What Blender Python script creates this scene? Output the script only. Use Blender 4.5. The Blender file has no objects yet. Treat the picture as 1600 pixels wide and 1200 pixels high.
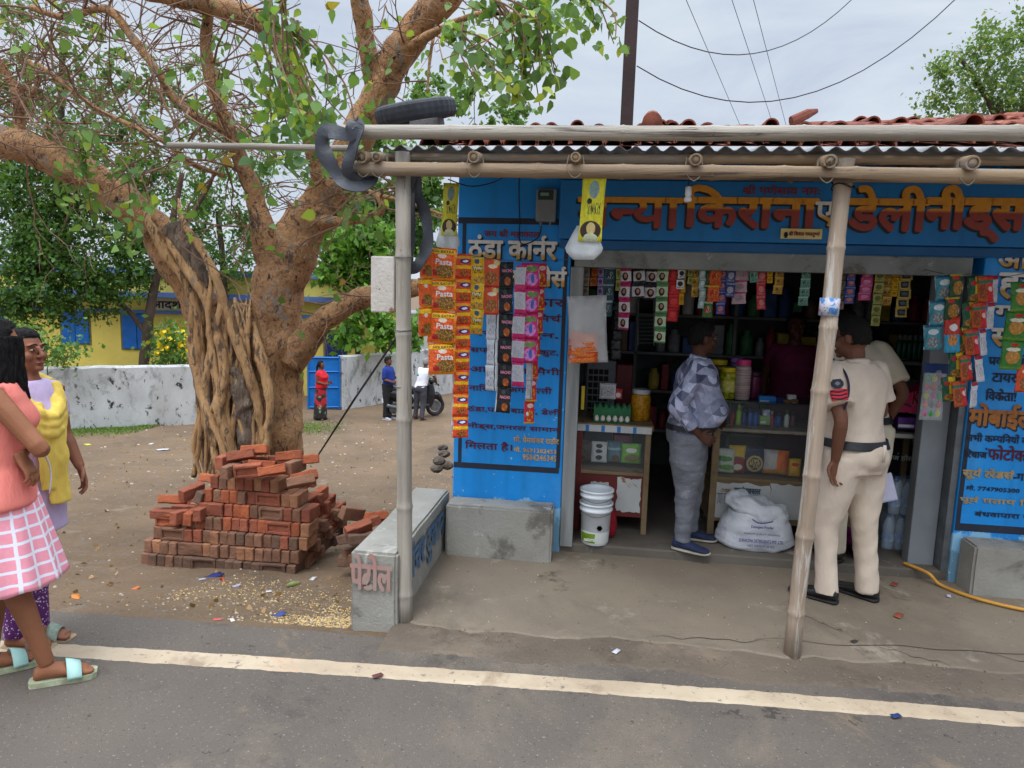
import bpy, bmesh, math, random
import numpy as np
from mathutils import Vector, Matrix, noise
R = math.radians
S = bpy.context.scene
COL = S.collection
rng = random.Random(7)

# ------------------------------------------------------------------ camera
F_PX, PITCH, ROLL, YAW, CAM_H = 1062.0, R(7.3), R(1.74), R(7.2), 1.81
fwd = Vector((-math.sin(YAW)*math.cos(PITCH), math.cos(YAW)*math.cos(PITCH), -math.sin(PITCH)))
_rt = Vector((math.cos(YAW), math.sin(YAW), 0)); _up = _rt.cross(fwd)
rgt = _rt*math.cos(ROLL)+_up*math.sin(ROLL); upv = -_rt*math.sin(ROLL)+_up*math.cos(ROLL)
EYE = Vector((0, 0, CAM_H))
cam = bpy.data.cameras.new('camera'); cam.sensor_width = 36; cam.lens = 36*F_PX/1600
cam.clip_start = 0.05; cam.clip_end = 2000
cam_o = bpy.data.objects.new('camera', cam); COL.objects.link(cam_o)
cam_o.matrix_world = Matrix.Translation(EYE) @ Matrix((rgt, upv, -fwd)).transposed().to_4x4()
S.camera = cam_o
S.render.resolution_x, S.render.resolution_y = 1024, 768

def at(px, py, Y):            # survey helper: a photo pixel on the vertical plane at depth Y
    d = fwd+rgt*((px-800)/F_PX)+upv*((600-py)/F_PX)
    return EYE+d*(Y/d.y)
def atz(px, py, z):           # ... on the level z
    d = fwd+rgt*((px-800)/F_PX)+upv*((600-py)/F_PX)
    return EYE+d*((z-CAM_H)/d.z)
def atl(px, py, A, B):        # ... on the upright plane through plan points A, B
    d = fwd+rgt*((px-800)/F_PX)+upv*((600-py)/F_PX)
    nx, ny = B[1]-A[1], A[0]-B[0]
    t = (nx*A[0]+ny*A[1])/(nx*d.x+ny*d.y)
    return EYE+d*t

# ------------------------------------------------------------------ node helpers, world, sun
def nd(nt, typ, **kw):
    n = nt.nodes.new('ShaderNode'+typ)
    for k, v in kw.items():
        if k[0] == '_': setattr(n, k[1:], v); continue
        s = n.inputs[int(k[1:])] if k[0] == 'i' and k[1:].isdigit() else n.inputs[k.replace('_', ' ')]
        if isinstance(v, bpy.types.NodeSocket): nt.links.new(v, s)
        else:
            if isinstance(v, (tuple, list)) and len(v) == 3 and s.type == 'RGBA': v = (*v, 1)
            s.default_value = v
    return n
def mix(nt, fac, a, b, blend='MIX'):
    return nd(nt, 'Mix', _data_type='RGBA', _blend_type=blend, i0=fac, i6=a, i7=b).outputs[2]
def mrange(nt, v, a, b, c=0., d=1.):
    return nd(nt, 'MapRange', Value=v, From_Min=a, From_Max=b, To_Min=c, To_Max=d).outputs[0]
def mth(nt, op, a, b=0.):
    return nd(nt, 'Math', _operation=op, i0=a, i1=b).outputs[0]
def c(r, g, b):
    f = lambda v: (v/255/12.92) if v <= 10 else ((v/255+.055)/1.055)**2.4
    return (f(r), f(g), f(b))

world = bpy.data.worlds.new('World'); S.world = world; world.use_nodes = True
nt = world.node_tree; nt.nodes.clear()
SUN_EL, SUN_AZ = R(62), R(200)
sky = nd(nt, 'TexSky', _sky_type='NISHITA', _sun_disc=False, _sun_elevation=SUN_EL, _sun_rotation=SUN_AZ, _dust_density=3.0)
tc = nd(nt, 'TexCoord')
sep = nd(nt, 'SeparateXYZ', i0=tc.outputs['Generated'])
cn = nd(nt, 'TexNoise', Vector=nd(nt, 'Mapping', Vector=tc.outputs['Generated'], Scale=(1, 1, 3)).outputs[0], Scale=3.2, Detail=6, Roughness=.6, Distortion=.5)
grad = mrange(nt, sep.outputs[2], .40, 1., 1.0, 5.6)           # overcast sky: the zenith is about three times the horizon
cloud = mix(nt, mrange(nt, cn.outputs['Fac'], .35, .68), (4.5, 5.15, 6.2), (6.0, 6.6, 7.25))
cloud = mix(nt, 1., cloud, grad, 'MULTIPLY')
skc = mix(nt, .93, sky.outputs[0], cloud)
bg = nd(nt, 'Background', Color=skc, Strength=.1)
nd(nt, 'OutputWorld', Surface=bg.outputs[0])
sun = bpy.data.lights.new('sun', 'SUN'); sun.energy = 1.1; sun.angle = R(25); sun.color = (1, .95, .88)
sun_o = bpy.data.objects.new('sun', sun); COL.objects.link(sun_o)
sun_o.rotation_euler = (R(90)-SUN_EL, 0, R(180)-SUN_AZ+R(0))
S.view_settings.view_transform = 'Standard'; S.view_settings.look = 'None'
S.view_settings.exposure = .35; S.view_settings.gamma = 1

# ------------------------------------------------------------------ materials
MATS = {}
def M(name, col, col2=None, scale=6., rough=.8, bump=0., bscale=None, metal=0., spec=.35, stains=(), rnd=0., stretch=(1, 1, 1), trans=0., alpha=1., detail=6., bdist=.02):
    if name in MATS: return MATS[name]
    m = bpy.data.materials.new(name); m.use_nodes = True; nt = m.node_tree
    p = nt.nodes['Principled BSDF']; out = None
    tc = nd(nt, 'TexCoord'); oi = nd(nt, 'ObjectInfo')
    v = nd(nt, 'Mapping', Vector=tc.outputs['Object'], Scale=stretch)
    if rnd:
        ofs = nd(nt, 'CombineXYZ', i0=mth(nt, 'MULTIPLY', oi.outputs['Random'], 37.), i1=mth(nt, 'MULTIPLY', oi.outputs['Random'], 11.))
        nt.links.new(ofs.outputs[0], v.inputs['Location'])
    v = v.outputs[0]
    col2 = col2 or tuple(x*.78 for x in col)
    n1 = nd(nt, 'TexNoise', Vector=v, Scale=scale, Detail=detail, Roughness=.6)
    k = mix(nt, mrange(nt, n1.outputs['Fac'], .33, .67), col, col2)
    for i, (sc, ss, th, w) in enumerate(stains):
        n2 = nd(nt, 'TexNoise', Vector=v, Scale=ss, Detail=8., Roughness=.68, Distortion=.4, Lacunarity=2.1+.07*i)
        k = mix(nt, mrange(nt, n2.outputs['Fac'], th, th+w), k, sc)
    if rnd:
        h = nd(nt, 'HueSaturation', Color=k, Value=mrange(nt, oi.outputs['Random'], 0, 1, 1-rnd, 1+rnd))
        k = h.outputs[0]
    nt.links.new(k, p.inputs['Base Color'])
    p.inputs['Roughness'].default_value = rough; p.inputs['Metallic'].default_value = metal
    p.inputs['Specular IOR Level'].default_value = spec
    if trans: p.inputs['Transmission Weight'].default_value = trans; p.inputs['IOR'].default_value = 1.1
    if alpha < 1: p.inputs['Alpha'].default_value = alpha
    if bump:
        nb = nd(nt, 'TexNoise', Vector=v, Scale=bscale or scale*8, Detail=6., Roughness=.65)
        b = nd(nt, 'Bump', Strength=bump, Distance=bdist, Height=nb.outputs['Fac'])
        nt.links.new(b.outputs[0], p.inputs['Normal'])
    MATS[name] = m
    return m
def two_tone(name, hi, lo, z, w=.006, rough=.55, axis=2):
    """sign painter's two-colour lettering: one paint above a level, another below"""
    if name in MATS: return MATS[name]
    m = bpy.data.materials.new(name); m.use_nodes = True; nt = m.node_tree; p = nt.nodes['Principled BSDF']
    s = nd(nt, 'SeparateXYZ', i0=nd(nt, 'TexCoord').outputs['Object'])
    n = nd(nt, 'TexNoise', Scale=30., Vector=nd(nt, 'TexCoord').outputs['Object'])
    k = mix(nt, mrange(nt, s.outputs[axis], z-w, z+w), lo, hi)
    k = mix(nt, mrange(nt, n.outputs['Fac'], .45, .75, 0, .3), k, tuple(x*.5 for x in lo))
    nt.links.new(k, p.inputs['Base Color']); p.inputs['Roughness'].default_value = rough
    MATS[name] = m; return m
def leaf_mat(name, dark, light, young=None, trans=.35):
    if name in MATS: return MATS[name]
    m = bpy.data.materials.new(name); m.use_nodes = True; nt = m.node_tree; p = nt.nodes['Principled BSDF']
    g = nd(nt, 'NewGeometry'); r = g.outputs['Random Per Island']
    k = mix(nt, r, dark, light)
    if young: k = mix(nt, mrange(nt, r, .88, .93), k, young)
    nt.links.new(k, p.inputs['Base Color']); p.inputs['Roughness'].default_value = .45; p.inputs['Specular IOR Level'].default_value = .4
    t = nd(nt, 'BsdfTranslucent', Color=mix(nt, .5, k, (.25, .4, .03)))
    ms = nd(nt, 'MixShader', i0=trans, i1=p.outputs[0], i2=t.outputs[0])
    nt.links.new(ms.outputs[0], nt.nodes['Material Output'].inputs[0])
    MATS[name] = m; return m

# ------------------------------------------------------------------ mesh helpers
def spline(pts, k=6, rad=None):
    """Catmull-Rom through pts; also interpolates radii"""
    P = [Vector(p) for p in pts]; n = len(P)
    if n < 3: k = max(k, 2)
    out, ro = [], []
    for i in range(n-1):
        p0, p1, p2, p3 = P[max(i-1, 0)], P[i], P[i+1], P[min(i+2, n-1)]
        for j in range(k):
            t = j/k
            out.append(.5*((2*p1)+(p2-p0)*t+(2*p0-5*p1+4*p2-p3)*t*t+(3*p1-p0-3*p2+p3)*t**3))
            if rad: ro.append(rad[i]*(1-t)+rad[i+1]*t)
    out.append(P[-1])
    if rad: ro.append(rad[-1]); return out, ro
    return out
class MB:
    def __init__(s): s.v = []; s.f = []; s.m = []
    def add(s, vs, fs, mi=0):
        o = len(s.v); s.v += [tuple(v) for v in vs]; s.f += [tuple(i+o for i in f) for f in fs]; s.m += [mi]*len(fs); return s
    def box(s, a, b, mi=0, rot=None, org=None):
        x0, y0, z0 = a; x1, y1, z1 = b
        vs = [Vector(p) for p in ((x0, y0, z0), (x1, y0, z0), (x1, y1, z0), (x0, y1, z0), (x0, y0, z1), (x1, y0, z1), (x1, y1, z1), (x0, y1, z1))]
        if rot is not None:
            o = Vector(org) if org is not None else (vs[0]+vs[6])/2
            vs = [rot @ (v-o)+o for v in vs]
        return s.add(vs, [(0, 3, 2, 1), (4, 5, 6, 7), (0, 1, 5, 4), (1, 2, 6, 5), (2, 3, 7, 6), (3, 0, 4, 7)], mi)
    def rings(s, rings, mi=0, cap=True, closed=True):
        n = len(rings[0]); o = len(s.v)
        for r in rings: s.v += [tuple(p) for p in r]
        fs = []
        for i in range(len(rings)-1):
            for j in range(n if closed else n-1):
                a, b = i*n+j, i*n+(j+1) % n
                fs.append((o+a, o+b, o+b+n, o+a+n))
        if cap:
            fs.append(tuple(o+j for j in range(n-1, -1, -1))); l = (len(rings)-1)*n
            fs.append(tuple(o+l+j for j in range(n)))
        s.f += fs; s.m += [mi]*len(fs); return s
    def tube(s, pts, rad, n=8, mi=0, cap=True, k=0, lump=0., lf=6., flat=None, seed=0):
        if not isinstance(rad, (list, tuple)): rad = [rad]*len(pts)
        rad = list(rad)
        if k: pts, rad = spline(pts, k, rad)
        P = [Vector(p) for p in pts]; rs = []; N = None
        for i, p in enumerate(P):
            t = (P[min(i+1, len(P)-1)]-P[max(i-1, 0)]).normalized()
            if N is None:
                N = Vector((0, 0, 1)) if abs(t.z) < .9 else Vector((1, 0, 0))
            N = (N-t*N.dot(t)).normalized(); B = t.cross(N); ring = []
            for j in range(n):
                a = 2*math.pi*j/n
                d = N*math.cos(a)+B*math.sin(a)*(flat or 1)
                r = rad[i]
                if lump: q_ = (p+d*r)*lf+Vector((seed*7.3, 0, 0)); r *= 1+lump*(noise.noise(q_)+.45*noise.noise(q_*2.7))
                ring.append(p+d*r)
            rs.append(ring)
        return s.rings(rs, mi, cap)
    def lathe(s, prof, n=20, org=(0, 0, 0), mi=0, cap=True):
        o = Vector(org)
        return s.rings([[o+Vector((r*math.cos(2*math.pi*j/n), r*math.sin(2*math.pi*j/n), z)) for j in range(n)] for r, z in prof], mi, cap)
    def ell(s, cen, r, n=14, m=9, mi=0, rot=None):
        cen = Vector(cen); rs = []
        for i in range(m+1):
            th = math.pi*(.03+.94*i/m); ring = []
            for j in range(n):
                a = 2*math.pi*j/n
                v = Vector((r[0]*math.sin(th)*math.cos(a), r[1]*math.sin(th)*math.sin(a), -r[2]*math.cos(th)))
                ring.append(cen+(rot @ v if rot else v))
            rs.append(ring)
        return s.rings(rs, mi)
    def build(s, name, mats, parent=None, smooth=False, bev=0., loc=None, seg=2):
        me = bpy.data.meshes.new(name); me.from_pydata(s.v, [], s.f)
        if not isinstance(mats, (list, tuple)): mats = [mats]
        for m in mats: me.materials.append(m)
        if len(mats) > 1: me.polygons.foreach_set('material_index', s.m)
        if smooth: me.polygons.foreach_set('use_smooth', [True]*len(s.f))
        o = bpy.data.objects.new(name, me); COL.objects.link(o)
        if parent: o.parent = parent
        if loc is not None: o.location = loc
        if bev:
            b = o.modifiers.new('bevel', 'BEVEL'); b.width = bev; b.segments = seg; b.limit_method = 'ANGLE'
        return o
def tag(o, label=None, cat=None, group=None, kind=None):
    for k, v in (('label', label), ('category', cat), ('group', group), ('kind', kind)):
        if v: o[k] = v
    return o
def empty(name, loc, label, cat, group=None, rz=0.):
    o = bpy.data.objects.new(name, None); COL.objects.link(o); o.location = loc; o.rotation_euler.z = rz
    o.empty_display_size = .1
    return tag(o, label, cat, group)
def rel(o, p): return Vector(p)-o.location           # for empties that are not turned
def fuse(mb, vox, name, mats, parent=None, smooth=3, fold=None, loc=None):
    """melt overlapping lofts into ONE continuous skin (voxel remesh), with optional cloth folds"""
    o = mb.build(name, mats)
    r = o.modifiers.new('r', 'REMESH'); r.mode = 'VOXEL'; r.voxel_size = vox; r.use_smooth_shade = True
    if smooth:
        sm = o.modifiers.new('s', 'SMOOTH'); sm.factor = .5; sm.iterations = smooth
    dg = bpy.context.evaluated_depsgraph_get()
    me = bpy.data.meshes.new_from_object(o.evaluated_get(dg)); me.name = name
    o.modifiers.clear(); old = o.data; o.data = me; bpy.data.meshes.remove(old)
    if fold:
        amp, fr, st = fold; nv = len(me.vertices); co = np.empty(nv*3); no = np.empty(nv*3)
        me.vertices.foreach_get('co', co); me.vertex_normals.foreach_get('vector', no)
        co = co.reshape(-1, 3); no = no.reshape(-1, 3)
        d = np.array([noise.noise(Vector((v[0]*st[0], v[1]*st[1], v[2]*st[2]))*fr)+.5*noise.noise(Vector((v[0]*st[0]+v[2]*.7, v[1]*st[1], v[2]*st[2]))*fr*2.1+Vector((9, 1, 4))) for v in co])
        co = co+no*(d*amp)[:, None]; me.vertices.foreach_set('co', co.ravel()); me.update()
    if parent: o.parent = parent
    if loc is not None: o.location = loc
    return o
def copy_tree(o, parent=None):
    q = o.copy(); COL.objects.link(q)
    if parent: q.parent = parent
    for ch in list(o.children): copy_tree(ch, q)
    return q
def leaves(name, cen, size, mat, parent=None, shape='leaf', seed=1, droop=0., nrm=None, aspect=.5):
    """one mesh of many leaf-sized faces"""
    g = np.random.default_rng(seed); n = len(cen); cen = np.asarray(cen, float)
    T = {'leaf': [(0, -.5), (.5, -.05), (0, .5), (-.5, -.05)],
         'heart': [(0, .5), (.35, .42), (.5, .12), (.3, -.22), (0, -.62), (-.3, -.22), (-.5, .12), (-.35, .42)]}[shape]
    T = np.array(T, float); T[:, 0] *= aspect*2 if shape == 'leaf' else aspect*2
    k = len(T)
    d = g.normal(size=(n, 3)); d[:, 2] -= droop; d /= np.linalg.norm(d, axis=1)[:, None]      # the leaf's long axis points to its tip
    a = g.normal(size=(n, 3)); a -= d*(a*d).sum(1)[:, None]; a /= np.linalg.norm(a, axis=1)[:, None]
    sz = np.asarray(size)*g.uniform(.45, 1.3, n) if np.ndim(size) == 0 else size
    yv = -d if shape == 'heart' else d
    bend = np.cross(a, yv)
    V = cen[:, None]+sz[:, None, None]*(T[None, :, 0, None]*a[:, None]+T[None, :, 1, None]*yv[:, None]+(np.abs(T[:, 0])*.35)[None, :, None]*bend[:, None])
    me = bpy.data.meshes.new(name); me.vertices.add(n*k); me.vertices.foreach_set('co', V.ravel())
    me.loops.add(n*k); me.loops.foreach_set('vertex_index', np.arange(n*k, dtype=np.int32))
    me.polygons.add(n); me.polygons.foreach_set('loop_start', np.arange(0, n*k, k, dtype=np.int32))
    me.polygons.foreach_set('loop_total', np.full(n, k, dtype=np.int32))
    me.materials.append(mat); me.update(calc_edges=True); me.validate()
    o = bpy.data.objects.new(name, me); COL.objects.link(o)
    if parent: o.parent = parent
    return o

# ------------------------------------------------------------------ lettering (Devanagari built glyph run by glyph run)
_tc = {}
def _glyphs(body):
    if body in _tc: return _tc[body]
    cu = bpy.data.curves.new('lettering', 'FONT'); cu.body = body; cu.resolution_u = 2
    o = bpy.data.objects.new('lettering', cu); COL.objects.link(o)
    dg = bpy.context.evaluated_depsgraph_get(); dg.update()
    me = bpy.data.meshes.new_from_object(o.evaluated_get(dg))
    bm = bmesh.new(); bm.from_mesh(me)
    bpy.data.objects.remove(o); bpy.data.curves.remove(cu); bpy.data.meshes.remove(me)
    _tc[body] = bm
    return bm
def _poly(body):
    """'~' after a consonant makes it a half form, '^' adds the slanting r stroke"""
    vs, fs, x = [], [], 0.
    run = ''; runs = []
    for ch in body:
        if ch in '~^`': runs.append((run, ch)); run = ''
        else: run += ch
    runs.append((run, ''))
    for r, k in runs:
        lead = len(r)-len(r.lstrip(' ')); x += .26*lead; r = r.lstrip(' ')
        if r:
            bm = _glyphs(r).copy()
            if k == '~':
                xm = max(v.co.x for v in bm.verts)-.19
                bmesh.ops.bisect_plane(bm, geom=bm.verts[:]+bm.edges[:]+bm.faces[:], plane_co=(xm, 0, 0), plane_no=(1, 0, 0), clear_outer=True)
            bm.verts.index_update(); o = len(vs); xe = 0
            for v in bm.verts: vs.append((v.co.x+x, v.co.y)); xe = max(xe, v.co.x+x)
            for f in bm.faces: fs.append([o+v.index for v in f.verts])
            bm.free(); x = xe-(.0 if k == '~' else .012)+.26*(len(r)-len(r.rstrip(' ')))
        if k == '`':             # the hook of a leading r, over the headline
            o = len(vs); yt = max(v[1] for v in vs[-40:]); ar = [(-.05, .0), (-.13, .05), (-.165, .12), (-.135, .19), (-.06, .215)]
            for i_, (a_, b_) in enumerate(ar): vs += [(x+a_-.03, yt-.02+b_+.02), (x+a_+.035, yt-.02+b_-.02)]
            fs += [[o+2*i_, o+2*i_+1, o+2*i_+3, o+2*i_+2] for i_ in range(4)]
        if k == '^':
            o = len(vs); vs += [(x-.17, .26), (x-.17, .33), (x-.42, .12), (x-.42, .05)]; fs.append([o, o+1, o+2, o+3])
    return vs, fs
def text(body, p0, p1, mat, parent=None, name='lettering', bold=.02, shadow=None, sofs=(.01, -.012), proud=.004, hid=None):
    """write body so its outline box spans p0 (upper left) to p1 (lower right) on an upright plane"""
    p0, p1 = Vector(p0), Vector(p1)
    vs, fs = _poly(body)
    xs = [v[0] for v in vs]; ys = [v[1] for v in vs]; x0, x1, y0, y1 = min(xs), max(xs), min(ys), max(ys)
    h = p0.z-p1.z; ax = Vector((p1.x-p0.x, p1.y-p0.y, 0)); w = ax.length; ax.normalize(); nrm = Vector((ax.y, -ax.x, 0))
    mb = MB()
    def put(dx, dz, off, mi):
        mb.add([Vector((p0.x, p0.y, 0))+ax*((v[0]-x0)/(x1-x0)*w+dx)+nrm*(proud+off)+Vector((0, 0, p1.z+(v[1]-y0)/(y1-y0)*h+dz)) for v in vs], fs, mi)
    b = bold*h; i = 0
    ring = [(0, 0)]+([(-b, 0), (b, 0), (0, b), (0, -b), (b*.7, b*.7), (-b*.7, b*.7), (b*.7, -b*.7), (-b*.7, -b*.7)] if bold else [])
    if shadow is not None:
        for t in (.5, 1.):
            for dx, dz in ring: put(dx+sofs[0]*t, dz+sofs[1]*t, i*.00015, 1); i += 1
    for dx, dz in ring: put(dx, dz, .001+i*.00015, 0); i += 1
    o = mb.build(name, [mat]+([shadow] if shadow is not None else []), parent)
    if parent is not None: o.matrix_parent_inverse = parent.matrix_world.inverted() if parent.type != 'EMPTY' else Matrix.Translation(-parent.location)
    return o
def W(o, parent):             # parts modelled at their real place under an Empty that only marks the base
    o.parent = parent; o.matrix_parent_inverse = Matrix.Translation(-parent.location); return o
def part(mb, name, mats, parent, **k): return W(mb.build(name, mats, **k), parent)
def solo(mb, name, mats, label, cat, group=None, **k): return tag(mb.build(name, mats, **k), label, cat, group)

# ------------------------------------------------------------------ shared materials
BLACK = M('black_paint', (.012, .013, .016), (.02, .02, .024), 12, .5)
DARK = M('dark_recess', (.01, .009, .008), (.02, .016, .013), 10, .9)
STEEL = M('dull_steel', c(120, 125, 128), c(95, 98, 100), 9, .45, metal=.6)
GLASS = M('clear_glass', (.5, .55, .55), (.45, .5, .5), 3, .05, alpha=.06, spec=.6)
CLEAR = M('clear_plastic', (.8, .86, .9), (.7, .78, .84), 14, .12, alpha=.3, spec=.7)
WIREM = M('wire_black', (.015, .015, .017), None, 5, .6)
WHITEP = M('white_plastic', c(225, 228, 232), c(205, 208, 212), 6, .35)
RUBBER = M('old_rubber', c(52, 54, 60), c(34, 36, 41), 8, .6, bump=.15, bscale=60)
def BAM(ax):
    st = {'x': (.25, 5, 5), 'y': (5, .25, 5), 'z': (5, 5, .3)}[ax]
    return M('bamboo_'+ax, c(172, 164, 151), c(122, 113, 102), 3.2, .7, .35, 26, stretch=st, stains=((c(92, 82, 72), 2.6, .57, .07), (c(205, 198, 188), 4.4, .6, .1), (c(70, 60, 52), 9., .66, .04)))
def BAMT(ax):
    st = {'x': (.25, 5, 5), 'y': (5, .25, 5), 'z': (5, 5, .3)}[ax]
    return M('bamboo_tan_'+ax, c(164, 138, 106), c(116, 98, 79), 3., .65, .35, 26, stretch=st, stains=((c(76, 62, 50), 2.8, .58, .06), (c(142, 134, 124), 2.1, .5, .12), (c(56, 46, 38), 8., .66, .04)))
def bamboo(mb, a, b, r, taper=1., step=.33, bend=0., sd=0, n=14, hollow=(0, 0)):
    """a culm with swollen nodes; hollow ends show the dark pith hole"""
    a, b = Vector(a), Vector(b); L = (b-a).length; d = (b-a)/L
    g = random.Random(sd); t = -.1*step; pts, rad = [], []
    side = d.cross(Vector((.3, .2, 1))).normalized()
    def q(s):
        u = s/L; return a+d*s+side*(bend*math.sin(u*math.pi)+.004*math.sin(u*17+sd))
    s = .0; nodes = []; x = step*g.uniform(.3, .9)
    while x < L-.05: nodes.append(x); x += step*g.uniform(.8, 1.2)
    stops = [(0, 1.)]
    for x in nodes: stops += [(x-.05, .97), (x-.014, 1.03), (x-.004, 1.1), (x+.006, 1.02), (x+.05, .965)]
    stops.append((L, 1.))
    for s_, k in stops: pts.append(q(s_)); rad.append(r*k*(1-(1-taper)*s_/L))
    for e, flag in ((0, hollow[0]), (1, hollow[1])):
        if not flag: continue
        p = a if e == 0 else b; dd = d if e == 0 else -d; rr = rad[0] if e == 0 else rad[-1]
        N = side; B = d.cross(side)
        cir = lambda rad_, off: [p+dd*off+(N*math.cos(2*math.pi*j/n)+B*math.sin(2*math.pi*j/n))*rad_ for j in range(n)]
        mb.rings([cir(rr*.97, -.003), cir(rr*.68, -.003)], 0, cap=False); mb.rings([cir(rr*.68, -.004), cir(rr*.6, .06)], 1, cap=False)
        mb.add(cir(rr*.69, .02), [tuple(range(n))], 1)
    mb.tube(pts, rad, n)
    return mb

# ------------------------------------------------------------------ ground, road, apron
def y_edge(x): return 3.33+.03*x
_prof = [(0, 0), (.12, -.03), (1.7, -.47), (3.7, -.8), (8.6, -1.35), (14., -1.55), (40., -1.7), (2000., -1.7)]
def gz(x, y):
    d = y-y_edge(x); z = -.02
    if d > 0:
        for (d0, z0), (d1, z1) in zip(_prof, _prof[1:]):
            if d <= d1: z = z0+(z1-z0)*(d-d0)/(d1-d0); break
        z -= .02
        k = min(max((x+1.27)/.1, 0), 1)
        if y < 8.5: z = z*(1-k)+(-.04)*k
        elif x > -1.27: z = z*min(1, (y-8.5)/2+(1-k))-.04*(1-min(1, (y-8.5)/2+(1-k)))
        z += (.022*noise.noise(Vector((x*1.3, y*1.3, 0)))+.012*noise.noise(Vector((x*4.1, y*4.1, 3))))*min(1, d*3)*(1-.9*k)
    return z
xs = sorted(set([-900, -300, -120, -60, -35]+[-25+i*.5 for i in range(30)]+[-10+i*.16 for i in range(54)]+[-1.36, -1.27, -1.2, -1.17, -1.1]+[-1+i*.5 for i in range(20)]+[10, 14, 20, 35, 70, 150, 400, 900]))
ys = sorted(set([-400, -100, -30, -10, -3, 0, 2]+[2.6+i*.14 for i in range(60)]+[11+i*.35 for i in range(40)]+[26+i*3 for i in range(14)]+[80, 120, 200, 400, 900, 1500]))
mb = MB(); nx = len(xs)
for y in ys:
    for x in xs: mb.v.append((x, y, gz(x, y)))
for j in range(len(ys)-1):
    for i in range(nx-1):
        a = j*nx+i; mb.f.append((a, a+1, a+1+nx, a+nx)); mb.m.append(0)
DIRT = M('dirt', c(120, 98, 75), c(102, 83, 63), 1.1, .95, .9, 26, stains=((c(140, 122, 102), 2.2, .58, .16), (c(92, 77, 62), .5, .54, .14), (c(112, 103, 93), 9., .56, .1), (c(158, 144, 128), 60., .62, .06), (c(66, 54, 44), 40., .6, .06)))
tag(mb.build('ground', DIRT, smooth=True), 'brown bare dirt ground sloping down from the road', None, None, 'structure')

def strip_sheet(name, x0, x1, lo, hi, z, mat, nstep=160, jit=.0, js=3.):
    mb = MB(); vs = []
    for i in range(nstep+1):
        x = x0+(x1-x0)*i/nstep
        a = lo(x)+jit*(noise.noise(Vector((x*js, 1.7, z*50)))+.5*noise.noise(Vector((x*js*3.3, 4.7, z*50)))); b = hi(x)+jit*(noise.noise(Vector((x*js, 8.7, z*50)))+.5*noise.noise(Vector((x*js*3.1, 2.7, 0))))
        if jit:
            a += jit*.5*noise.noise(Vector((x*js*9, 2.7, 3))); b += jit*.5*noise.noise(Vector((x*js*9, 6.7, 3)))
        vs += [(x, a-.03*min(1, z*200), -.0012), (x, a, z), (x, b, z), (x, b+.012*min(1, z*200), -.0012)] if z else [(x, a, z), (x, a, z), (x, b, z), (x, b, z)]
    mb.add(vs, [(4*i+k, 4*i+4+k, 4*i+5+k, 4*i+1+k) for i in range(nstep) for k in ((0, 1, 2) if z else (1,))])
    return tag(mb.build(name, mat), None, None, None, 'structure')
ASPH = M('asphalt', c(125, 114, 103), c(109, 100, 91), .9, .9, .9, 150, stains=((c(146, 132, 114), .55, .5, .12), (c(92, 85, 78), .9, .57, .08), (c(102, 94, 87), 1.7, .56, .14), (c(172, 162, 150), 75., .6, .06), (c(72, 67, 63), 62., .6, .06), (c(150, 130, 106), 1.1, .62, .1), (c(82, 74, 66), 4.2, .635, .03), (c(88, 80, 72), 8.5, .65, .03)))
strip_sheet('road', -60, 60, lambda x: -12., y_edge, .0, ASPH, 900, .025, 2.2)
LINE = M('road_paint', c(194, 176, 150), c(168, 148, 124), 2.5, .8, .3, 120, stains=((c(150, 130, 108), 3.2, .56, .12), (c(118, 108, 98), 26., .6, .05), (c(124, 114, 104), 6., .62, .04), (c(190, 150, 120), 1.2, .62, .08)))
yl = lambda x: 3.035+.05*x-.004*x*x if abs(x) < 5 else 3.0+.05*x
strip_sheet('road_marking', -8, 6, lambda x: yl(x)-.047, lambda x: yl(x)+.047, .004, LINE, 900, .007, 11.)
SANDY = M('road_dust', c(168, 144, 116), c(142, 124, 104), 2., .95, .4, 120, alpha=1.)
CONC = M('apron_concrete', c(132, 119, 102), c(116, 104, 90), 1.3, .85, .35, 70, stains=((c(108, 97, 83), .8, .52, .12), (c(148, 137, 121), 2.1, .58, .1), (c(92, 80, 67), 1.7, .6, .07), (c(148, 138, 122), 24., .66, .04), (c(84, 74, 64), 30., .64, .05)))
mb = MB(); N = 120
f = lambda x: y_edge(x)+.15+.12*noise.noise(Vector((x*1.3, 3, 0)))+.06*noise.noise(Vector((x*3.7, 5, 0)))+.02*noise.noise(Vector((x*14, 5, 0)))
tv, bv = [], []
for i in range(N+1):
    x = -1.03+7*i/N; y = f(x); tv += [(x, y, .012), (x, 4.72, .012)]; bv.append((x, y-.03, -.01))
o = len(tv)
mb.add(tv+bv, [(2*i, 2*i+2, 2*i+3, 2*i+1) for i in range(N)]+[(o+i, o+i+1, 2*i+2, 2*i) for i in range(N)])
tag(mb.build('shop_apron_pavement', CONC), None, None, None, 'structure')
MUD = M('damp_mud', c(110, 97, 83), c(94, 83, 71), 2.2, .8, .5, 60, stains=((c(128, 112, 95), 1.6, .52, .14), (c(80, 68, 57), 2.4, .56, .12), (c(118, 112, 104), 5., .6, .06), (c(150, 138, 122), 40., .64, .05)))
strip_sheet('mud_path', -1.05, 6., lambda x: y_edge(x)-.10+.05*noise.noise(Vector((x*1.9, 0, 0))), lambda x: y_edge(x)+.34, .005, MUD, 700, .05, 3.)
mb = MB()                     # long cracks in the apron near the road
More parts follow.
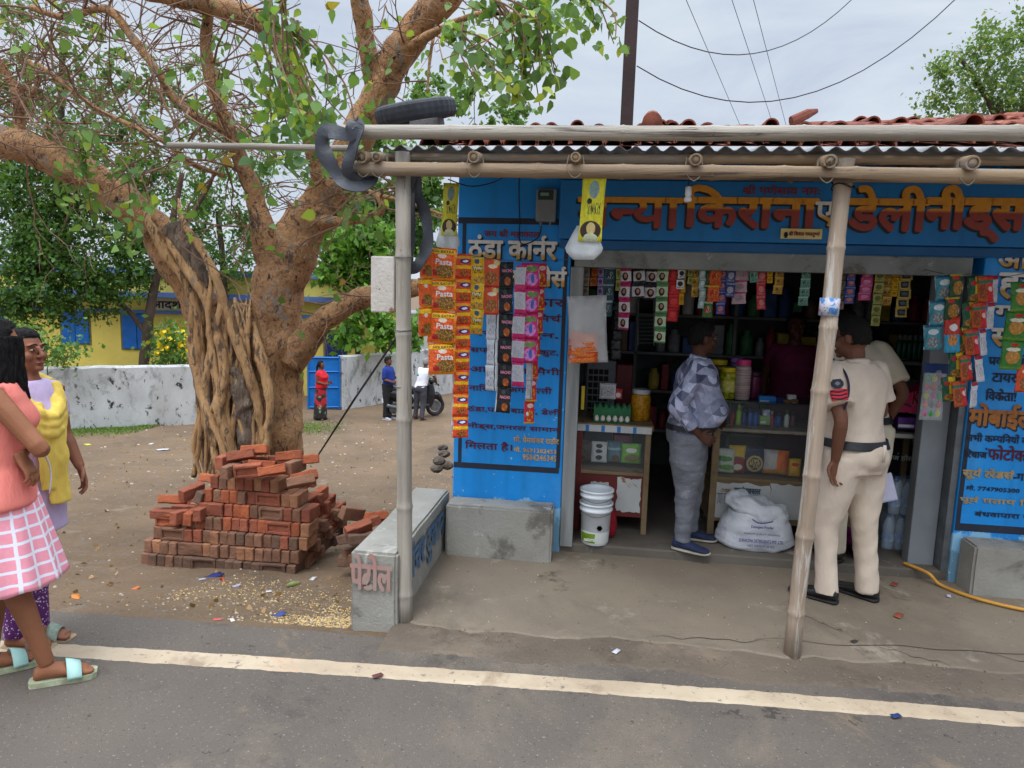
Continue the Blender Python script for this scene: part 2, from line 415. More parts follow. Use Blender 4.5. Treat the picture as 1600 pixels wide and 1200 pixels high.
for (x0, y0, x1, y1, sd) in ((.9, 3.62, 2.7, 3.75, 1), (1.55, 3.66, 1.9, 3.5, 2), (2.1, 3.7, 2.6, 3.52, 3), (.35, 3.55, 1., 3.6, 4), (1.2, 4.05, 1.5, 3.7, 5)):
    n = 26; L, Rr = [], []
    for i in range(n+1):
        t = i/n; x = x0+(x1-x0)*t; y = y0+(y1-y0)*t+.045*noise.noise(Vector((t*6, sd, 0))); w = .002*(1-abs(2*t-1)**3)+.0004
        L.append((x, y-w, .0155)); Rr.append((x, y+w, .0155))
    mb.add(L+Rr, [(i, i+1, n+2+i, n+1+i) for i in range(n)])
tag(mb.build('pavement_crack', DARK), None, None, None, 'structure')

# ------------------------------------------------------------------ the shop
def painted(name, col, col2, low, ztop, flake):
    """wall paint peeling to limewash near the foot, with chips and streaks"""
    m = bpy.data.materials.new(name); m.use_nodes = True; nt = m.node_tree; p = nt.nodes['Principled BSDF']
    tcv = nd(nt, 'TexCoord').outputs['Object']; s = nd(nt, 'SeparateXYZ', i0=tcv)
    n1 = nd(nt, 'TexNoise', Vector=tcv, Scale=2.2, Detail=6., Roughness=.6)
    k = mix(nt, mrange(nt, n1.outputs['Fac'], .35, .65), col, col2)
    n4 = nd(nt, 'TexNoise', Vector=nd(nt, 'Mapping', Vector=tcv, Scale=(9, 9, .8)).outputs[0], Scale=1.6, Detail=5.)
    k = mix(nt, mrange(nt, n4.outputs['Fac'], .5, .75, 0, .5), k, tuple(x*.6 for x in col)); n5 = nd(nt, 'TexNoise', Vector=tcv, Scale=1.3, Detail=7., Roughness=.7); k = mix(nt, mrange(nt, n5.outputs['Fac'], .52, .72, 0, .35), k, tuple(.5*x+.5*y for x, y in zip(col, flake)))
    n2 = nd(nt, 'TexNoise', Vector=tcv, Scale=5., Detail=8., Roughness=.7)
    edge = mth(nt, 'ADD', mth(nt, 'MULTIPLY', mth(nt, 'SUBTRACT', ztop, s.outputs[2]), 2.2), mth(nt, 'MULTIPLY', mth(nt, 'SUBTRACT', n2.outputs['Fac'], .5), 1.1))
    k = mix(nt, mrange(nt, edge, 0., .06), k, low)
    k = mix(nt, mrange(nt, edge, .2, .32), k, tuple(x*.55 for x in low))
    n3 = nd(nt, 'TexNoise', Vector=tcv, Scale=17., Detail=4., Roughness=.6)
    lim = mrange(nt, s.outputs[2], .3, 1.4, .66, .74)
    k = mix(nt, mrange(nt, mth(nt, 'SUBTRACT', n3.outputs['Fac'], lim), 0., .02), k, flake)
    nt.links.new(k, p.inputs['Base Color']); p.inputs['Roughness'].default_value = .6
    b = nd(nt, 'Bump', Strength=.25, Distance=.01, Height=n2.outputs['Fac']); nt.links.new(b.outputs[0], p.inputs['Normal'])
    return m
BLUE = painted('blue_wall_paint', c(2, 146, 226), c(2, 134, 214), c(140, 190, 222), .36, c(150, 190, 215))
BLUE_SHADED = painted('blue_paint_shaded', c(4, 116, 182), c(4, 104, 168), c(140, 190, 222), -2., c(70, 140, 190))  # darker wall blue: canopy shade over sign and upper wall put into the colour
PLAST = M('grey_plaster', c(150, 142, 130), c(120, 112, 102), 2., .9, .4, 40)
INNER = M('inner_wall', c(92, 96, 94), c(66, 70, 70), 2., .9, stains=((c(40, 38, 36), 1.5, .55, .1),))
TIMB = M('grey_timber', c(138, 142, 138), c(112, 116, 114), 3., .75, .3, 40, stretch=(1, 1, 1), stains=((c(96, 92, 84), 3., .54, .08), (c(52, 48, 42), 5.5, .61, .03), (c(156, 160, 156), 9., .62, .05), (c(40, 36, 32), 16., .68, .03)))
TIMZ = M('grey_timber_post', c(150, 152, 150), c(122, 124, 122), 3., .75, .3, 40, stretch=(6, 6, .5), stains=((c(80, 76, 70), 3.2, .64, .05),))
shop = empty('shop_building', (1., 5., 0.), 'blue painted roadside shop with Hindi signs and an open dark front', 'shop')
mb = MB().box((-1., 4.68, -.05), (-.215, 4.84, 2.75))
part(mb, 'front_wall', BLUE, shop, bev=.008)
part(MB().box((2.38, 4.68, -.05), (6., 4.84, 2.75)), 'front_wall', BLUE, shop, bev=.008)
mb = MB().box((-.213, 4.66, 2.14), (2.378, 4.86, 2.75)); part(mb, 'upper_wall', BLUE_SHADED, shop)
part(MB().box((-1., 4.842, -1.2), (-.86, 8., 2.72)), 'side_wall', PLAST, shop); part(MB().box((5.86, 4.842, -.05), (6., 8., 2.9)), 'side_wall', PLAST, shop)
mb = MB().box((-.86, 7.3, -.05), (5.86, 7.42, 2.7)); part(mb, 'back_wall', INNER, shop)
mb = MB().box((-.86, 4.862, 2.28), (5.86, 7.3, 2.36)).box((-.86, 4.842, -.04), (-.78, 7.3, 2.28)).box((3.3, 4.842, -.04), (3.38, 7.3, 2.28)); part(mb, 'inner_lining', INNER, shop)
FLOORM = M('shop_floor', c(112, 104, 94), c(92, 85, 76), 1.6, .75, .2, 50, stains=((c(80, 74, 68), 1.3, .55, .1), (c(150, 142, 130), 2.6, .6, .08)))
part(MB().box((-.23, 4.70, -.03), (2.62, 7.3, .076)), 'floor_slab', FLOORM, shop, bev=.012)
sb = MB().box((-.30, 4.598, 2.205), (6., 4.655, 2.585)); sign = part(sb, 'sign_board', BLUE_SHADED, shop, bev=.006)
part(MB().box((-.29, 4.628, 2.145), (6., 4.655, 2.2)), 'sign_band', M('blue_band', c(32, 92, 142), c(24, 80, 126), 4, .6), shop, bev=.004)
part(MB().box((-.19, 4.655, 2.025), (2.30, 4.76, 2.14)), 'lintel', TIMB, shop, bev=.006)
part(MB().box((-.213, 4.665, .06), (-.125, 4.76, 2.024)), 'door_post', TIMZ, shop, bev=.005)
part(MB().box((2.17, 4.80, .06), (2.335, 4.9, 2.024)), 'door_post', M('grey_painted_post', c(138, 142, 146), c(118, 122, 126), 2, .6, .1, 30, stains=((c(96, 92, 86), 2.4, .62, .06),)), shop, bev=.005)
part(MB().box((2.336, 4.70, .06), (2.378, 4.81, 2.024)), 'door_frame', STEEL, shop, bev=.003)
BORD = M('border_paint', (.014, .02, .035), (.022, .03, .05), 6, .6, stains=((c(60, 120, 170), 14, .68, .03),))
mb = MB(); Y = 4.6775
for x0, z0, x1, z1 in ((-.995, 2.30, -.24, 2.34), (-.995, .585, -.24, .625), (-.965, .625, -.94, 2.3), (-.262, .625, -.235, 2.3)): mb.box((x0, Y, z0), (x1, Y+.004, z1))
part(mb, 'panel_border', BORD, shop)
mb = MB()
for x0, z0, x1, z1 in ((2.385, .37, 6., .42), (2.385, .42, 2.412, 1.55)): mb.box((x0, Y, z0), (x1, Y+.004, z1))
part(mb, 'panel_border', BORD, shop)

# clay tiles: half-round pieces lapping down the slope
TILE = M('clay_tile', c(142, 78, 58), c(106, 56, 44), 5., .85, .4, 40, stains=((c(72, 44, 38), 3., .55, .1), (c(176, 112, 84), 7., .6, .08)))
mb = MB(); g = random.Random(3)
for i in range(74):
    x = -1.05+i*.098
    for j in range(9):
        y = 4.05+j*.27; slope = .262+(.018 if x > 1.9 else 0)*(x-1.9)
        z = (2.688 if x > 1.7 else (2.68 if x > .1 else 2.67))+(y-4.0)*slope+.012*g.uniform(-1, 1)+(.03*g.random() if x > 1.7 else 0); r0 = .058*g.uniform(.9, 1.1); r1 = r0*.82; yaw = g.uniform(-.12, .12); up = g.random() < .06
        L = .33; rs = []
        for s, rr in ((0, r0), (1, r1)):
            for th in (rr,):
                ring = []
                for k in range(9):
                    a = math.pi*k/8
                    for q in (1.,): ring.append((x+rr*math.cos(a)*q+yaw*L*s, y+L*s, z+rr*math.sin(a)*(1.0)+slope*L*s+(.05*(1-s) if up else 0)))
                inner = [(x+(rr-.012)*math.cos(math.pi*k/8)+yaw*L*s, y+L*s, z+(rr-.012)*math.sin(math.pi*k/8)+slope*L*s+(.05*(1-s) if up else 0)) for k in range(8, -1, -1)]
                rs.append(ring+inner)
        mb.rings(rs)
base = len(mb.v)
mb.add([(-1.1, 4.05, 2.68), (6.1, 4.05, 2.68), (6.1, 8.1, 3.74), (-1.1, 8.1, 3.74)], [(0, 1, 2, 3)])
roof = part(mb, 'tile_roof', TILE, shop, smooth=False)
mb = MB().tube([at(1019, 192, 3.9), at(1019, 186, 4.35)], [.056, .05], 12); part(mb, 'loose_tile', TILE, shop, smooth=True)
mb = MB().tube([at(1236, 190, 3.9), at(1262, 178, 4.0), at(1277, 173, 4.1)], [.028, .026, .012], 8, flat=.5); part(mb, 'loose_tile', TILE, shop)

# sign writing
hi, lo = c(212, 142, 34), c(146, 56, 46)
ST = two_tone('sign_letter_paint', hi, lo, at(1200, 327, 4.6).z, .008)
WT = two_tone('white_letter_paint', c(226, 222, 214), c(204, 158, 70), at(800, 397, 4.68).z, .012)
MAROON = M('maroon_letter_paint', c(92, 26, 48), c(74, 20, 40), 20, .6)
REDL = M('red_letter_paint', c(140, 50, 44), c(112, 40, 40), 20, .6)
TAN = M('tan_letter_paint', c(214, 178, 104), c(176, 138, 78), 20, .6)
INK = M('ink_letter_paint', (.012, .014, .03), (.02, .022, .04), 20, .6)
def sgn(body, x0, y0, x1, y1, mat, Yp=4.68, par=shop, **k):
    return text(body, at(x0, y0, Yp), at(x1, y1, Yp), mat, par, **k)
for body, x0, y0, x1, y1 in (('नन~या', 905, 309, 1063, 356), ('िकराना', 1071, 291, 1275, 357), ('डेली', 1330, 292, 1446, 361), ('नीड्स', 1451, 292, 1597, 377), ('सेण्टर', 1612, 292, 1740, 366)):
    sgn(body, x0, y0, x1, y1, ST, 4.598, bold=.042, shadow=BLACK, sofs=(-.013, -.013), proud=.0015)
sgn('ए', 1275, 316, 1303, 354, two_tone('ampersand_paint', c(222, 220, 214), c(206, 150, 50), at(1290, 338, 4.6).z, .01), 4.598, bold=.03, shadow=BLACK, sofs=(-.01, -.01))
sgn('श^ी गणेशाय नमः', 1162, 289, 1281, 305, REDL, 4.598, bold=.03)
sgn('जय श^ी महाकाल', 757, 358, 843, 373, REDL, bold=.03)
sgn('ठंडा कान`र', 733, 367, 869, 406, WT, bold=.035, shadow=BLACK, sofs=(.012, -.012))
sgn('जनरल स~टोस`', 733, 412, 884, 448, two_tone('white_letter_paint_low', c(226, 222, 214), c(204, 158, 70), at(870, 438, 4.68).z, .012), bold=.035, shadow=BLACK, sofs=(.012, -.012))
for body, x0, y0, x1, y1 in (('सभी प^रकार'.replace('^र', '^'), 735, 459, 882, 480), ('के मसाले, िमच`,', 735, 486, 881, 505), ('पेन, साबुन,', 735, 514, 872, 531), ('सफ`, चाय, िबस~कुट,', 735, 540, 872, 558), ('आटा, तेल, मैगी,', 735, 569, 879, 588),
        ('नािरयल, अगरबत~ती', 733, 599, 862, 617), ('ठंडा,पानी बाटल, डेली', 731, 632, 875, 650), ('नीड्स,जनरल सामान', 731, 659, 874, 678), ('िमलता है।', 727, 687, 800, 706)):
    sgn(body, x0, y0, x1, y1, MAROON, bold=.025)
for body, x0, y0, x1, y1 in (('प^ो. प^ेमशंकर राठौर', 803, 680, 873, 694), ('मो. 9691382453', 803, 697, 869, 709), ('9584246345', 817, 709, 869, 721)):
    sgn(body, x0, y0, x1, y1, TAN, bold=.03)
for body, x0, y0, x1, y1, m, b in (('आटो', 1562, 387, 1640, 420, 0, .04), ('हर', 1562, 427, 1616, 467, 0, .04), ('गाड़ी', 1556, 470, 1640, 504, 0, .04), ('सिव`स', 1551, 502, 1640, 543, 0, .04)):
    sgn(body, x0, y0, x1, y1, two_tone('panel_letter_paint_%d' % y0, c(226, 222, 214), c(196, 148, 66), at(1580, (y0+y1)/2+5, 4.68).z, .012), bold=b, shadow=BLACK, sofs=(.012, -.012))
for body, x0, y0, x1, y1, m in (('प^कार के', 1546, 553, 1604, 572, INK), ('टायर,ट~यूब', 1551, 583, 1624, 605, INK), ('िवक^ेता!', 1541, 607, 1586, 627, INK), ('सभी कम~पिनयों का', 1510, 675, 1612, 694, INK), ('िरचाज`', 1508, 698, 1541, 716, INK),
        ('फोटोकापी', 1545, 695, 1628, 722, MAROON), ('-गाडी', 1584, 735, 1620, 752, INK), ('मो. 7747905300', 1510, 757, 1592, 770, INK), ('बंधवापारा सारंगढ', 1523, 797, 1648, 814, INK)):
    sgn(body, x0, y0, x1, y1, m, bold=.03)
BROWN = M('brown_letter_paint', c(176, 112, 52), c(140, 86, 44), 20, .6)
sgn('मोबाईल', 1516, 630, 1612, 672, BROWN, bold=.04, shadow=BLACK, sofs=(.01, -.012))
TAN2 = M('faded_tan_letter_paint', c(176, 150, 104), c(140, 130, 100), 12, .7)
sgn('सूय` ट~रेडस`', 1505, 730, 1582, 752, TAN2, bold=.05); sgn('पूव` प^ताप िसंह', 1500, 774, 1630, 794, TAN2, bold=.05)
# small plate, meter, bulb holder, cables on the wall
pl = empty('sign_plate', at(1251, 366, 4.59), 'small cream plate with red Hindi writing under the big shop name', 'sign')
a, b = at(1220, 357, 4.59), at(1283, 374, 4.59)
part(MB().box((a.x, 4.575, b.z), (b.x, 4.597, a.z)), 'plate', M('cream_plate', c(226, 206, 140), c(210, 186, 118), 8, .5), pl, bev=.003)
text('श^ी िशवाय नमस~तुभ~यं', at(1233, 361, 4.575), at(1280, 371, 4.575), REDL, pl, bold=.03)
mb = MB().lathe([(.004, .03), (.012, .02), (.014, .008), (.006, 0), (.012, -.006)], 8); mk = mb.build('emblem', BLACK, pl, loc=Vector((at(1228, 367, 4.572)))-pl.location-Vector((0, 0, .012)))
mt = empty('electric_meter', at(853, 319, 4.66), 'grey electric meter box on the blue wall above the Hindi panel', 'meter')
a, b = at(838, 294, 4.6), at(868, 346, 4.6)
part(MB().box((a.x, 4.60, b.z), (b.x, 4.68, a.z)), 'case', M('meter_case', c(128, 132, 134), c(104, 108, 110), 6, .4), mt, bev=.012)
part(MB().box((a.x+.015, 4.59, a.z-.075), (b.x-.02, 4.602, a.z-.015)), 'display', M('meter_display', c(52, 66, 62), c(38, 48, 46), 20, .2), mt, bev=.003)
part(MB().box((a.x+.03, 4.588, a.z-.05), (b.x-.05, 4.592, a.z-.03)), 'label_plate', M('meter_label', c(120, 150, 130), None, 20, .5), mt)
for px in (845, 860): part(MB().tube([at(px, 344, 4.63), at(px, 352, 4.63)], .008, 8), 'cable_gland', STEEL, mt)
solo(MB().tube([at(812, 262, 4.62), at(811, 300, 4.63), at(812, 340, 4.64), at(814, 380, 4.66), at(840, 372, 4.65), at(846, 352, 4.64)], .004, 6, k=6), 'cable', WIREM, 'thin black cable running down to the electric meter box', 'cable')
solo(MB().tube([at(700, 280, 4.5), at(735, 291, 4.5), at(770, 285, 4.5), at(795, 272, 4.4)], .004, 6, k=6), 'cable', WIREM, 'black cable sagging under the bamboo above the left wall', 'cable')
bh = empty('bulb_holder', at(1075, 305, 3.7), 'white bulb holder hanging from a wire under the canopy', 'bulb holder')
part(MB().lathe([(.008, .055), (.016, .05), (.017, .01), (.013, 0), (.02, -.004), (.02, -.02), (.012, -.024)], 12, at(1075, 308, 3.7)), 'socket', WHITEP, bh, smooth=True)
part(MB().tube([at(1081, 262, 3.66), at(1077, 280, 3.7), at(1075, 301, 3.7)], .004, 6, k=3), 'wire', WIREM, bh)
mg = M('dried_marigold', c(120, 96, 30), c(84, 70, 26), 30, .9)
mb = MB()
for i in range(9): mb.ell(at(1232+g.uniform(-6, 6), 279+g.uniform(-7, 7), 3.48), (.014, .014, .012), 8, 5)
solo(mb, 'flower_garland', mg, 'dry yellowish flower bunch tied under the front bamboo beam', 'garland')

# ------------------------------------------------------------------ bamboo canopy
cano = empty('canopy', (0, 3.6, 0), 'corrugated sheet canopy on lashed bamboo poles along the shop front', 'canopy')
mb = MB(); n = 420; rs = []
SH = M('corrugated_sheet', c(150, 152, 154), c(110, 110, 110), 3., .5, metal=.25, stretch=(1, .3, 1), stains=((c(110, 84, 66), 2.5, .6, .1),))
for y, z in ((3.5, 2.552), (3.9, 2.61), (4.05, 2.642), (4.62, 2.695)):
    rs.append([(-1.16+6*i/n, y+.012*math.sin(i*.7), z+.013*math.sin(2*math.pi*(6*i/n)/.085)) for i in range(n+1)])
mb.rings(rs, cap=False, closed=False); o = part(mb, 'corrugated_sheet', SH, cano, smooth=True)
sol = o.modifiers.new('thick', 'SOLIDIFY'); sol.thickness = .003
part(bamboo(MB(), (-1.41, 3.44, 2.612), (6, 3.44, 2.60), .037, .95, .42, sd=1, hollow=(1, 0)), 'top_pole', [BAM('x'), DARK], cano, smooth=True)
part(bamboo(MB(), (-1.22, 3.545, 2.512), (6, 3.545, 2.505), .024, 1, .36, sd=2), 'purlin', [BAMT('x'), DARK], cano, smooth=True)
part(bamboo(MB(), (-1.30, 3.45, 2.437), (6, 3.45, 2.40), .036, .95, .4, sd=3, hollow=(1, 0)), 'front_beam', [BAMT('x'), DARK], cano, smooth=True)
for i, (px, r) in enumerate(((565, .031), (588, .024), (740, .029), (899, .024), (1087, .029), (1297, .032), (1520, .033), (1745, .03))):
    q = at(px, 245 if px < 1000 else 249+(px-1087)*.012, 3.39)
    part(bamboo(MB(), q, (q.x+.02+.12*(px > 1400), 4.6, 2.645), r, 1, .4, sd=10+i, hollow=(1, 0)), 'rafter', [BAMT('y'), DARK], cano, smooth=True)
    mb = MB()
    for t in (0, .012): mb.tube([q+Vector((-.034, .06+t, .02)), q+Vector((-.04, .03+t, -.05)), q+Vector((0, .02, -.095)), q+Vector((.04, .04+t, -.05)), q+Vector((.034, .06+t, .02))], .0025, 5, k=3)
    part(mb, 'lashing', M('jute_rope', c(130, 120, 104), c(90, 84, 74), 30, .9), cano)
pb = BAM('z')
p1 = empty('bamboo_post', (-1.0, 3.49, 0), 'upright grey bamboo post beside the concrete bench, holding the canopy corner', 'post', 'bamboo posts under the canopy')
part(bamboo(MB(), (-1.0, 3.49, -.02), (-1.048, 3.52, 2.53), .043, .95, .46, sd=21), 'culm', [pb, DARK], p1, smooth=True)
p2 = empty('bamboo_post', (1.07, 3.5, 0), 'leaning knotty bamboo post in front of the police officer', 'post', 'bamboo posts under the canopy')
part(bamboo(MB(), (1.068, 3.5, -.02), (1.128, 3.53, 2.51), .043, .93, .36, sd=24), 'culm', [M('bamboo_post_tan', c(170, 152, 133), c(136, 118, 100), 2.6, .7, .4, 26, stretch=(5, 5, .35), stains=((c(118, 94, 74), 2.6, .6, .06), (c(202, 196, 188), 3.4, .55, .1), (c(84, 66, 54), 9., .66, .04))), DARK], p2, smooth=True)
mb = MB()
for z in (2.38, 2.41, 2.44): mb.tube([Vector((1.125+.052*math.cos(a), 3.525+.052*math.sin(a), z+.012*math.sin(a*2))) for a in [i*math.pi/8 for i in range(17)]], .004, 5)
part(mb, 'lashing', WIREM, p2)
part(MB().tube([(1.106, 3.516, 1.765), (1.108, 3.517, 1.85)], .0465, 14), 'paper_poster', M('torn_poster', c(198, 196, 202), c(176, 178, 188), 9, .7, stains=((c(70, 130, 190), 16, .54, .03), (c(206, 84, 116), 13, .57, .03), (c(60, 60, 90), 34, .6, .03))), p2, smooth=True)
for z in (2.0, 1.62, 1.32): part(MB().tube([Vector((-1.035+.047*math.cos(a), 3.512+.047*math.sin(a), z+.004*math.sin(a))) for a in [i*math.pi/8 for i in range(17)]], .0025, 5), 'wire_tie', STEEL, p1)
solo(bamboo(MB(), at(263, 227, 3.6), at(560, 232, 3.62), .018, .95, .5, sd=31), 'bamboo_pole', [BAM('x'), DARK], 'thin pale bamboo pole jutting out left from the canopy corner', 'pole', smooth=True)
tin = empty('tin_sheet', at(598, 445, 3.55), 'rusty white folded tin sheet hung on the bamboo post', 'tin sheet')
a, b = at(580, 400, 3.54), at(617, 489, 3.54)
part(MB().box((a.x, 3.53, b.z), (b.x, 3.56, a.z)), 'sheet', M('rusty_white_tin', c(208, 202, 194), c(186, 178, 168), 5, .6, .4, 40, stains=((c(128, 84, 58), 7., .58, .05), (c(92, 60, 44), 20., .64, .04))), tin, bev=.008)
part(MB().tube([(b.x-.01, 3.53, a.z), (b.x+.02, 3.5, a.z+.05), (b.x+.05, 3.47, a.z+.03)], .002, 5), 'wire', STEEL, tin)

# tyre and block on the canopy
ty = empty('tyre', at(650, 175, 3.9), 'black worn tyre lying tilted on the canopy edge', 'tyre')
prof = []
for i in range(17):
    a = 2*math.pi*i/16
    prof.append((.052*math.copysign(abs(math.cos(a))**.7, math.cos(a)), .052*math.copysign(abs(math.sin(a))**.6, math.sin(a))))
mb = MB(); rs = []
for j in range(73):
    th = 2*math.pi*j/72; ring = []
    for (u, v) in prof[:-1]:
        rr = .175+u*(1+(.10 if (j % 2 and u > .02) else 0)); ring.append((rr*math.cos(th), rr*math.sin(th), v))
    rs.append(ring)
mb.rings(rs, cap=False); o = mb.build('casing', RUBBER, ty); o.rotation_euler = (R(13), R(-9), 0)
cr = at(668, 192, 3.95)
solo(MB().rings([[(cr.x+s*x, cr.y+s*y, cr.z+z) for x, y in ((-.09, -.07), (.09, -.07), (.09, .07), (-.09, .07))] for s, z in ((1.05, -.06), (.98, .0), (.86, .06))]), 'plastic_crate', M('grey_plastic', c(112, 108, 110), c(90, 86, 88), 8, .6, .3, 60), 'grey upturned plastic tub under the tilted tyre on the canopy', 'tub', bev=.01)

# inner tube strips hung at the canopy corner
def band(name, pts, w, label, twist=0.):
    mb = MB(); P = spline(pts, 16); vs = []
    for i, p in enumerate(P):
        t = (P[min(i+1, len(P)-1)]-P[max(i-1, 0)]).normalized()
        sd = t.cross(Vector((0, 1, 0)))
        sd = sd.normalized() if sd.length > .1 else Vector((0, 0, 1))
        a = twist*.6*i/len(P)+.35*math.sin(i*.17); sd = sd*math.cos(a)+Vector((0, 1, 0))*math.sin(a)
        ww = w*(1+.12*math.sin(i*.25)); th = t.cross(sd).normalized()*.0035
        vs.append([p-sd*ww-th, p+sd*ww-th, p+sd*ww+th, p-sd*ww+th])
    mb.rings(vs); return solo(mb, name, M('tube_rubber', c(66, 69, 77), c(46, 49, 56), 6, .42, .2, 30, spec=.5), label, 'inner tube', 'cut inner tubes hung on the canopy')
band('inner_tube', [at(556, 190, 3.36), at(545, 210, 3.35), at(512, 205, 3.36), at(503, 225, 3.37), at(517, 258, 3.38), at(540, 285, 3.4), at(565, 290, 3.44), at(584, 272, 3.5), at(588, 255, 3.52)], .036, 'black inner tube loop hanging off the left end of the bamboo poles', .8)
band('inner_tube', [at(553, 192, 3.36), at(560, 200, 3.36), at(550, 235, 3.37), at(543, 262, 3.38), at(556, 275, 3.42), at(575, 262, 3.5)], .032, 'black inner tube strip knotted over the top bamboo pole', -.8)
band('inner_tube', [at(648, 270, 3.6), at(652, 300, 3.62), at(663, 330, 3.62), at(669, 370, 3.62), at(662, 400, 3.62), at(648, 418, 3.6), at(638, 410, 3.6), at(641, 340, 3.62), at(647, 272, 3.62)], .030, 'long black inner tube hanging behind the upright bamboo post', .5)

# ------------------------------------------------------------------ concrete benches
BEN = M('bench_concrete', c(160, 157, 148), c(138, 134, 125), 2.4, .85, .35, 50, stains=((c(108, 104, 96), 2.2, .57, .09), (c(182, 178, 168), 4.5, .6, .07), (c(84, 78, 70), 1.6, .64, .08)))
def bench(p, q, label, name='concrete_bench'):
    b = empty(name, ((p[0]+q[0])/2, (p[1]+q[1])/2, p[2]), label, 'bench', 'concrete benches before the shop')
    mb = MB(); nx, ny, nz = 10, 10, 6
    bm = bmesh.new(); bmesh.ops.create_cube(bm, size=1.)
    for v in bm.verts: v.co = Vector([p[i]+(v.co[i]+.5)*(q[i]-p[i]) for i in range(3)])
    bmesh.ops.bevel(bm, geom=bm.edges[:], offset=.014, segments=2, affect='EDGES')
    bmesh.ops.subdivide_edges(bm, edges=[e for e in bm.edges if e.calc_length() > .12], cuts=7, use_grid_fill=True)
    for v in bm.verts: v.co += Vector((noise.noise(v.co*5), noise.noise(v.co*5+Vector((9, 0, 0))), noise.noise(v.co*5+Vector((0, 9, 0)))))*.005
    bm.verts.index_update(); mb.add([v.co for v in bm.verts], [[v.index for v in f.verts] for f in bm.faces]); bm.free()
    part(mb, 'seat', BEN, b); return b
b1 = bench((-1.29, 3.42, -.06), (-1.03, 4.72, .41), 'long grey concrete bench end-on to the road with red and blue writing')
RF = M('faded_red_letter_paint', c(170, 120, 112), c(158, 142, 132), 9, .9); BF = M('faded_blue_letter_paint', c(52, 92, 138), c(100, 122, 138), 7, .9)
text('पेट^ोल', at(549, 864, 3.41), at(612, 924, 3.41), RF, b1, bold=.03, proud=.006)
text('पंचर दुकान', (-1.024, 3.62, .375), (-1.024, 4.50, .10), BF, b1, bold=.03, proud=.006)
bench((-1.00, 4.46, -.02), (-.26, 4.672, .375), 'short concrete bench against the blue wall on the left')
bench((2.42, 4.48, -.02), (5.2, 4.672, .335), 'concrete bench under the blue wall at the right edge')

# ------------------------------------------------------------------ power pole and wires
solo(MB().box((.105, 6.9, -.3), (.225, 7.02, 6.5)), 'utility_pole', M('rusty_steel_pole', c(64, 46, 46), c(48, 36, 38), 3, .7, .2, 40), 'dark rusty steel pole rising behind the shop roof', 'pole', bev=.01)
def wire(a, b, label, sag=.0, r=.0055):
    a, b = Vector(a), Vector(b)
    solo(MB().tube([a+(b-a)*(i/14)-Vector((0, 0, sag*4*(i/14)*(1-i/14))) for i in range(15)], r, 5), 'overhead_wire', WIREM, label, 'wire', 'overhead wires')
wire(at(998, 32, 6.9), at(1330, 0, 9.), 'overhead wire curving off the steel pole high above the lower one', .45)
wire(at(995, 103, 6.9), at(1500, -8, 7.5), 'overhead wire sagging from the steel pole towards the upper right', .62)
wire(at(1070, -5, 9.), at(1156, 195, 14.), 'thin overhead wire, left one of the steep three', 0, .0042)
wire(at(1142, -5, 9.), at(1208, 195, 14.), 'thin overhead wire, middle one of the steep three', 0, .0042)
wire(at(1176, -5, 9.), at(1228, 195, 14.), 'thin overhead wire, right one of the steep three', 0, .0042)
solo(MB().tube([atz(494, 716, -.55), at(555, 622, 6.9), at(612, 538, 7.1), at(640, 498, 7.2)], .012, 6), 'stay_wire', M('stay_wire', (.03, .027, .026), None, 9, .7), 'dark stay wire slanting up from the dirt behind the brick pile', 'wire')
# ------------------------------------------------------------------ boundary wall, gate, school
WW = M('limewashed_wall', c(202, 202, 200), c(172, 172, 170), 1.4, .9, .5, 20, stretch=(1, 1, .6), stains=((c(112, 110, 106), 2.3, .52, .16), (c(52, 50, 48), 5.5, .58, .06), (c(150, 138, 120), .9, .6, .1), (c(40, 38, 36), 14., .67, .03)))
def yard_wall(pts, label, h0=-1.75):
    w = empty('boundary_wall', (pts[0][0], pts[0][1], -1.4), label, 'wall', 'limewashed walls round the yard')
    mb = MB()
    for (xa, ya, za), (xb, yb, zb) in zip(pts, pts[1:]):
        a = Vector((xa, ya, 0)); b = Vector((xb, yb, 0)); d = (b-a).normalized(); nn = Vector((-d.y, d.x, 0))*.11; n = 40; rs = []
        for i in range(n+1):
            p = a+(b-a)*i/n; zt = za+(zb-za)*i/n+.025*noise.noise(p*2.)
            rs.append([Vector((*(p-nn).xy, h0)), Vector((*(p-nn).xy, zt-.04)), Vector((*(p-nn*.7).xy, zt)), Vector((*(p+nn*.7).xy, zt)), Vector((*(p+nn).xy, zt-.04)), Vector((*(p+nn).xy, h0))])
        mb.rings(rs)
    return part(mb, 'masonry', WW, w)
wall_p = [atz(-60, 572, .0), atz(75, 573, -.02), atz(305, 570, -.06), atz(330, 571, -.06)]
yard_wall([tuple(wall_p[0]+(wall_p[0]-wall_p[1])*5), tuple(wall_p[0]), tuple(wall_p[1]), tuple(wall_p[2]), tuple(wall_p[3])], 'long grey stained boundary wall left of the big tree')
ga, gb = atz(532, 556, -.02), atz(700, 543, .0)
gc = at(880, 545, gb.y+4)
yard_wall([tuple(ga), tuple(gb), (gc.x, gc.y, .0)], 'white peeling boundary wall right of the blue gate')
gate = empty('blue_gate', (ga.x-.6, ga.y, -1.55), 'blue sheet metal gate leaf standing open beside the white wall', 'gate')
GB = M('gate_blue', c(18, 112, 190), c(14, 98, 172), 3., .5, .15, 20, stains=((c(60, 90, 120), 4., .66, .05),))
p0 = at(481, 557, ga.y-.35); p1_ = at(531, 555, ga.y-.05); d = (p1_-p0)
def gp(u, z, o=0.): return Vector((p0.x+d.x*u, p0.y+d.y*u-o, z))
zt_, zb_ = p0.z, -1.55
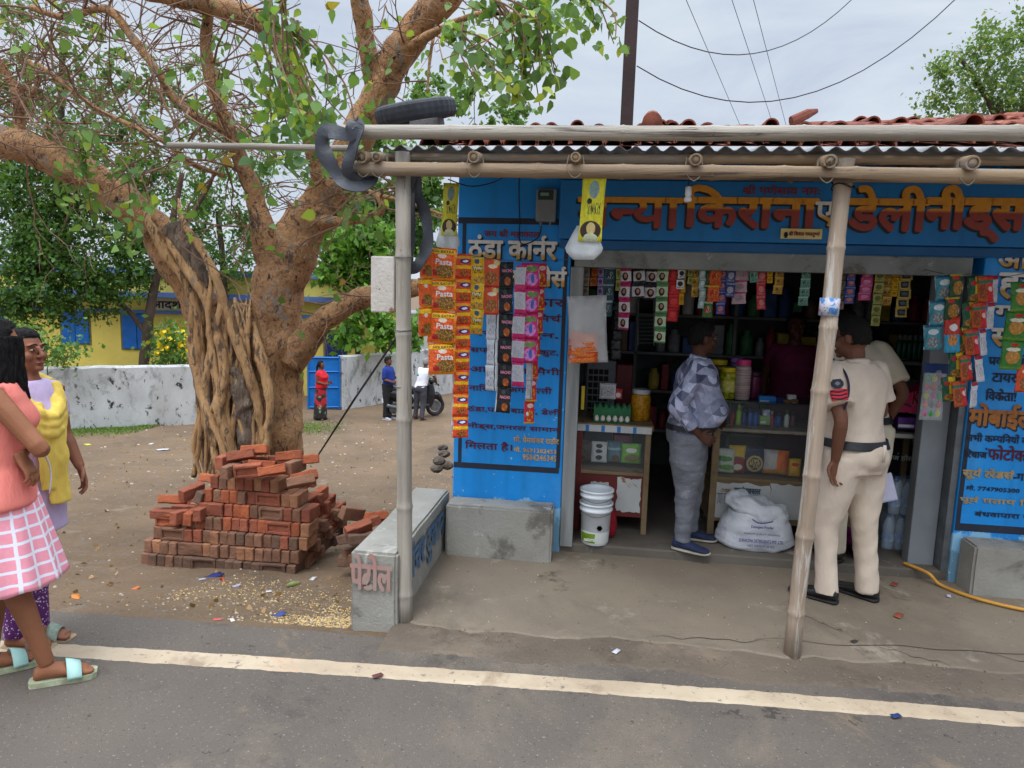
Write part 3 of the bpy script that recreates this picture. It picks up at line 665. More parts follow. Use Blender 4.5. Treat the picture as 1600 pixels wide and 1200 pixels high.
part(MB().rings([[gp(0, zb_), gp(1, zb_), gp(1, zt_), gp(0, zt_)], [gp(0, zb_, -.04), gp(1, zb_, -.04), gp(1, zt_, -.04), gp(0, zt_, -.04)]]), 'sheet', GB, gate)
for z in (zt_-.03, zt_-.43, zb_+.62, zb_+.05): part(MB().tube([gp(0, z, .015), gp(1, z, .015)], .022, 4), 'rail', GB, gate)
for u in (.01, .99): part(MB().tube([gp(u, zb_, .02), gp(u, zt_+.02, .02)], .028, 4), 'stile', GB, gate)
sc = empty('school_building', (-14., 24., -1.65), 'yellow school building with blue shutters and blue trim behind the trees', 'school')
U = Vector((math.cos(YAW), math.sin(YAW), 0)); D0 = EYE.xy.to_3d()+Vector((-math.sin(YAW), math.cos(YAW), 0))*22.
NB = Vector((-U.y, U.x, 0))
def sp(px, z, off=0.):        # along the school front
    q = atl(px, 470, (D0.x, D0.y), (D0.x+U.x, D0.y+U.y)); return Vector((q.x, q.y, z))-NB*off
def slab(a, b, z0, z1, o0, o1, name, m, par=sc):
    A0, B0, A1, B1 = sp(a, 0, o0), sp(b, 0, o0), sp(a, 0, o1), sp(b, 0, o1)
    f = lambda p, z: Vector((p.x, p.y, z))
    return part(MB().rings([[f(A0, z0), f(B0, z0), f(B1, z0), f(A1, z0)], [f(A0, z1), f(B0, z1), f(B1, z1), f(A1, z1)]]), name, m, par)
YEL = M('school_yellow', c(226, 206, 104), c(206, 186, 92), 1., .85, .1, 10, stains=((c(170, 160, 110), 1.2, .6, .12),)); TRB = M('school_blue_trim', c(96, 126, 186), c(80, 108, 168), 2, .8)
slab(-300, 590, -1.75, 2.18, -5., 0, 'wall', YEL)
slab(-300, 592, 2.18, 2.36, -5.2, .15, 'parapet_trim', TRB); slab(-300, 592, 1.46, 1.62, .002, .55, 'sunshade', TRB); slab(-300, 592, .93, 1.03, .002, .12, 'lintel_trim', TRB)
slab(228, 470, 1.05, 1.44, .003, .02, 'name_band', M('cream_band', c(210, 204, 180), c(190, 184, 160), 2, .8))
SHB = M('shutter_blue', c(16, 104, 186), c(10, 88, 168), 3., .5); SHD = M('shutter_dark', c(14, 48, 104), c(10, 36, 84), 3, .5)
WD = M('window_shade', c(120, 116, 84), c(92, 90, 66), 3, .8)
for a, b, z0, z1, m in ((95, 138, -.1, .9, SHB), (190, 236, -.22, .9, SHB), (-40, 10, -.1, .9, SHB), (508, 541, -1.0, .55, SHD), (296, 310, -.1, .8, SHD)):
    fr = slab(a-3, b+2, z0-.05, z1+.03, .004, .02, 'window', WD)
    for k in range(2):
        u0 = a+(b-a)*k/2+.6; u1 = a+(b-a)*(k+1)/2-.6
        s_ = slab(u0, u1, z0, z1, .022, .05, 'shutter', m)
text('आदश` शास. प^ा. शाला', sp(236, 1.40, .02), sp(405, 1.10, .02), INK, sc, bold=.04)
wb = empty('white_building', at(640, 600, 27.), 'plain white building behind the boundary wall', 'building')
a, b = at(592, 470, 26.), at(900, 470, 26.)
part(MB().box((a.x, 26., -1.7), (b.x, 31., .9)), 'wall', M('white_wash', c(214, 216, 220), c(196, 198, 202), 1, .9), wb)
part(MB().box((a.x-.2, 25.8, .9), (b.x, 31.2, 1.05)), 'roof', M('grey_roof', c(150, 150, 150), None, 2), wb)

# ------------------------------------------------------------------ the old peepal tree
BARK = M('peepal_bark', c(206, 158, 112), c(166, 124, 88), 3.4, .92, 1., 13, stretch=(1, 1, .6), stains=((c(206, 160, 112), 1.3, .53, .1), (c(162, 146, 130), 4.5, .57, .06), (c(104, 86, 76), 3.6, .58, .05), (c(128, 94, 70), 16., .55, .05), (c(170, 152, 134), 30., .58, .05), (c(54, 46, 43), 11., .6, .04)), detail=9, bdist=.11)
ROOTM = M('aerial_root_bark', c(208, 166, 118), c(172, 132, 92), 5., .88, 1., 18, stretch=(1.6, 1.6, .45), stains=((c(112, 90, 72), 9., .53, .06), (c(150, 136, 122), 3., .58, .08), (c(80, 66, 56), 11., .62, .05)), bdist=.05)
GREYW = M('dead_wood', c(150, 130, 112), c(108, 92, 80), 9., .9, 1., 30, stretch=(1.5, 1.5, .22), stains=((c(70, 60, 54), 12., .55, .06), (c(172, 156, 138), 16., .58, .06)), bdist=.06)
TWIGM = M('twig_bark', c(142, 108, 86), c(108, 82, 68), 3., .85)
tree = empty('peepal_tree', atz(400, 735, -.85), 'huge old fig tree with twisted orange trunk behind the brick pile', 'tree')
def pts(L): return [at(x, y, Y) for x, y, Y in L]
tm = MB()
tm.tube(pts([(358, 745, 7.1), (350, 640, 7.1), (338, 540, 7.05), (302, 450, 7.), (258, 385, 6.9), (205, 325, 6.8), (125, 268, 6.65), (55, 235, 6.5), (-60, 205, 6.4), (-220, 165, 6.3), (-380, 90, 6.2)]), [.26, .25, .22, .195, .185, .18, .17, .16, .15, .11, .03], 22, k=9, lump=.28, lf=3.2, seed=1)
tm.tube(pts([(428, 750, 7.2), (422, 640, 7.2), (424, 540, 7.2), (440, 440, 7.2), (472, 362, 7.2), (510, 308, 7.2), (550, 235, 7.15), (585, 160, 7.1), (622, 85, 7.), (668, 22, 6.9), (720, -40, 6.8), (800, -140, 6.6), (900, -260, 6.4)]), [.34, .33, .31, .28, .245, .205, .18, .168, .162, .155, .14, .09, .02], 26, k=9, lump=.26, lf=3., seed=2)
tm.tube(pts([(385, 745, 7.1), (378, 660, 7.15), (380, 570, 7.15), (400, 480, 7.2)]), [.36, .33, .27, .2], 20, k=8, lump=.3, lf=3.5, seed=3)
trunk = part(tm, 'trunk', BARK, tree, smooth=True)
limbs = [([(430, 430, 7.15), (402, 320, 7.), (375, 245, 6.9), (345, 170, 6.8), (322, 80, 6.7), (330, 0, 6.6), (350, -100, 6.5)], [.2, .12, .1, .085, .07, .05, .012]),
         ([(512, 310, 7.2), (488, 215, 7.0), (462, 120, 6.8), (440, 70, 6.7), (398, 30, 6.6), (300, 0, 6.5), (180, -30, 6.4), (60, -80, 6.3), (-60, -150, 6.2)], [.16, .125, .12, .125, .125, .12, .1, .06, .015]),
         ([(455, 560, 7.2), (500, 505, 7.1), (552, 472, 7.05), (605, 455, 7.), (660, 448, 7.), (715, 432, 7.), (750, 405, 7.)], [.2, .16, .14, .125, .11, .07, .015]),
         ([(500, 345, 7.1), (540, 346, 7.), (583, 338, 6.95), (597, 322, 6.95), (583, 303, 7.), (550, 292, 7.1), (520, 270, 7.2)], [.08, .055, .05, .045, .035, .03, .02]),
         ([(583, 303, 7.), (640, 318, 7.), (720, 345, 7.)], [.03, .022, .012]),
         ([(30, 218, 6.5), (28, 160, 6.5), (10, 115, 6.5), (-15, 80, 6.4)], [.06, .055, .05, .04]),
         ([(30, 175, 6.5), (55, 140, 6.5), (60, 115, 6.5), (45, 95, 6.5)], [.04, .03, .028, .02]),
         ([(50, 12, 6.4), (100, 27, 6.4), (150, 14, 6.4), (178, 22, 6.4), (215, 70, 6.45), (248, 115, 6.5), (268, 150, 6.6), (310, 185, 6.7), (352, 205, 6.9)], [.03, .035, .04, .05, .05, .045, .045, .045, .05]),
         ([(590, 150, 7.1), (572, 60, 6.9), (560, -20, 6.7), (545, -130, 6.6), (500, -240, 6.5)], [.12, .11, .1, .06, .015]),
         ([(622, 85, 7.), (690, 45, 6.6), (760, 20, 6.3), (840, 30, 6.)], [.06, .04, .03, .015]),
         ([(60, 100, 6.3), (110, 140, 6.3), (160, 175, 6.4), (225, 205, 6.4), (262, 225, 6.4), (300, 255, 6.5), (350, 275, 6.7)], [.02, .025, .025, .03, .03, .03, .03]),
         ([(686, 10, 6.9), (672, 90, 6.8), (668, 145, 6.8)], [.02, .018, .012])]
tips = []
for L, rd in limbs:
    P_, r_ = spline(pts(L), 7, [rd[0]]+[x*.84 for x in rd[1:]])
    part(MB().tube(P_, r_, 12, lump=.22, lf=5.), 'limb', BARK, tree, smooth=True); tips += list(zip(P_, r_))
# aerial roots plaited down the stem
g = random.Random(11); rm = MB()
strands = [[(262, 372, 6.66), (292, 420, 6.62), (322, 470, 6.62), (330, 540, 6.66), (322, 610, 6.7), (330, 680, 6.72), (345, 745, 6.75)],
           [(285, 345, 6.68), (312, 385, 6.62), (336, 430, 6.58), (352, 480, 6.6), (372, 540, 6.62), (398, 610, 6.68), (412, 690, 6.72), (420, 750, 6.75)],
           [(232, 345, 6.64), (262, 400, 6.66), (290, 440, 6.68), (310, 500, 6.7), (308, 570, 6.74), (318, 640, 6.76), (316, 700, 6.8), (330, 750, 6.8)],
           [(330, 440, 6.6), (326, 500, 6.6), (334, 560, 6.62), (345, 620, 6.62), (352, 690, 6.66), (350, 750, 6.7)],
           [(345, 470, 6.6), (340, 520, 6.58), (352, 580, 6.6), (342, 640, 6.6), (362, 700, 6.64), (372, 750, 6.7)],
           [(372, 500, 6.7), (386, 560, 6.74), (394, 620, 6.76), (404, 700, 6.76), (410, 750, 6.8)],
           [(300, 470, 6.72), (302, 540, 6.76), (312, 600, 6.74), (332, 660, 6.66), (362, 720, 6.66)],
           [(400, 520, 6.8), (408, 560, 6.76), (422, 620, 6.72), (418, 680, 6.72), (408, 745, 6.76)]]
for i, L in enumerate(strands):
    n = len(L); w = g.uniform(.034, .056)
    rm.tube(pts([(L[0][0]-6, L[0][1]-34, L[0][2]+.28)]+L), [.012]+[w*(.75+.5*g.random())*(.62 if q == 0 else 1) for q in range(n)], 10, k=8, lump=.4, lf=9., seed=i)
for i in range(16):
    x = g.uniform(306, 395); y0 = g.uniform(430, 560); L = []
    for q in range(6):
        t = q/5; L.append((x+g.uniform(-9, 9)+(x-370)*.12*t, y0+(745-y0)*t, 6.66+.16*abs(x-360)/80+g.uniform(-.03, .03)))
    L[0] = (L[0][0], L[0][1], 7.0); rm.tube(pts(L), [.005]+[g.uniform(.014, .03) for q in L[1:]], 7, k=7, lump=.3, lf=12., seed=40+i)
part(rm, 'aerial_root', ROOTM, tree, smooth=True)
dm = MB().tube(pts([(268, 352, 6.72), (298, 400, 6.7), (322, 450, 6.72)]), [.09, .105, .05], 22, k=14, lump=.4, lf=11.)
dm.tube(pts([(352, 520, 6.7), (368, 580, 6.72), (384, 640, 6.75), (386, 740, 6.8)]), [.04, .10, .12, .12], 22, k=14, lump=.45, lf=10.)
part(dm, 'dead_wood', GREYW, tree, smooth=True)
# twigs and leaves
tw = MB(); lp = []; g = random.Random(5)
def grow(p, d, L, r, dep, leafy):
    q = p; n = 4; P_ = [p]
    for i in range(n):
        d = (d+Vector((g.gauss(0, .22), g.gauss(0, .22), g.gauss(0, .22)))).normalized(); q = q+d*L/n; P_.append(q)
        if dep > 0 and g.random() < .62: grow(q, (d+Vector((g.gauss(0, .75), g.gauss(0, .75), g.gauss(0, .6)))).normalized(), L*g.uniform(.5, .8), r*.6, dep-1, leafy)
        if dep <= 1 and g.random() < leafy: lp.append(q+Vector((g.gauss(0, .04), g.gauss(0, .04), -.05)))
    tw.tube(P_, [r*(1-.16*i) for i in range(len(P_))], 5)
cand = [t_ for t_ in tips if t_[1] < .14]
for p, r in g.sample(cand, 95):
    px = p.x
    d = Vector((g.gauss(0, 1), g.gauss(-.25, .8), g.gauss(.25, .7))).normalized()
    grow(p, d, g.uniform(.5, 1.0), g.uniform(.008, .016), 2, .07)
for i in range(120):           # the bare crowd of twigs in the upper left
    p = at(g.uniform(-20, 420), g.uniform(0, 260), g.uniform(6., 7.6)); d = Vector((g.gauss(0, 1), g.gauss(0, .6), g.gauss(.2, .8))).normalized()
    grow(p, d, g.uniform(.5, 1.2), g.uniform(.006, .014), 2, .03)
for (x0, y0, x1, y1, Y, n) in ((430, -20, 470, 190, 5.6, 5), (480, 40, 540, 240, 5.9, 5), (400, 60, 440, 260, 6., 4), (760, -10, 800, 160, 6., 5), (820, -20, 850, 120, 6., 4), (700, 40, 800, 130, 5.8, 4), (870, -20, 920, 70, 6., 3), (180, 240, 205, 360, 6.2, 3), (120, 210, 110, 330, 6.2, 3)):
    for i in range(n):
        a = at(x0+g.uniform(-25, 25), y0+g.uniform(-15, 15), Y); b = at(x1+g.uniform(-45, 45), y1+g.uniform(-40, 30), Y-g.uniform(-.3, .3)); m_ = (a+b)/2+Vector((g.uniform(-.2, .2), 0, g.uniform(0, .2)))
        tw.tube([a, m_, b], [.011, .008, .004], 5, k=5)
        for t_ in spline([a, m_, b], 12):
            for _ in range(2):
                if g.random() < .36: lp.append(t_+Vector((g.gauss(0, .06), g.gauss(0, .06), g.gauss(-.05, .05))))
part(tw, 'twig', TWIGM, tree); tree.children[-1]['kind'] = 'stuff'
PL = leaf_mat('peepal_leaf', c(62, 100, 54), c(136, 174, 88), c(180, 196, 70), .45)
for (x, y, rx, ry, Y, n) in ((465, 210, 75, 85, 5.7, 120), (520, 120, 60, 70, 6., 44), (410, 150, 60, 80, 6.1, 40), (790, 110, 80, 70, 6.1, 130), (840, 40, 80, 45, 6.3, 95), (720, 90, 50, 60, 6.3, 30), (200, 350, 45, 45, 6., 26), (115, 290, 30, 40, 6., 16), (560, 210, 60, 60, 6.4, 46), (330, 130, 100, 110, 6.6, 45), (60, 60, 90, 80, 6.5, 24), (180, 80, 110, 80, 6.8, 26), (250, 200, 100, 60, 6.6, 22), (290, 340, 30, 25, 6., 12), (560, 330, 40, 40, 6.6, 26), (660, 240, 60, 60, 7.4, 60), (900, 20, 40, 30, 6.4, 50), (640, 130, 70, 60, 7.6, 40)):
    for i in range(n): lp.append(at(x+g.gauss(0, rx*.55), y+g.gauss(0, ry*.55), Y+g.gauss(0, .35)))
print('peepal leaves', len(lp))
W(leaves('crown', lp, .098, PL, None, 'heart', 3, droop=1.1, aspect=.42), tree)
YL = leaf_mat('yellow_leaf', c(196, 170, 60), c(190, 140, 70))
W(leaves('yellowed_leaves', [at(314, 293, 6.2), at(320, 298, 6.2), at(362, 243, 6.2), at(356, 252, 6.2), at(513, 6, 6.), at(520, 10, 6.), at(535, 442, 6.6), at(205, 355, 6.1)], .12, YL, None, 'heart', 8, droop=1.2, aspect=.42), tree); tree.children[-1]['kind'] = 'stuff'

# ------------------------------------------------------------------ trees of the yard
def yard_tree(name, label, base, limbs_px, lumps, size, n, mat, seed, trunk_r=.14, bark=None, aspect=.3, droop=.4, clump=26, spread=.28):
    q = np.random.default_rng(seed); t = empty(name, base, label, 'tree', 'trees of the school yard')
    for i, L in enumerate(limbs_px):
        P_ = pts(L); k = len(P_); r0 = trunk_r*(1 if i == 0 else .55)
        part(MB().tube(P_, [r0*(1-.55*j/(k-1)) for j in range(k)], 10, k=6, lump=.2, lf=4.), 'trunk' if i == 0 else 'limb', bark or M('dark_bark', c(92, 76, 64), c(66, 54, 46), 4., .9, .6, 24), t, smooth=True)
    W_ = np.array([l[3]**2 for l in lumps], float); W_ /= W_.sum(); out = []
    nc = n//clump; idx = q.choice(len(lumps), nc, p=W_)
    for i in idx:
        x, y, Y, r = lumps[i]; ce = at(x, y, Y); rm_ = r*Y/F_PX
        v = q.normal(size=3); v /= np.linalg.norm(v); ce = ce+Vector(v)*rm_*q.uniform(.25, 1.05)
        s_ = spread*q.uniform(.6, 1.3); ax = Vector(q.normal(size=3)); ax.z -= .4; ax.normalize()
        u = q.normal(size=(clump, 3))*s_*.32; al = q.normal(size=clump)*s_*.75
        out.append(np.array(ce)+u+al[:, None]*np.array(ax))
    W(leaves('crown', np.concatenate(out), size, mat, None, 'leaf', seed, droop=droop, aspect=aspect), t); return t
NE = leaf_mat('neem_leaf', c(34, 66, 32), c(90, 130, 54)); NM = leaf_mat('neem_leaf_mid', c(56, 92, 44), c(108, 148, 66)); AL = leaf_mat('almond_leaf', c(60, 104, 38), c(124, 172, 60))
yard_tree('neem_tree', 'dark leafy neem tree with slender leaning trunk before the yellow school', atz(222, 590, -1.55), [[(222, 600, 17.), (232, 500, 17.), (248, 420, 17.), (268, 350, 17.), (285, 270, 17.)], [(228, 520, 17.), (200, 485, 17.), (168, 450, 17.), (120, 400, 16.6)], [(250, 420, 17.), (215, 360, 17.), (170, 300, 17.)], [(258, 380, 17), (310, 320, 17.2), (340, 260, 17.)]],
    [(60, 340, 16.5, 95), (150, 320, 17, 85), (215, 395, 17, 60), (50, 430, 16, 80), (140, 430, 16.5, 55), (25, 260, 16.5, 70), (115, 240, 17, 60), (225, 270, 17.5, 55), (190, 200, 17.5, 34), (20, 480, 16, 55), (95, 478, 16.5, 45), (165, 462, 16.8, 40), (210, 440, 16.8, 34), (60, 400, 16.2, 70)], .13, 30000, NE, 21)
yard_tree('neem_tree', 'feathery neem tree filling the gap between the two big stems', atz(345, 590, -1.6), [[(345, 600, 20.), (350, 450, 20.), (340, 330, 20.)]],
    [(310, 300, 20, 60), (370, 350, 20, 55), (340, 410, 20, 50), (400, 270, 20, 55), (395, 420, 20, 32), (300, 370, 20, 45), (340, 210, 20, 60)], .14, 7000, NM, 22)
yard_tree('almond_tree', 'bright green tree with layered broad leaves behind the blue gate', atz(562, 600, -1.6), [[(562, 600, 20.), (556, 500, 20.), (552, 400, 20.), (560, 250, 20.)]],
    [(535, 390, 20, 42), (575, 375, 20, 42), (610, 390, 20, 30), (520, 425, 20, 30), (565, 430, 20, 34), (600, 515, 19.5, 26), (545, 520, 19.5, 26), (640, 520, 19.5, 26), (570, 480, 19.5, 22)], .27, 4200, AL, 23, .09, aspect=.3, clump=14, spread=.4)
yard_tree('mango_tree', 'tall dense dark tree rising behind the almond tree', atz(480, 590, -1.6), [[(482, 600, 25.), (490, 470, 25.), (520, 380, 25.), (560, 300, 25.)]],
    [(540, 320, 25, 45), (600, 300, 25, 50), (650, 330, 25, 55), (560, 250, 25, 36), (620, 240, 25, 40), (670, 280, 25, 40), (500, 360, 25, 36), (600, 370, 25, 50), (670, 390, 25, 40)], .3, 6000, NM, 24, .2)
yard_tree('neem_tree', 'thin airy tree far left behind the upper branches', atz(100, 590, -1.6), [[(98, 600, 24.), (100, 400, 24.), (95, 230, 24.), (98, 60, 24.)]],
    [(90, 160, 24, 80), (180, 130, 24, 70), (20, 120, 24, 70), (130, 60, 24, 60), (260, 160, 24, 60), (330, 110, 24, 50), (40, 30, 24, 50)], .24, 3600, NM, 25, .2)
yard_tree('neem_tree', 'hazy tree crowns beyond the tyre on the canopy', atz(700, 590, -1.6), [[(690, 600, 30.), (700, 300, 30.)]],
    [(700, 150, 30, 45), (740, 170, 30, 40), (800, 175, 30, 32), (660, 160, 30, 40), (690, 220, 30, 40)], .3, 1700, NM, 26, .2)
yard_tree('tamarind_tree', 'feathery green tree beyond the tiled roof at the right edge', atz(1560, 600, 0), [[(1600, 480, 18.), (1590, 300, 18.), (1560, 160, 18.)], [(1590, 250, 18), (1540, 150, 18), (1500, 90, 18)], [(1585, 220, 18), (1610, 120, 18.)]],
    [(1540, 140, 18, 55), (1590, 110, 18, 50), (1600, 165, 18, 55), (1500, 165, 18, 42), (1480, 120, 18, 30), (1520, 85, 18, 36), (1590, 60, 18, 36), (1455, 165, 18, 24), (1650, 120, 18, 70)], .12, 6400, leaf_mat('tamarind_leaf', c(62, 92, 56), c(132, 156, 92), c(160, 160, 80), .5), 27, .16)
yf = empty('flowering_bush', atz(268, 590, -1.55), 'bush with yellow flowers beside the neem trunk behind the wall', 'bush', None)
q = np.random.default_rng(31)
cc = np.array([at(268+q.normal()*17, 545+q.normal()*20, 16.3+q.normal()*.3) for i in range(900)]); W(leaves('foliage', cc, .15, NM, None, 'leaf', 32, aspect=.3), yf)
cc = np.array([at(256+q.normal()*9+q.integers(0, 2)*26, 533+q.normal()*11, 15.9+q.normal()*.2) for i in range(75)]); W(leaves('blossom', cc, .13, leaf_mat('yellow_blossom', c(232, 190, 20), c(246, 214, 40), None, .2), None, 'leaf', 33, aspect=.5), yf)
for lab, x0, y0, n in (('straggly green shrub growing over the wall near the two girls', 85, 560, 520), ('low shrub with thin stems on top of the far left wall', 20, 540, 420)):
    sb_ = empty('shrub', atz(x0, 590, -1.4), lab, 'shrub')
    cc = np.array([at(x0+q.normal()*26, y0-10+q.normal()*14, 13.6+q.normal()*.25) for i in range(n)]); W(leaves('foliage', cc, .13, NM, None, 'leaf', 40+n, aspect=.28), sb_)
    for k in range(4): part(MB().tube([at(x0-6+4*k, 590, 13.6), at(x0-20+14*k, 550, 13.6)], .015, 5), 'stem', TWIGM, sb_)

# ------------------------------------------------------------------ brick pile
def brick_mat(name, a, b): return M(name, a, b, 7., .92, .6, 50, rnd=.16, stains=((tuple(x*.5 for x in a), 5., .6, .08), (c(176, 132, 104), 11., .66, .05)))
BRM = [brick_mat('brick_red', c(158, 90, 66), c(132, 76, 58)), brick_mat('brick_brown', c(140, 100, 78), c(116, 84, 66)), brick_mat('brick_orange', c(178, 98, 64), c(152, 84, 56)), brick_mat('brick_dark', c(116, 88, 72), c(92, 70, 58)), brick_mat('brick_tan', c(172, 122, 90), c(142, 98, 72))]
def brick_mesh(sd, L=.218, Wd=.072, H=.106, frog=False):
    """lying along x, frog pressed into the +-y face"""
    bm = bmesh.new(); bmesh.ops.create_cube(bm, size=1.)
    for v in bm.verts: v.co = Vector((v.co.x*L, v.co.y*Wd, v.co.z*H))
    if frog:
        for f in [f for f in bm.faces if abs(f.normal.y) > .9]:
            bmesh.ops.inset_region(bm, faces=[f], thickness=.027); bmesh.ops.inset_region(bm, faces=[f], thickness=.003, depth=-.016)
    bmesh.ops.bevel(bm, geom=[e for e in bm.edges if e.calc_length() > .05 and max(abs(v.co.y) for v in e.verts) > Wd*.49 and min(max(abs(v.co.x)/L, abs(v.co.z)/H) for v in e.verts) > .49], offset=.005, segments=1, affect='EDGES')
    bmesh.ops.subdivide_edges(bm, edges=[e for e in bm.edges if e.calc_length() > .04], cuts=3, use_grid_fill=True)
    for v in bm.verts: v.co += Vector((noise.noise(v.co*14+Vector((sd, 0, 0))), noise.noise(v.co*14+Vector((0, sd, 0))), noise.noise(v.co*14+Vector((0, 0, sd)))))*.006+.35*Vector((noise.noise(v.co*40+Vector((sd, 0, 3))), noise.noise(v.co*40+Vector((7, sd, 0))), noise.noise(v.co*40+Vector((0, 5, sd)))))*.007
    me = bpy.data.meshes.new('brick'); bm.to_mesh(me); bm.free(); return me
BMS = {}
for k in range(5):
    for fr in (0, 1):
        for j in range(2):
            me = brick_mesh(k*7+fr*3+j*13, frog=bool(fr)); me.materials.append(BRM[k]); BMS[(k, fr, j)] = me
g = random.Random(17)
COURSE = ['in the lowest course of the pile', 'in the second course of the pile', 'in the third course of the pile', 'in the fourth course of the pile', 'in the fifth course of the pile', 'in the sixth course of the pile', 'in the seventh course of the pile', 'tossed on top of the pile']
CN = ['red', 'brown', 'bright orange', 'dark brown', 'pale tan']
def brick(x, y, z, rz, k, fr, where, rx=0., ry=0.):
    o = bpy.data.objects.new('brick', BMS[(k, fr, g.randrange(2))]); COL.objects.link(o); o.location = (x, y, z); o.rotation_euler = (rx, ry, rz)
    tag(o, CN[k]+' fired brick '+where, 'brick', 'fired bricks stacked by the tree'); return o
px0 = at(217, 885, 5.05); BZ = px0.z; BX = px0.x; BY = 5.06
def pick(ci):
    u = g.random()
    if ci == 0: return 3 if u < .75 else 1
    if ci <= 2: return 1 if u < .6 else (0 if u < .78 else (4 if u < .9 else 3))
    return 0 if u < .42 else (2 if u < .68 else (1 if u < .85 else 4))
H = .1095
spans = [(0, 1.40), (.015, 1.43), (.075, 1.46), (.09, 1.44), (.47, 1.46), (.50, 1.34), (.545, 1.2)]
for ci, (a, b) in enumerate(spans):
    x = a; z = BZ+H*(ci+.5); sb = ci*.03
    while x < b-.05:
        st = g.random() < (.17 if ci in (1, 2, 3, 4) else .05); k = pick(ci)
        if st and x+.22 < b: brick(BX+x+.109, BY+.04+sb+g.uniform(-.006, .006), z, R(g.uniform(-2, 2)), k, 1 if g.random() < .8 else 0, COURSE[ci]); brick(BX+x+.109, BY+.12+sb, z, 0, pick(ci), 0, COURSE[ci]); x += .224
        else: brick(BX+x+.037, BY+.112+sb+g.uniform(-.012, .012), z+g.uniform(-.002, .002), R(90+g.uniform(-2.5, 2.5)), k, 0, COURSE[ci]); x += .077
    n = (5, 5, 5, 4, 3, 3, 2)[ci]                    # the flank that runs back on the right
    for j in range(n):
        st = (j+ci) % 2; brick(BX+b-.06-sb+.02*g.random()-(0 if not st else .03), BY+.33+sb+j*.155, z, R(g.uniform(-4, 4)+(0 if st else 90)), pick(ci), 1-st if g.random() < .6 else 0, COURSE[ci])
    if ci < 6:
        for j in range(2):
            brick(BX+a+.11, BY+.34+.2*j, z, R(g.uniform(-6, 6)), pick(ci), 0, COURSE[ci])
    xx = a+.22
    while xx < b-.3:                                 # the row behind, seen where the front steps down
        if ci >= 3 or ci == 0: brick(BX+xx, BY+.36+sb, z, R(g.uniform(-5, 5)), pick(ci), 0, COURSE[ci])
        xx += .235
T = 'tossed on top of the pile'
def loose(px, py, Y, rz, rx, ry, k, fr=0, where=T):
    q_ = at(px, py, Y); brick(q_.x, q_.y, q_.z, R(rz), k, fr, where, R(rx if rx > 50 else rx*.5), R(ry*.55))
for a in ((258, 802, 5.2, 5, 90, 0, 0), (285, 806, 5.2, 80, 0, 4, 0), (302, 806, 5.22, 95, 8, 0, 2), (318, 800, 5.2, 92, 0, 0, 0), (270, 780, 5.25, 20, 70, 8, 2), (300, 768, 5.3, 70, 20, -18, 0), (322, 776, 5.3, 85, 30, 20, 3), (332, 748, 5.5, -15, 75, 0, 2), (352, 720, 5.3, 92, 0, 3, 0), (362, 735, 5.15, 85, 0, 0, 1), (388, 735, 5.15, 20, 12, -8, 0, 1), (410, 726, 5.25, 15, 76, 8, 2), (376, 712, 5.25, 25, 66, -16, 0), (398, 703, 5.35, 15, 70, -4, 2), (425, 735, 5.15, 25, 70, -14, 2), (405, 720, 5.45, 0, 80, 0, 0), (452, 712, 5.35, 20, 74, -6, 2), (440, 718, 5.5, 30, 80, 0, 0), (478, 718, 5.4, 22, 76, -6, 2), (462, 728, 5.3, 80, 0, 0, 1), (475, 745, 5.15, 30, 66, -18, 2), (470, 752, 5.05, 28, 62, -14, 1)): loose(*a)
S_ = 'fallen loose beside the concrete bench'
for a in ((556, 862, 5.2, 40, 80, 0, 1), (572, 850, 5.35, 55, 85, 0, 3), (590, 838, 5.5, 45, 80, 4, 0), (566, 868, 5.05, 70, 80, 0, 1), (584, 862, 5.3, 20, 85, 0, 3), (550, 876, 5.15, 10, 85, 0, 3), (574, 880, 5.2, 60, 88, 0, 1), (596, 868, 5.45, 30, 85, 0, 1), (550, 802, 5.2, 60, 20, 30, 1), (560, 826, 5.1, 40, 50, -25, 0), (548, 838, 5.15, 70, 70, 0, 3), (574, 818, 5.35, 50, 75, -20, 0), (586, 808, 5.5, 45, 60, 10, 2), (566, 842, 5.0, 30, 80, 5, 3)): loose(*a, 0, S_)
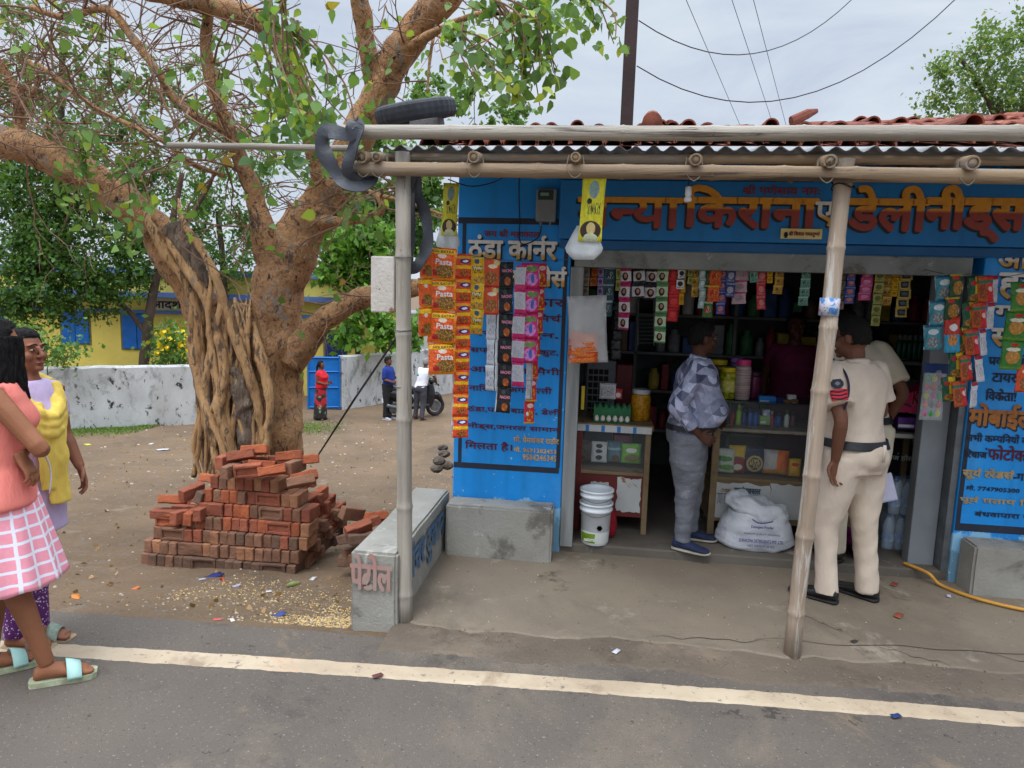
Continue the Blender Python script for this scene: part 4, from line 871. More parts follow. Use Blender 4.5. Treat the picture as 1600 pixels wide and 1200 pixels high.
# ------------------------------------------------------------------ packets
def pmat(name, base, ops=(), rough=.28, warp=.06, alpha=1.):
    """printed foil: ops are bands and ellipses in packet units (u, v from -.5 to .5)"""
    if name in MATS: return MATS[name]
    m = bpy.data.materials.new(name); m.use_nodes = True; nt = m.node_tree; p = nt.nodes['Principled BSDF']
    tcv = nd(nt, 'TexCoord').outputs['UV']
    n0 = nd(nt, 'TexNoise', Vector=tcv, Scale=5., Detail=2.)
    wv = nd(nt, 'VectorMath', _operation='MULTIPLY_ADD', i0=n0.outputs['Color'], i1=(warp, warp, 0), i2=tcv).outputs[0]
    s = nd(nt, 'SeparateXYZ', i0=wv); u = mth(nt, 'SUBTRACT', s.outputs[0], .5+warp/2); v = mth(nt, 'SUBTRACT', s.outputs[1], .5+warp/2)
    k = nd(nt, 'RGB'); k.outputs[0].default_value = (*base, 1); k = k.outputs[0]
    for op in ops:
        if op[0] in 'hv':
            x = v if op[0] == 'h' else u; lo_, hi_, col = op[1:4]
            f = mth(nt, 'MULTIPLY', mth(nt, 'GREATER_THAN', x, lo_), mth(nt, 'LESS_THAN', x, hi_)); k = mix(nt, f, k, col)
        elif op[0] == 'e':
            _, a, b, ra, rb, col = op[:6]
            du = mth(nt, 'DIVIDE', mth(nt, 'SUBTRACT', u, a), ra); dv = mth(nt, 'DIVIDE', mth(nt, 'SUBTRACT', v, b), rb)
            r2 = mth(nt, 'ADD', mth(nt, 'MULTIPLY', du, du), mth(nt, 'MULTIPLY', dv, dv))
            if len(op) > 6:
                nn = nd(nt, 'TexVoronoi', Vector=tcv, Scale=op[7] if len(op) > 7 else 14.)
                col = mix(nt, mrange(nt, nn.outputs['Distance'], .15, .55), col, op[6])
            k = mix(nt, mrange(nt, r2, .9, 1.05, 1, 0), k, col)
        elif op[0] == 't':      # lines of small print
            _, lo_, hi_, ua, ub, col = op
            n5 = nd(nt, 'TexNoise', Vector=nd(nt, 'Mapping', Vector=tcv, Scale=(30, 9, 1)).outputs[0], Scale=1., Detail=3.)
            f = mth(nt, 'MULTIPLY', mth(nt, 'MULTIPLY', mth(nt, 'GREATER_THAN', v, lo_), mth(nt, 'LESS_THAN', v, hi_)), mth(nt, 'MULTIPLY', mth(nt, 'GREATER_THAN', u, ua), mth(nt, 'LESS_THAN', u, ub)))
            k = mix(nt, mth(nt, 'MULTIPLY', f, mrange(nt, n5.outputs['Fac'], .48, .56)), k, col)
    nt.links.new(k, p.inputs['Base Color']); p.inputs['Roughness'].default_value = rough; p.inputs['Specular IOR Level'].default_value = .5
    if alpha < 1: p.inputs['Alpha'].default_value = alpha
    nb = nd(nt, 'TexNoise', Vector=tcv, Scale=7., Detail=4., Distortion=1.2)
    b = nd(nt, 'Bump', Strength=.8, Distance=.02, Height=nb.outputs['Fac']); nt.links.new(b.outputs[0], p.inputs['Normal'])
    MATS[name] = m; return m
def pillow_data(w, h, t, mats, nu=9, nv=11, crimp=.07, sd=0):
    """sealed pillow bag, front and back, uv over the front"""
    bm = bmesh.new(); uvl = bm.loops.layers.uv.new('uv'); grids = []
    for side in (-1, 1):
        G = []
        for j in range(nv):
            row = []
            for i in range(nu):
                u = i/(nu-1)-.5; v = j/(nv-1)-.5
                e = max(0, 1-(abs(v)*2/(1-crimp*2*.8))**4) if abs(v)*2 < 1-crimp*1.6 else 0
                d = t*.5*(e**.6)*(max(0, 1-(abs(u)*2)**3)**.6)+.0008
                pinch = 1-.05*(1-e)
                wob = .007*noise.noise(Vector((u*4+sd, v*4, side*3)))+.003*noise.noise(Vector((u*11+sd, v*9, side*5)))
                row.append(bm.verts.new((u*w*(.955+.045*(1-e)), side*d+wob*(1 if e else .4), v*h)))
            G.append(row)
        grids.append(G)
        for j in range(nv-1):
            for i in range(nu-1):
                q = [(i, j), (i+1, j), (i+1, j+1), (i, j+1)]
                if side > 0: q.reverse()
                f = bm.faces.new([G[b][a] for a, b in q]); f.smooth = True; f.material_index = 0 if side < 0 or len(mats) < 2 else 1
                for l, (a, b) in zip(f.loops, q): l[uvl].uv = (a/(nu-1), b/(nv-1))
    A, B = grids
    ring = [(i, 0) for i in range(nu)]+[(nu-1, j) for j in range(1, nv)]+[(i, nv-1) for i in range(nu-2, -1, -1)]+[(0, j) for j in range(nv-2, 0, -1)]
    for a, b in zip(ring, ring[1:]+ring[:1]): bm.faces.new([A[a[1]][a[0]], B[a[1]][a[0]], B[b[1]][b[0]], A[b[1]][b[0]]])
    me = bpy.data.meshes.new('packet'); bm.to_mesh(me); bm.free()
    for m in mats: me.materials.append(m)
    return me
SILV = M('foil_silver', c(205, 207, 212), c(170, 172, 178), 14, .25, .3, 30, metal=.5)
def local_text(body, p0, p1, mat, parent, **k):
    o = text(body, p0, p1, mat, None, **k); o.parent = parent; return o
def pstrip(label, top, wpx, hpx, n, mats, rz=0., words_=(), t=.22, drift=0., group='snack strips hanging left of the shop door', jit=.6, one=False, tilt=0.):
    """a perforated strip of sachets hanging from its top end"""
    s = top.y/F_PX; w, h = wpx*s, hpx*s; sd = rng.random()*50
    e = empty('packet_strip', top, label, 'packet strip', group, R(rz))
    me = pillow_data(w, h*1.005, min(w, h)*t, mats, sd=sd)
    first = None
    for k in range(n):
        o = bpy.data.objects.new('packet', me); COL.objects.link(o); o.parent = e
        dx = drift*s*(k+.5)/max(n, 1)
        o.location = (dx+rng.uniform(-1, 1)*jit*s, rng.uniform(-.006, .006), -h*(k+.5)); o.rotation_euler = (R(rng.uniform(-7, 7)), R(rng.uniform(-3, 3))+math.atan2(drift*s, n*h), R(rng.uniform(-16, 16)))
        for (body, u0, v0, u1, v1, mt_) in words_:
            if first is None:
                yy = -min(w, h)*t*.5-.001
                for q in [local_text(body, (u0*w, yy, v0*h), (u1*w, yy, v1*h), mt_, o, bold=.03, proud=.001)]: pass
            else:
                for ch in first.children:
                    if ch.parent is first: pass
        if first is not None:
            for ch in list(first.children): copy_tree(ch, o)
        else: first = o
    return e
WH = M('white_print', c(236, 236, 232), None, 9, .5); YP = M('yellow_print', c(250, 214, 50), None, 9, .5); RP = M('red_print', c(190, 30, 34), None, 9, .5); BP = M('blue_print', c(30, 50, 140), None, 9, .5); KP = M('black_print', (.02, .02, .025), None, 9, .5); PKP = M('pink_print', c(240, 150, 180), None, 9, .5)
OR, YE, RE, GR, NA, PI = c(232, 92, 22), c(246, 196, 20), c(196, 28, 32), c(52, 130, 52), c(36, 44, 110), c(224, 40, 120)
pasta = pmat('pasta_packet', c(236, 96, 26), [('h', .30, .45, YE), ('e', .12, -.24, .42, .2, c(206, 160, 70), c(120, 80, 20), 16.), ('e', -.24, -.3, .12, .09, c(170, 20, 30)), ('e', 0., .24, .16, .07, c(240, 220, 200)), ('h', -.5, -.44, c(240, 150, 20)), ('v', .43, .5, c(240, 140, 30))])
orange_n = pmat('orange_snack', c(236, 76, 24), [('h', -.12, .02, YE), ('h', .3, .42, c(250, 160, 20)), ('e', .1, .2, .34, .11, c(30, 40, 120)), ('e', .12, .2, .2, .055, c(235, 235, 240)), ('e', .05, -.3, .34, .15, c(220, 130, 60), c(150, 70, 20), 10.)])
yellow_n = pmat('yellow_snack', c(236, 184, 16), [('e', .1, -.36, .4, .12, c(140, 90, 60), c(210, 160, 60), 8.), ('e', 0, .34, .16, .1, c(60, 80, 130)), ('t', -.12, .16, -.35, .4, c(60, 30, 10)), ('h', .44, .5, c(250, 220, 90))])
chips = pmat('orange_chips', c(224, 84, 36), [('e', .05, -.16, .36, .24, c(206, 146, 84), c(150, 84, 36), 9.), ('e', .1, .25, .28, .08, c(246, 226, 200)), ('e', .32, .38, .2, .1, c(224, 200, 130)), ('h', -.5, -.44, c(200, 50, 30))])
silverp = pmat('silver_back', c(208, 212, 220), [('v', .26, .34, c(20, 22, 26)), ('t', -.3, .3, -.4, .2, c(150, 155, 165))], .3)
blackp = pmat('black_chips', c(20, 20, 24), [('e', .14, -.26, .2, .16, c(214, 120, 50), c(170, 84, 30), 6.), ('e', 0, .33, .14, .08, c(60, 74, 70)), ('v', -.5, -.42, c(200, 205, 210))])
pinkback = pmat('pink_white_back', c(216, 216, 222), [('h', -.5, -.28, PI), ('h', .42, .5, PI), ('t', -.24, .4, -.3, .4, c(190, 190, 200))], .3)
pinkp = pmat('pink_candy', c(224, 40, 130), [('e', .05, -.14, .36, .26, c(170, 90, 190), c(230, 150, 220), 7.), ('e', .06, .28, .36, .13, c(226, 206, 140), c(120, 150, 90), 9.), ('e', .1, -.1, .1, .2, c(70, 110, 200)), ('h', -.5, -.4, c(200, 20, 80))])
redc = pmat('red_candy', c(206, 32, 56), [('e', .02, -.12, .4, .28, c(240, 180, 30), c(200, 60, 30), 6.), ('e', -.2, -.05, .12, .1, c(230, 230, 235)), ('e', .1, .3, .32, .1, c(240, 200, 190)), ('h', -.5, -.42, c(240, 190, 40))])
bluew = pmat('blue_white', c(220, 224, 234), [('e', .1, .3, .3, .16, c(40, 70, 180)), ('e', .1, -.3, .3, .14, c(60, 90, 190)), ('t', -.2, .2, -.4, .4, c(110, 120, 150))])
A_, B_ = at(640, 378, 3.62), at(905, 404, 4.62)
SA, SB = (A_.x, A_.y), (B_.x, B_.y)
def sl(px, py): return atl(px, py, SA, SB)
line_pts = [sl(x, y) for x, y in ((640, 378), (665, 384), (690, 388), (724, 397), (768, 405), (830, 409), (870, 407), (905, 404))]
solo(MB().tube(line_pts, .0025, 5), 'string', STEEL, 'thin string from the bamboo post to the shop door carrying the snack strips', 'string')
hw = lambda q, dy: q+Vector((0, dy, 0))
pstrip('edge-on strip of orange and silver noodle packets behind the pasta strip', hw(sl(664, 388), .03), 24, 46, 3, [pasta, silverp], 52)
pstrip('strip of four big orange pasta packets, leftmost of the front row', sl(690, 387), 46, 50, 4, [pasta, silverp], 20, [('Pasta', -.2, .14, .36, -.03, WH), ('50% EXTRA', -.34, .415, .4, .345, KP)], drift=4)
pstrip('longest strip of orange and yellow snack sachets next to the pasta packets', sl(724.5, 397), 26, 36.6, 8, [orange_n, silverp], 14)
pstrip('strip of three yellow snack packets', sl(746, 402), 24, 40, 3, [yellow_n, silverp], 14, [('Yumi', -.3, .14, .3, .02, WH)])
pstrip('strip of two reddish orange chips packets', sl(768, 405), 27, 43, 2, [chips, silverp], 12)
pstrip('strip of silver snack packets turned back to front under the orange chips', hw(sl(769, 490), .05), 20, 41, 3, [silverp], -10, drift=-2)
pstrip('strip of six black tortilla chip packets', sl(791, 409), 25, 39.6, 6, [blackp, silverp], 10, [('NACHO', -.2, .2, .44, .08, PKP)], drift=2)
pstrip('white and magenta strip hanging back to front beside the black one', hw(sl(812, 414), .05), 22, 38, 5, [pinkback], -20)
pstrip('strip of four shiny pink candy packets', sl(830, 411), 29, 39, 4, [pinkp, silverp], 8)
pstrip('strip of seven red and yellow candy sachets nearest the shop door', hw(sl(847, 411), .04), 17, 36, 7, [redc, silverp], 6, drift=-14)
pstrip('thin white and blue strip hanging low behind the orange sachets', hw(sl(708, 588), .09), 13, 31, 3, [bluew], 30)
pstrip('short silver strip half hidden behind the pink candy packets', hw(sl(826, 566), .05), 10, 30, 2, [silverp], 20)

RG = 'snack strips hanging right of the shop door'
tealp = pmat('teal_snack', c(70, 150, 170), [('e', 0, -.2, .36, .22, c(190, 190, 190), c(120, 130, 130), 9.), ('e', .05, .22, .3, .12, c(220, 228, 230)), ('h', .4, .5, c(40, 100, 130))])
darkp = pmat('dark_snack', c(50, 60, 70), [('t', -.3, .3, -.4, .4, c(130, 140, 150)), ('h', .3, .4, c(140, 150, 160))])
greenp = pmat('green_noodle', c(36, 80, 48), [('e', .1, -.1, .4, .3, c(214, 160, 70), c(160, 110, 40), 8.), ('e', -.1, .34, .26, .08, c(200, 40, 40)), ('h', .42, .5, c(200, 170, 60))])
redblue = pmat('red_blue_snack', c(60, 160, 200), [('h', .0, .5, c(206, 60, 40)), ('e', .1, .2, .26, .1, c(236, 236, 236)), ('e', .05, -.16, .3, .16, c(180, 90, 40), c(220, 150, 80), 8.)])
yelg = pmat('yellow_green_snack', c(238, 196, 24), [('v', -.5, .0, c(40, 96, 70)), ('e', -.1, .25, .2, .1, c(190, 40, 50)), ('e', .0, -.32, .42, .14, c(196, 140, 60), c(150, 100, 40), 8.)])
redy = pmat('red_orange_snack', c(190, 84, 30), [('v', .12, .5, c(210, 34, 40)), ('e', -.15, -.1, .3, .3, c(190, 110, 40), c(140, 60, 20), 8.), ('h', .22, .34, c(60, 110, 90)), ('e', .3, .0, .12, .1, c(236, 200, 200))])
whr = pmat('white_red_back', c(220, 220, 226), [('h', .36, .5, c(170, 20, 40)), ('t', -.3, .2, -.4, .4, c(170, 170, 180))])
grch = pmat('green_chips', c(56, 128, 44), [('e', 0, -.06, .34, .24, c(216, 160, 70), c(190, 130, 50), 7.), ('e', 0, .2, .34, .07, c(226, 222, 200)), ('e', .05, .36, .2, .06, c(200, 50, 40)), ('h', -.5, -.4, c(100, 150, 50))])
YR = 4.42
solo(MB().tube([at(1440, 420, 4.7), at(1475, 428, YR), at(1530, 430, YR), at(1575, 432, YR+.1), at(1640, 420, 4.6)], .0025, 5), 'string', STEEL, 'thin string at the right door post carrying the snack strips', 'string')
pstrip('strip of pale blue snack packets left of the green noodle packets', at(1480, 430, YR+.03), 23, 36, 3, [tealp, silverp], -18, group=RG, drift=-12)
pstrip('strip of green and tan noodle packets over the grey door post', at(1497, 428, YR), 20, 33, 2, [greenp, silverp], -5, group=RG, drift=-4)
pstrip('single red and blue packet hanging below the green noodle packets', at(1492, 495, YR), 20, 52, 1, [redblue, silverp], -8, group=RG, drift=-4)
pstrip('strip of five yellow and green packets slanting left at the right door post', at(1530, 432, YR-.02), 19, 36.5, 5, [yelg, silverp], -12, group=RG, drift=-24)
pstrip('strip of five red and orange packets slanting left', at(1545, 431, YR-.04), 20, 38, 5, [redy, silverp], 4, group=RG, drift=-24)
pstrip('strip of white packets with red seals turned back to front', at(1558, 431, YR), 13, 38, 5, [whr], 28, group=RG, drift=-22)
pstrip('strip of green chips packets at the right edge', at(1597, 440, YR), 30, 42, 3, [grch, silverp], 4, group=RG, drift=-3)
pstrip('lone orange packet under the green chips at the right edge', at(1602, 570, YR), 22, 40, 1, [chips, silverp], 4, group=RG)

# sachet strips inside, hung from the lintel
IG = 'sachet strips hanging under the lintel'
def photo_sachet(nm, base, top): return pmat(nm, base, [('h', .26, .5, top), ('e', -.02, -.08, .26, .27, c(24, 20, 22)), ('e', 0., -.04, .13, .15, c(190, 140, 110)), ('h', -.5, -.38, top)])
def plain_sachet(nm, base, b2, b3=None): return pmat(nm, base, [('e', 0, .0, .34, .24, b2, b3 or b2, 8.), ('h', .38, .5, b2), ('t', -.4, -.26, -.4, .4, b3 or b2)])
SP = dict(grey=plain_sachet('grey_sachet', c(150, 140, 130), c(110, 90, 70)), orange=plain_sachet('orange_sachet', c(206, 120, 40), c(160, 70, 30)), purple=plain_sachet('purple_sachet', c(170, 150, 190), c(90, 60, 120)), teal=plain_sachet('teal_sachet', c(50, 90, 100), c(190, 200, 205), c(30, 50, 60)),
    olive=plain_sachet('olive_sachet', c(170, 170, 90), c(110, 110, 60)), hairp=photo_sachet('pink_hair_sachet', c(226, 222, 224), c(200, 40, 110)), hairk=photo_sachet('black_hair_sachet', c(200, 196, 200), c(34, 32, 36)), hairg=photo_sachet('green_hair_sachet', c(196, 216, 180), c(90, 140, 90)), red=plain_sachet('red_sachet', c(200, 30, 40), c(226, 70, 70)), mono=plain_sachet('white_sachet', c(226, 226, 228), c(40, 40, 44)),
    yellow=plain_sachet('yellow_sachet', c(220, 180, 30), c(190, 130, 20)), gold=plain_sachet('gold_sachet', c(206, 160, 60), c(236, 206, 130), c(120, 80, 30)), aqua=plain_sachet('aqua_sachet', c(150, 190, 190), c(220, 228, 228)), green=plain_sachet('green_sachet', c(40, 120, 60), c(220, 220, 190), c(160, 60, 40)), ored=plain_sachet('orange_red_sachet', c(216, 96, 30), c(226, 170, 50), c(180, 30, 40)), blue=plain_sachet('blue_sachet', c(50, 80, 170), c(150, 170, 214), c(216, 120, 60)),
    navy=plain_sachet('navy_sachet', c(60, 70, 130), c(170, 176, 196)), spink=plain_sachet('silver_pink_sachet', c(200, 170, 180), c(206, 60, 120), c(160, 160, 166)), rosy=plain_sachet('rosy_sachet', c(206, 60, 66), c(226, 140, 140)), pink=plain_sachet('pink_sachet', c(206, 70, 130), c(226, 150, 190)), mint=plain_sachet('mint_sachet', c(110, 170, 150), c(200, 216, 206), c(60, 100, 90)), win=pmat('gold_window_sachet', c(206, 180, 90), [('h', -.34, .34, c(40, 44, 54)), ('e', 0, 0, .25, .2, c(90, 100, 120)), ('v', -.5, -.34, c(206, 180, 90)), ('v', .34, .5, c(206, 180, 90))]))
INN = [(917, 461, 12, 'grey', 3, 'leftmost greyish sachet strip beside the door post'), (930, 446, 11, 'orange', 2, 'short orange sachet strip at the left end under the lintel'), (940, 461, 9, 'purple', 3, 'thin pale purple sachet strip near the left end'), (953, 493, 19, 'teal', 3, 'dark teal sachet strip left of the pink hair colour strip'), (967, 453, 7, 'olive', 2, 'narrow olive strip between teal and pink strips'),
    (978, 512, 18, 'hairp', 4, 'pink and white hair colour sachet strip with portraits'), (1000, 464, 19, 'hairk', 2, 'black and white hair colour strip with portraits, left one'), (1020, 466, 22, 'hairk', 2, 'wider black and grey hair colour strip with portraits, right one'), (1036, 532, 18, 'hairg', 5, 'long pale green hair colour strip with portraits'), (1055, 499, 19, 'red', 4, 'bright red sachet strip right of the green hair colour strip'), (1065, 450, 12, 'mono', 2, 'small black and white strip over the red sachets'), (1070, 474, 7, 'yellow', 3, 'narrow yellow strip behind the red sachets'),
    (1079, 443, 8, 'olive', 2, 'short olive strip right of the red sachets'), (1090, 462, 12, 'gold', 3, 'golden strip with shiny windows, first from the left'), (1099, 479, 10, 'aqua', 4, 'pale aqua strip in the middle of the row'), (1111, 493, 15, 'green', 3, 'green strip with one longer sachet at its end'), (1120, 469, 17, 'ored', 2, 'orange red strip over the green one'), (1131, 488, 13, 'blue', 4, 'blue strip beside the orange red one'), (1143, 462, 14, 'navy', 2, 'navy and silver strip in the middle of the row'), (1160, 472, 21, 'spink', 3, 'broad silver and pink strip'),
    (1179, 440, 12, 'mint', 1, 'single mint coloured sachet between pink and red strips'), (1192, 480, 15, 'rosy', 3, 'rosy red strip right of the silver pink strip'), (1204, 441, 8, 'yellow', 2, 'tiny yellow strip near the bamboo post'), (1219, 457, 16, 'gold', 3, 'bright gold strip left of the leaning post'), (1261, 474, 14, 'mint', 4, 'mint green strip just left of the leaning post'), (1316, 479, 14, 'grey', 4, 'brownish strip just right of the leaning post'), (1332, 471, 15, 'blue', 4, 'blue strip above the police officer'), (1357, 466, 17, 'pink', 4, 'pink strip above the police officer'), (1376, 503, 13, 'olive', 5, 'longest dark gold strip above the police officer'), (1390, 473, 13, 'gold', 4, 'gold strip between dark gold and yellow ones'), (1401, 460, 9, 'yellow', 4, 'yellow strip near the right end'), (1417, 490, 18, 'win', 5, 'gold strip with dark windows at the right end')]
for i, (x, yb, w, mk_, n, lab) in enumerate(INN):
    yt = 417+.012*(x-915)
    pstrip(lab, at(x, yt, 4.80+.03*(i % 2)), w, (yb-yt)/n, n, [SP[mk_]], rng.uniform(-14, 14), group=IG, t=.16, drift=rng.uniform(-3, 1))
pk = M('shiny_black_foil', (.03, .03, .032), (.015, .015, .016), 9, .2, .3, 30)
pstrip('string of shiny black pouches hanging inside near the left door post', at(967, 470, 5.0), 16, 15, 6, [pk], 10, group=IG, jit=2)

# clear bag of orange packets, yellow danglers, toy card
bag = empty('packet_bag', at(915, 568, 4.45), 'clear plastic bag of orange packets hung on the left door post', 'bag')
z0 = at(915, 567, 4.45).z; xa, xb = at(886, 560, 4.45).x, at(937, 560, 4.45).x; zt = at(915, 462, 4.45).z
me = pillow_data((xb-xa)+.045, zt-z0, .075, [M('cellophane', (.82, .83, .83), (.68, .69, .70), 9, .12, 1., 12, alpha=.4, spec=1.)], 15, 19, .04, 3)
o = bpy.data.objects.new('film', me); COL.objects.link(o); o.parent = bag; o.location = rel(bag, ((xa+xb)/2+.02, 4.45, (z0+zt)/2)); o.rotation_euler = (0, R(-4), R(8))
ORP = pmat('orange_pack', c(232, 96, 16), [('t', -.3, .3, -.4, .4, c(250, 170, 80)), ('h', .38, .5, c(214, 70, 10))], .4)
for i in range(4):
    me = pillow_data((xb-xa)*.92, .05, .05, [ORP], 7, 7, .1, i); o = bpy.data.objects.new('packet', me); COL.objects.link(o); o.parent = bag
    o.location = rel(bag, ((xa+xb)/2+rng.uniform(-.004, .004), 4.435, z0+.024+i*.035)); o.rotation_euler = (R(18), R(rng.uniform(-6, 6)), R(rng.uniform(-6, 6)))
me = pillow_data((xb-xa)*.86, .075, .045, [ORP], 7, 7, .1, 9); o = bpy.data.objects.new('packet', me); COL.objects.link(o); o.parent = bag; o.location = rel(bag, ((xa+xb)/2, 4.44, z0+.165)); o.rotation_euler = (R(-10), R(5), 0)
CARD = pmat('yellow_card', c(226, 220, 44), [('e', .05, .3, .22, .14, c(110, 150, 160), c(140, 170, 170), 5.), ('e', -.12, .12, .11, .045, c(30, 40, 30)), ('t', -.08, .1, -.2, .4, c(70, 80, 40)), ('e', .0, -.33, .46, .15, c(60, 36, 28)), ('e', .02, -.3, .2, .095, c(220, 200, 130)), ('e', .02, -.46, .32, .09, c(214, 226, 190))], .35, .02)
def dangler(x0, x1, y0, y1, px0, px1, py1, Y, rz, lab):
    e = empty('card_dangler', at((x0+x1)/2, y0, Y), lab, 'packet', 'yellow card danglers', R(rz))
    s = Y/F_PX; w, h = (x1-x0)*s, (y1-y0)*s
    me = pillow_data(w, h, .02, [CARD], 7, 9, .01, 2); o = bpy.data.objects.new('card', me); COL.objects.link(o); o.parent = e; o.location = (0, 0, -h/2); o.rotation_euler = (0, R(2), 0)
    W2 = (px1-px0)*s; hh = (py1-y1)*s
    mb = MB(); rs = []
    for t_, wd, th in ((-.9, .42, .006), (-.3, .72, .009), (.35, 1.0, .012), (.6, .92, .016), (1., .55, .012)):
        z = -h-hh*t_; rs.append([(a*W2/2*wd, .016+b*th/2, z) for a, b in ((-1, -.6), (-.5, -1), (.5, -1), (1, -.6), (1, .6), (.5, 1), (-.5, 1), (-1, .6))])
    q = mb.rings(rs).build('pouch', M('milky_plastic', c(222, 226, 226), c(196, 202, 204), 8, .25, .6, 14, alpha=.72), e, smooth=True); q.location = ((px0+px1-x0-x1)/2*s, 0, 0)
    MB().tube([(0, 0, 0), (0, 0, .07)], .002, 5).build('wire', STEEL, e)
dangler(909, 946, 276, 372, 886, 946, 399, 3.6, -14, 'yellow sachet card with a woman\'s portrait hanging from the beam over the door')
dangler(691, 717, 286, 366, 680, 720, 392, 4.2, -6, 'smaller yellow sachet card hanging behind the pasta packets')
toy = empty('toy_card', at(1463, 568, 4.6), 'clear bag of tiny coloured toys hung on the right door post', 'toy')
s = 4.6/F_PX
me = pillow_data(32*s, 84*s, .03, [CLEAR], 7, 9, .05, 4); o = bpy.data.objects.new('film', me); COL.objects.link(o); o.parent = toy; o.location = (0, 0, -42*s)
o = MB().box((-16*s, -.012, -14*s), (16*s, .012, 0)).build('header_card', pmat('toy_header', c(40, 60, 110), [('e', 0, 0, .4, .3, c(220, 90, 40))]), toy)
TC = [M('toy_'+n, col, None, 9, .35) for n, col in (('green', c(40, 180, 70)), ('red', c(220, 50, 50)), ('yellow', c(220, 214, 40)), ('orange', c(236, 110, 40)), ('pink', c(230, 80, 150)), ('grey', c(90, 90, 110)))]
for j in range(5):
    for i in range(3):
        MB().ell(((i-1)*9*s, 0, -(22+j*13)*s), (3.8*s, .009, 5*s), 8, 6).lathe([(.006, 0), (.002, .012)], 6, ((i-1)*9*s, 0, -(18+j*13)*s)).build('toy_piece', TC[(i*2+j) % 6], toy, smooth=True)

# ------------------------------------------------------------------ counters and goods
MAH = M('maroon_wood', c(122, 48, 44), c(96, 38, 36), 3, .6, .2, 30, stretch=(1, 1, 4), stains=((c(150, 130, 116), 4., .66, .04),))
OLDW = M('old_wood', c(150, 128, 96), c(120, 98, 72), 3, .75, .3, 30, stains=((c(96, 78, 58), 4., .6, .08),))
POST = M('peeled_poster', c(204, 204, 200), c(186, 186, 182), 4, .8, stains=((c(150, 110, 60), 3.2, .6, .03), (c(80, 84, 90), 26., .66, .03)))
def poster(name, x0, z0, x1, z1, y, par, sd, mat=POST):
    """ragged glued paper"""
    n = 40; P_ = []
    for i in range(n):
        a = 2*math.pi*i/n; ca, sa = math.cos(a), math.sin(a); k = 1/max(abs(ca), abs(sa))
        k *= 1+.16*noise.noise(Vector((ca*3+sd, sa*3, sd)))-.05
        P_.append(((x0+x1)/2+(x1-x0)/2*ca*k, y, (z0+z1)/2+(z1-z0)/2*sa*k))
    return part(MB().add(P_+[(p[0], p[1]+.002, p[2]) for p in P_], [tuple(range(n))]+[(i, i+n, (i+1) % n+n, (i+1) % n) for i in range(n)]), name, mat, par)
cl = empty('display_counter', (.13, 5.2, .076), 'maroon wooden glass-front counter left in the shop behind the white buckets', 'counter')
X0, X1, YF_, FZ = -.13, .41, 5.0, .08
part(MB().box((X0, YF_, .20), (X1, 5.48, .52)), 'cabinet', MAH, cl, bev=.006)
part(MB().box((X0, YF_-.01, .52), (X1, 5.48, .545)), 'shelf', OLDW, cl, bev=.003)
part(MB().box((X0-.01, YF_-.03, .865), (X1+.015, 5.5, .905)), 'top', OLDW, cl, bev=.004)
pr = part(MB().box((X0, YF_-.034, .845), (X1, YF_-.031, .895)), 'price_strip', M('price_strip', c(206, 206, 204), c(186, 186, 184), 8, .5), cl)
for i in range(4): part(MB().box((X0+.06+i*.115, YF_-.037, .847), (X0+.085+i*.115, YF_-.0345, .892)), 'blue_tab', M('blue_tab', c(40, 130, 200), None, 8, .5), cl)
for x in (X0, X1-.04): part(MB().box((x, YF_-.02, .078), (x+.04, YF_+.03, .86)), 'corner_post', MAH if x < 0 else OLDW, cl, bev=.004)
part(MB().box((X0+.04, YF_-.004, .545), (X1-.04, YF_+.001, .862)), 'glass', GLASS, cl)
poster('torn_poster', .18, .235, .36, .505, YF_-.004, cl, 3); poster('torn_poster', -.02, .34, .12, .46, YF_-.004, cl, 7)
crr = empty('display_counter', (1.5, 5.35, .076), 'long wooden glass-front counter behind the police officer', 'counter')
X0, X1, YF_ = .87, 2.0, 5.12
part(MB().box((X0, YF_, .18), (X1, 5.6, .50)), 'cabinet', OLDW, crr, bev=.006)
part(MB().box((X0, YF_-.012, .50), (X1, 5.6, .525)), 'shelf', OLDW, crr, bev=.003)
part(MB().box((X0, YF_-.03, .875), (X1+.01, 5.62, .90)), 'top', M('greyed_wood', c(150, 142, 128), c(110, 100, 86), 5, .7, .3, 40, stains=((c(80, 70, 58), 6, .6, .05),)), crr, bev=.004)
for x in (X0, X1-.05): part(MB().box((x, YF_-.02, .08), (x+.05, YF_+.03, .875)), 'corner_post', OLDW, crr, bev=.004)
part(MB().box((X0+.05, YF_-.004, .525), (X1-.05, YF_, .872)), 'glass', GLASS, crr)
for x in (X0, X1-.012): part(MB().box((x, YF_-.01, .90), (x+.012, YF_+.002, 1.09)), 'case_post', STEEL, crr)
part(MB().box((X0+.012, YF_-.006, .90), (X1-.012, YF_-.002, 1.085)), 'case_glass', GLASS, crr)
part(MB().box((X0-.01, YF_-.015, 1.088), (X1, 5.55, 1.098)), 'case_top', M('case_top_glass', c(60, 74, 74), c(50, 62, 62), 3, .1), crr)
poster('torn_poster', .89, .205, 1.32, .49, YF_-.004, crr, 5); poster('torn_poster', 1.30, .22, 1.62, .5, YF_-.006, crr, 9)
text('सफ`एक~सल', (1.05, YF_-.006, .46), (1.24, YF_-.006, .40), M('poster_ink', c(60, 84, 100), c(90, 110, 120), 20, .8), crr, bold=.04, proud=.003)
text('उधार बंद है', (.93, YF_-.006, .44), (1.02, YF_-.006, .30), M('poster_ink2', c(96, 98, 104), c(130, 130, 136), 20, .8), crr, bold=.0, proud=.003)
SHB_ = M('shelf_board', c(134, 136, 134), c(104, 106, 106), 3, .7)
rack = empty('wall_rack', (1., 7.1, .08), 'dark goods rack along the back wall of the shop', 'shelf')
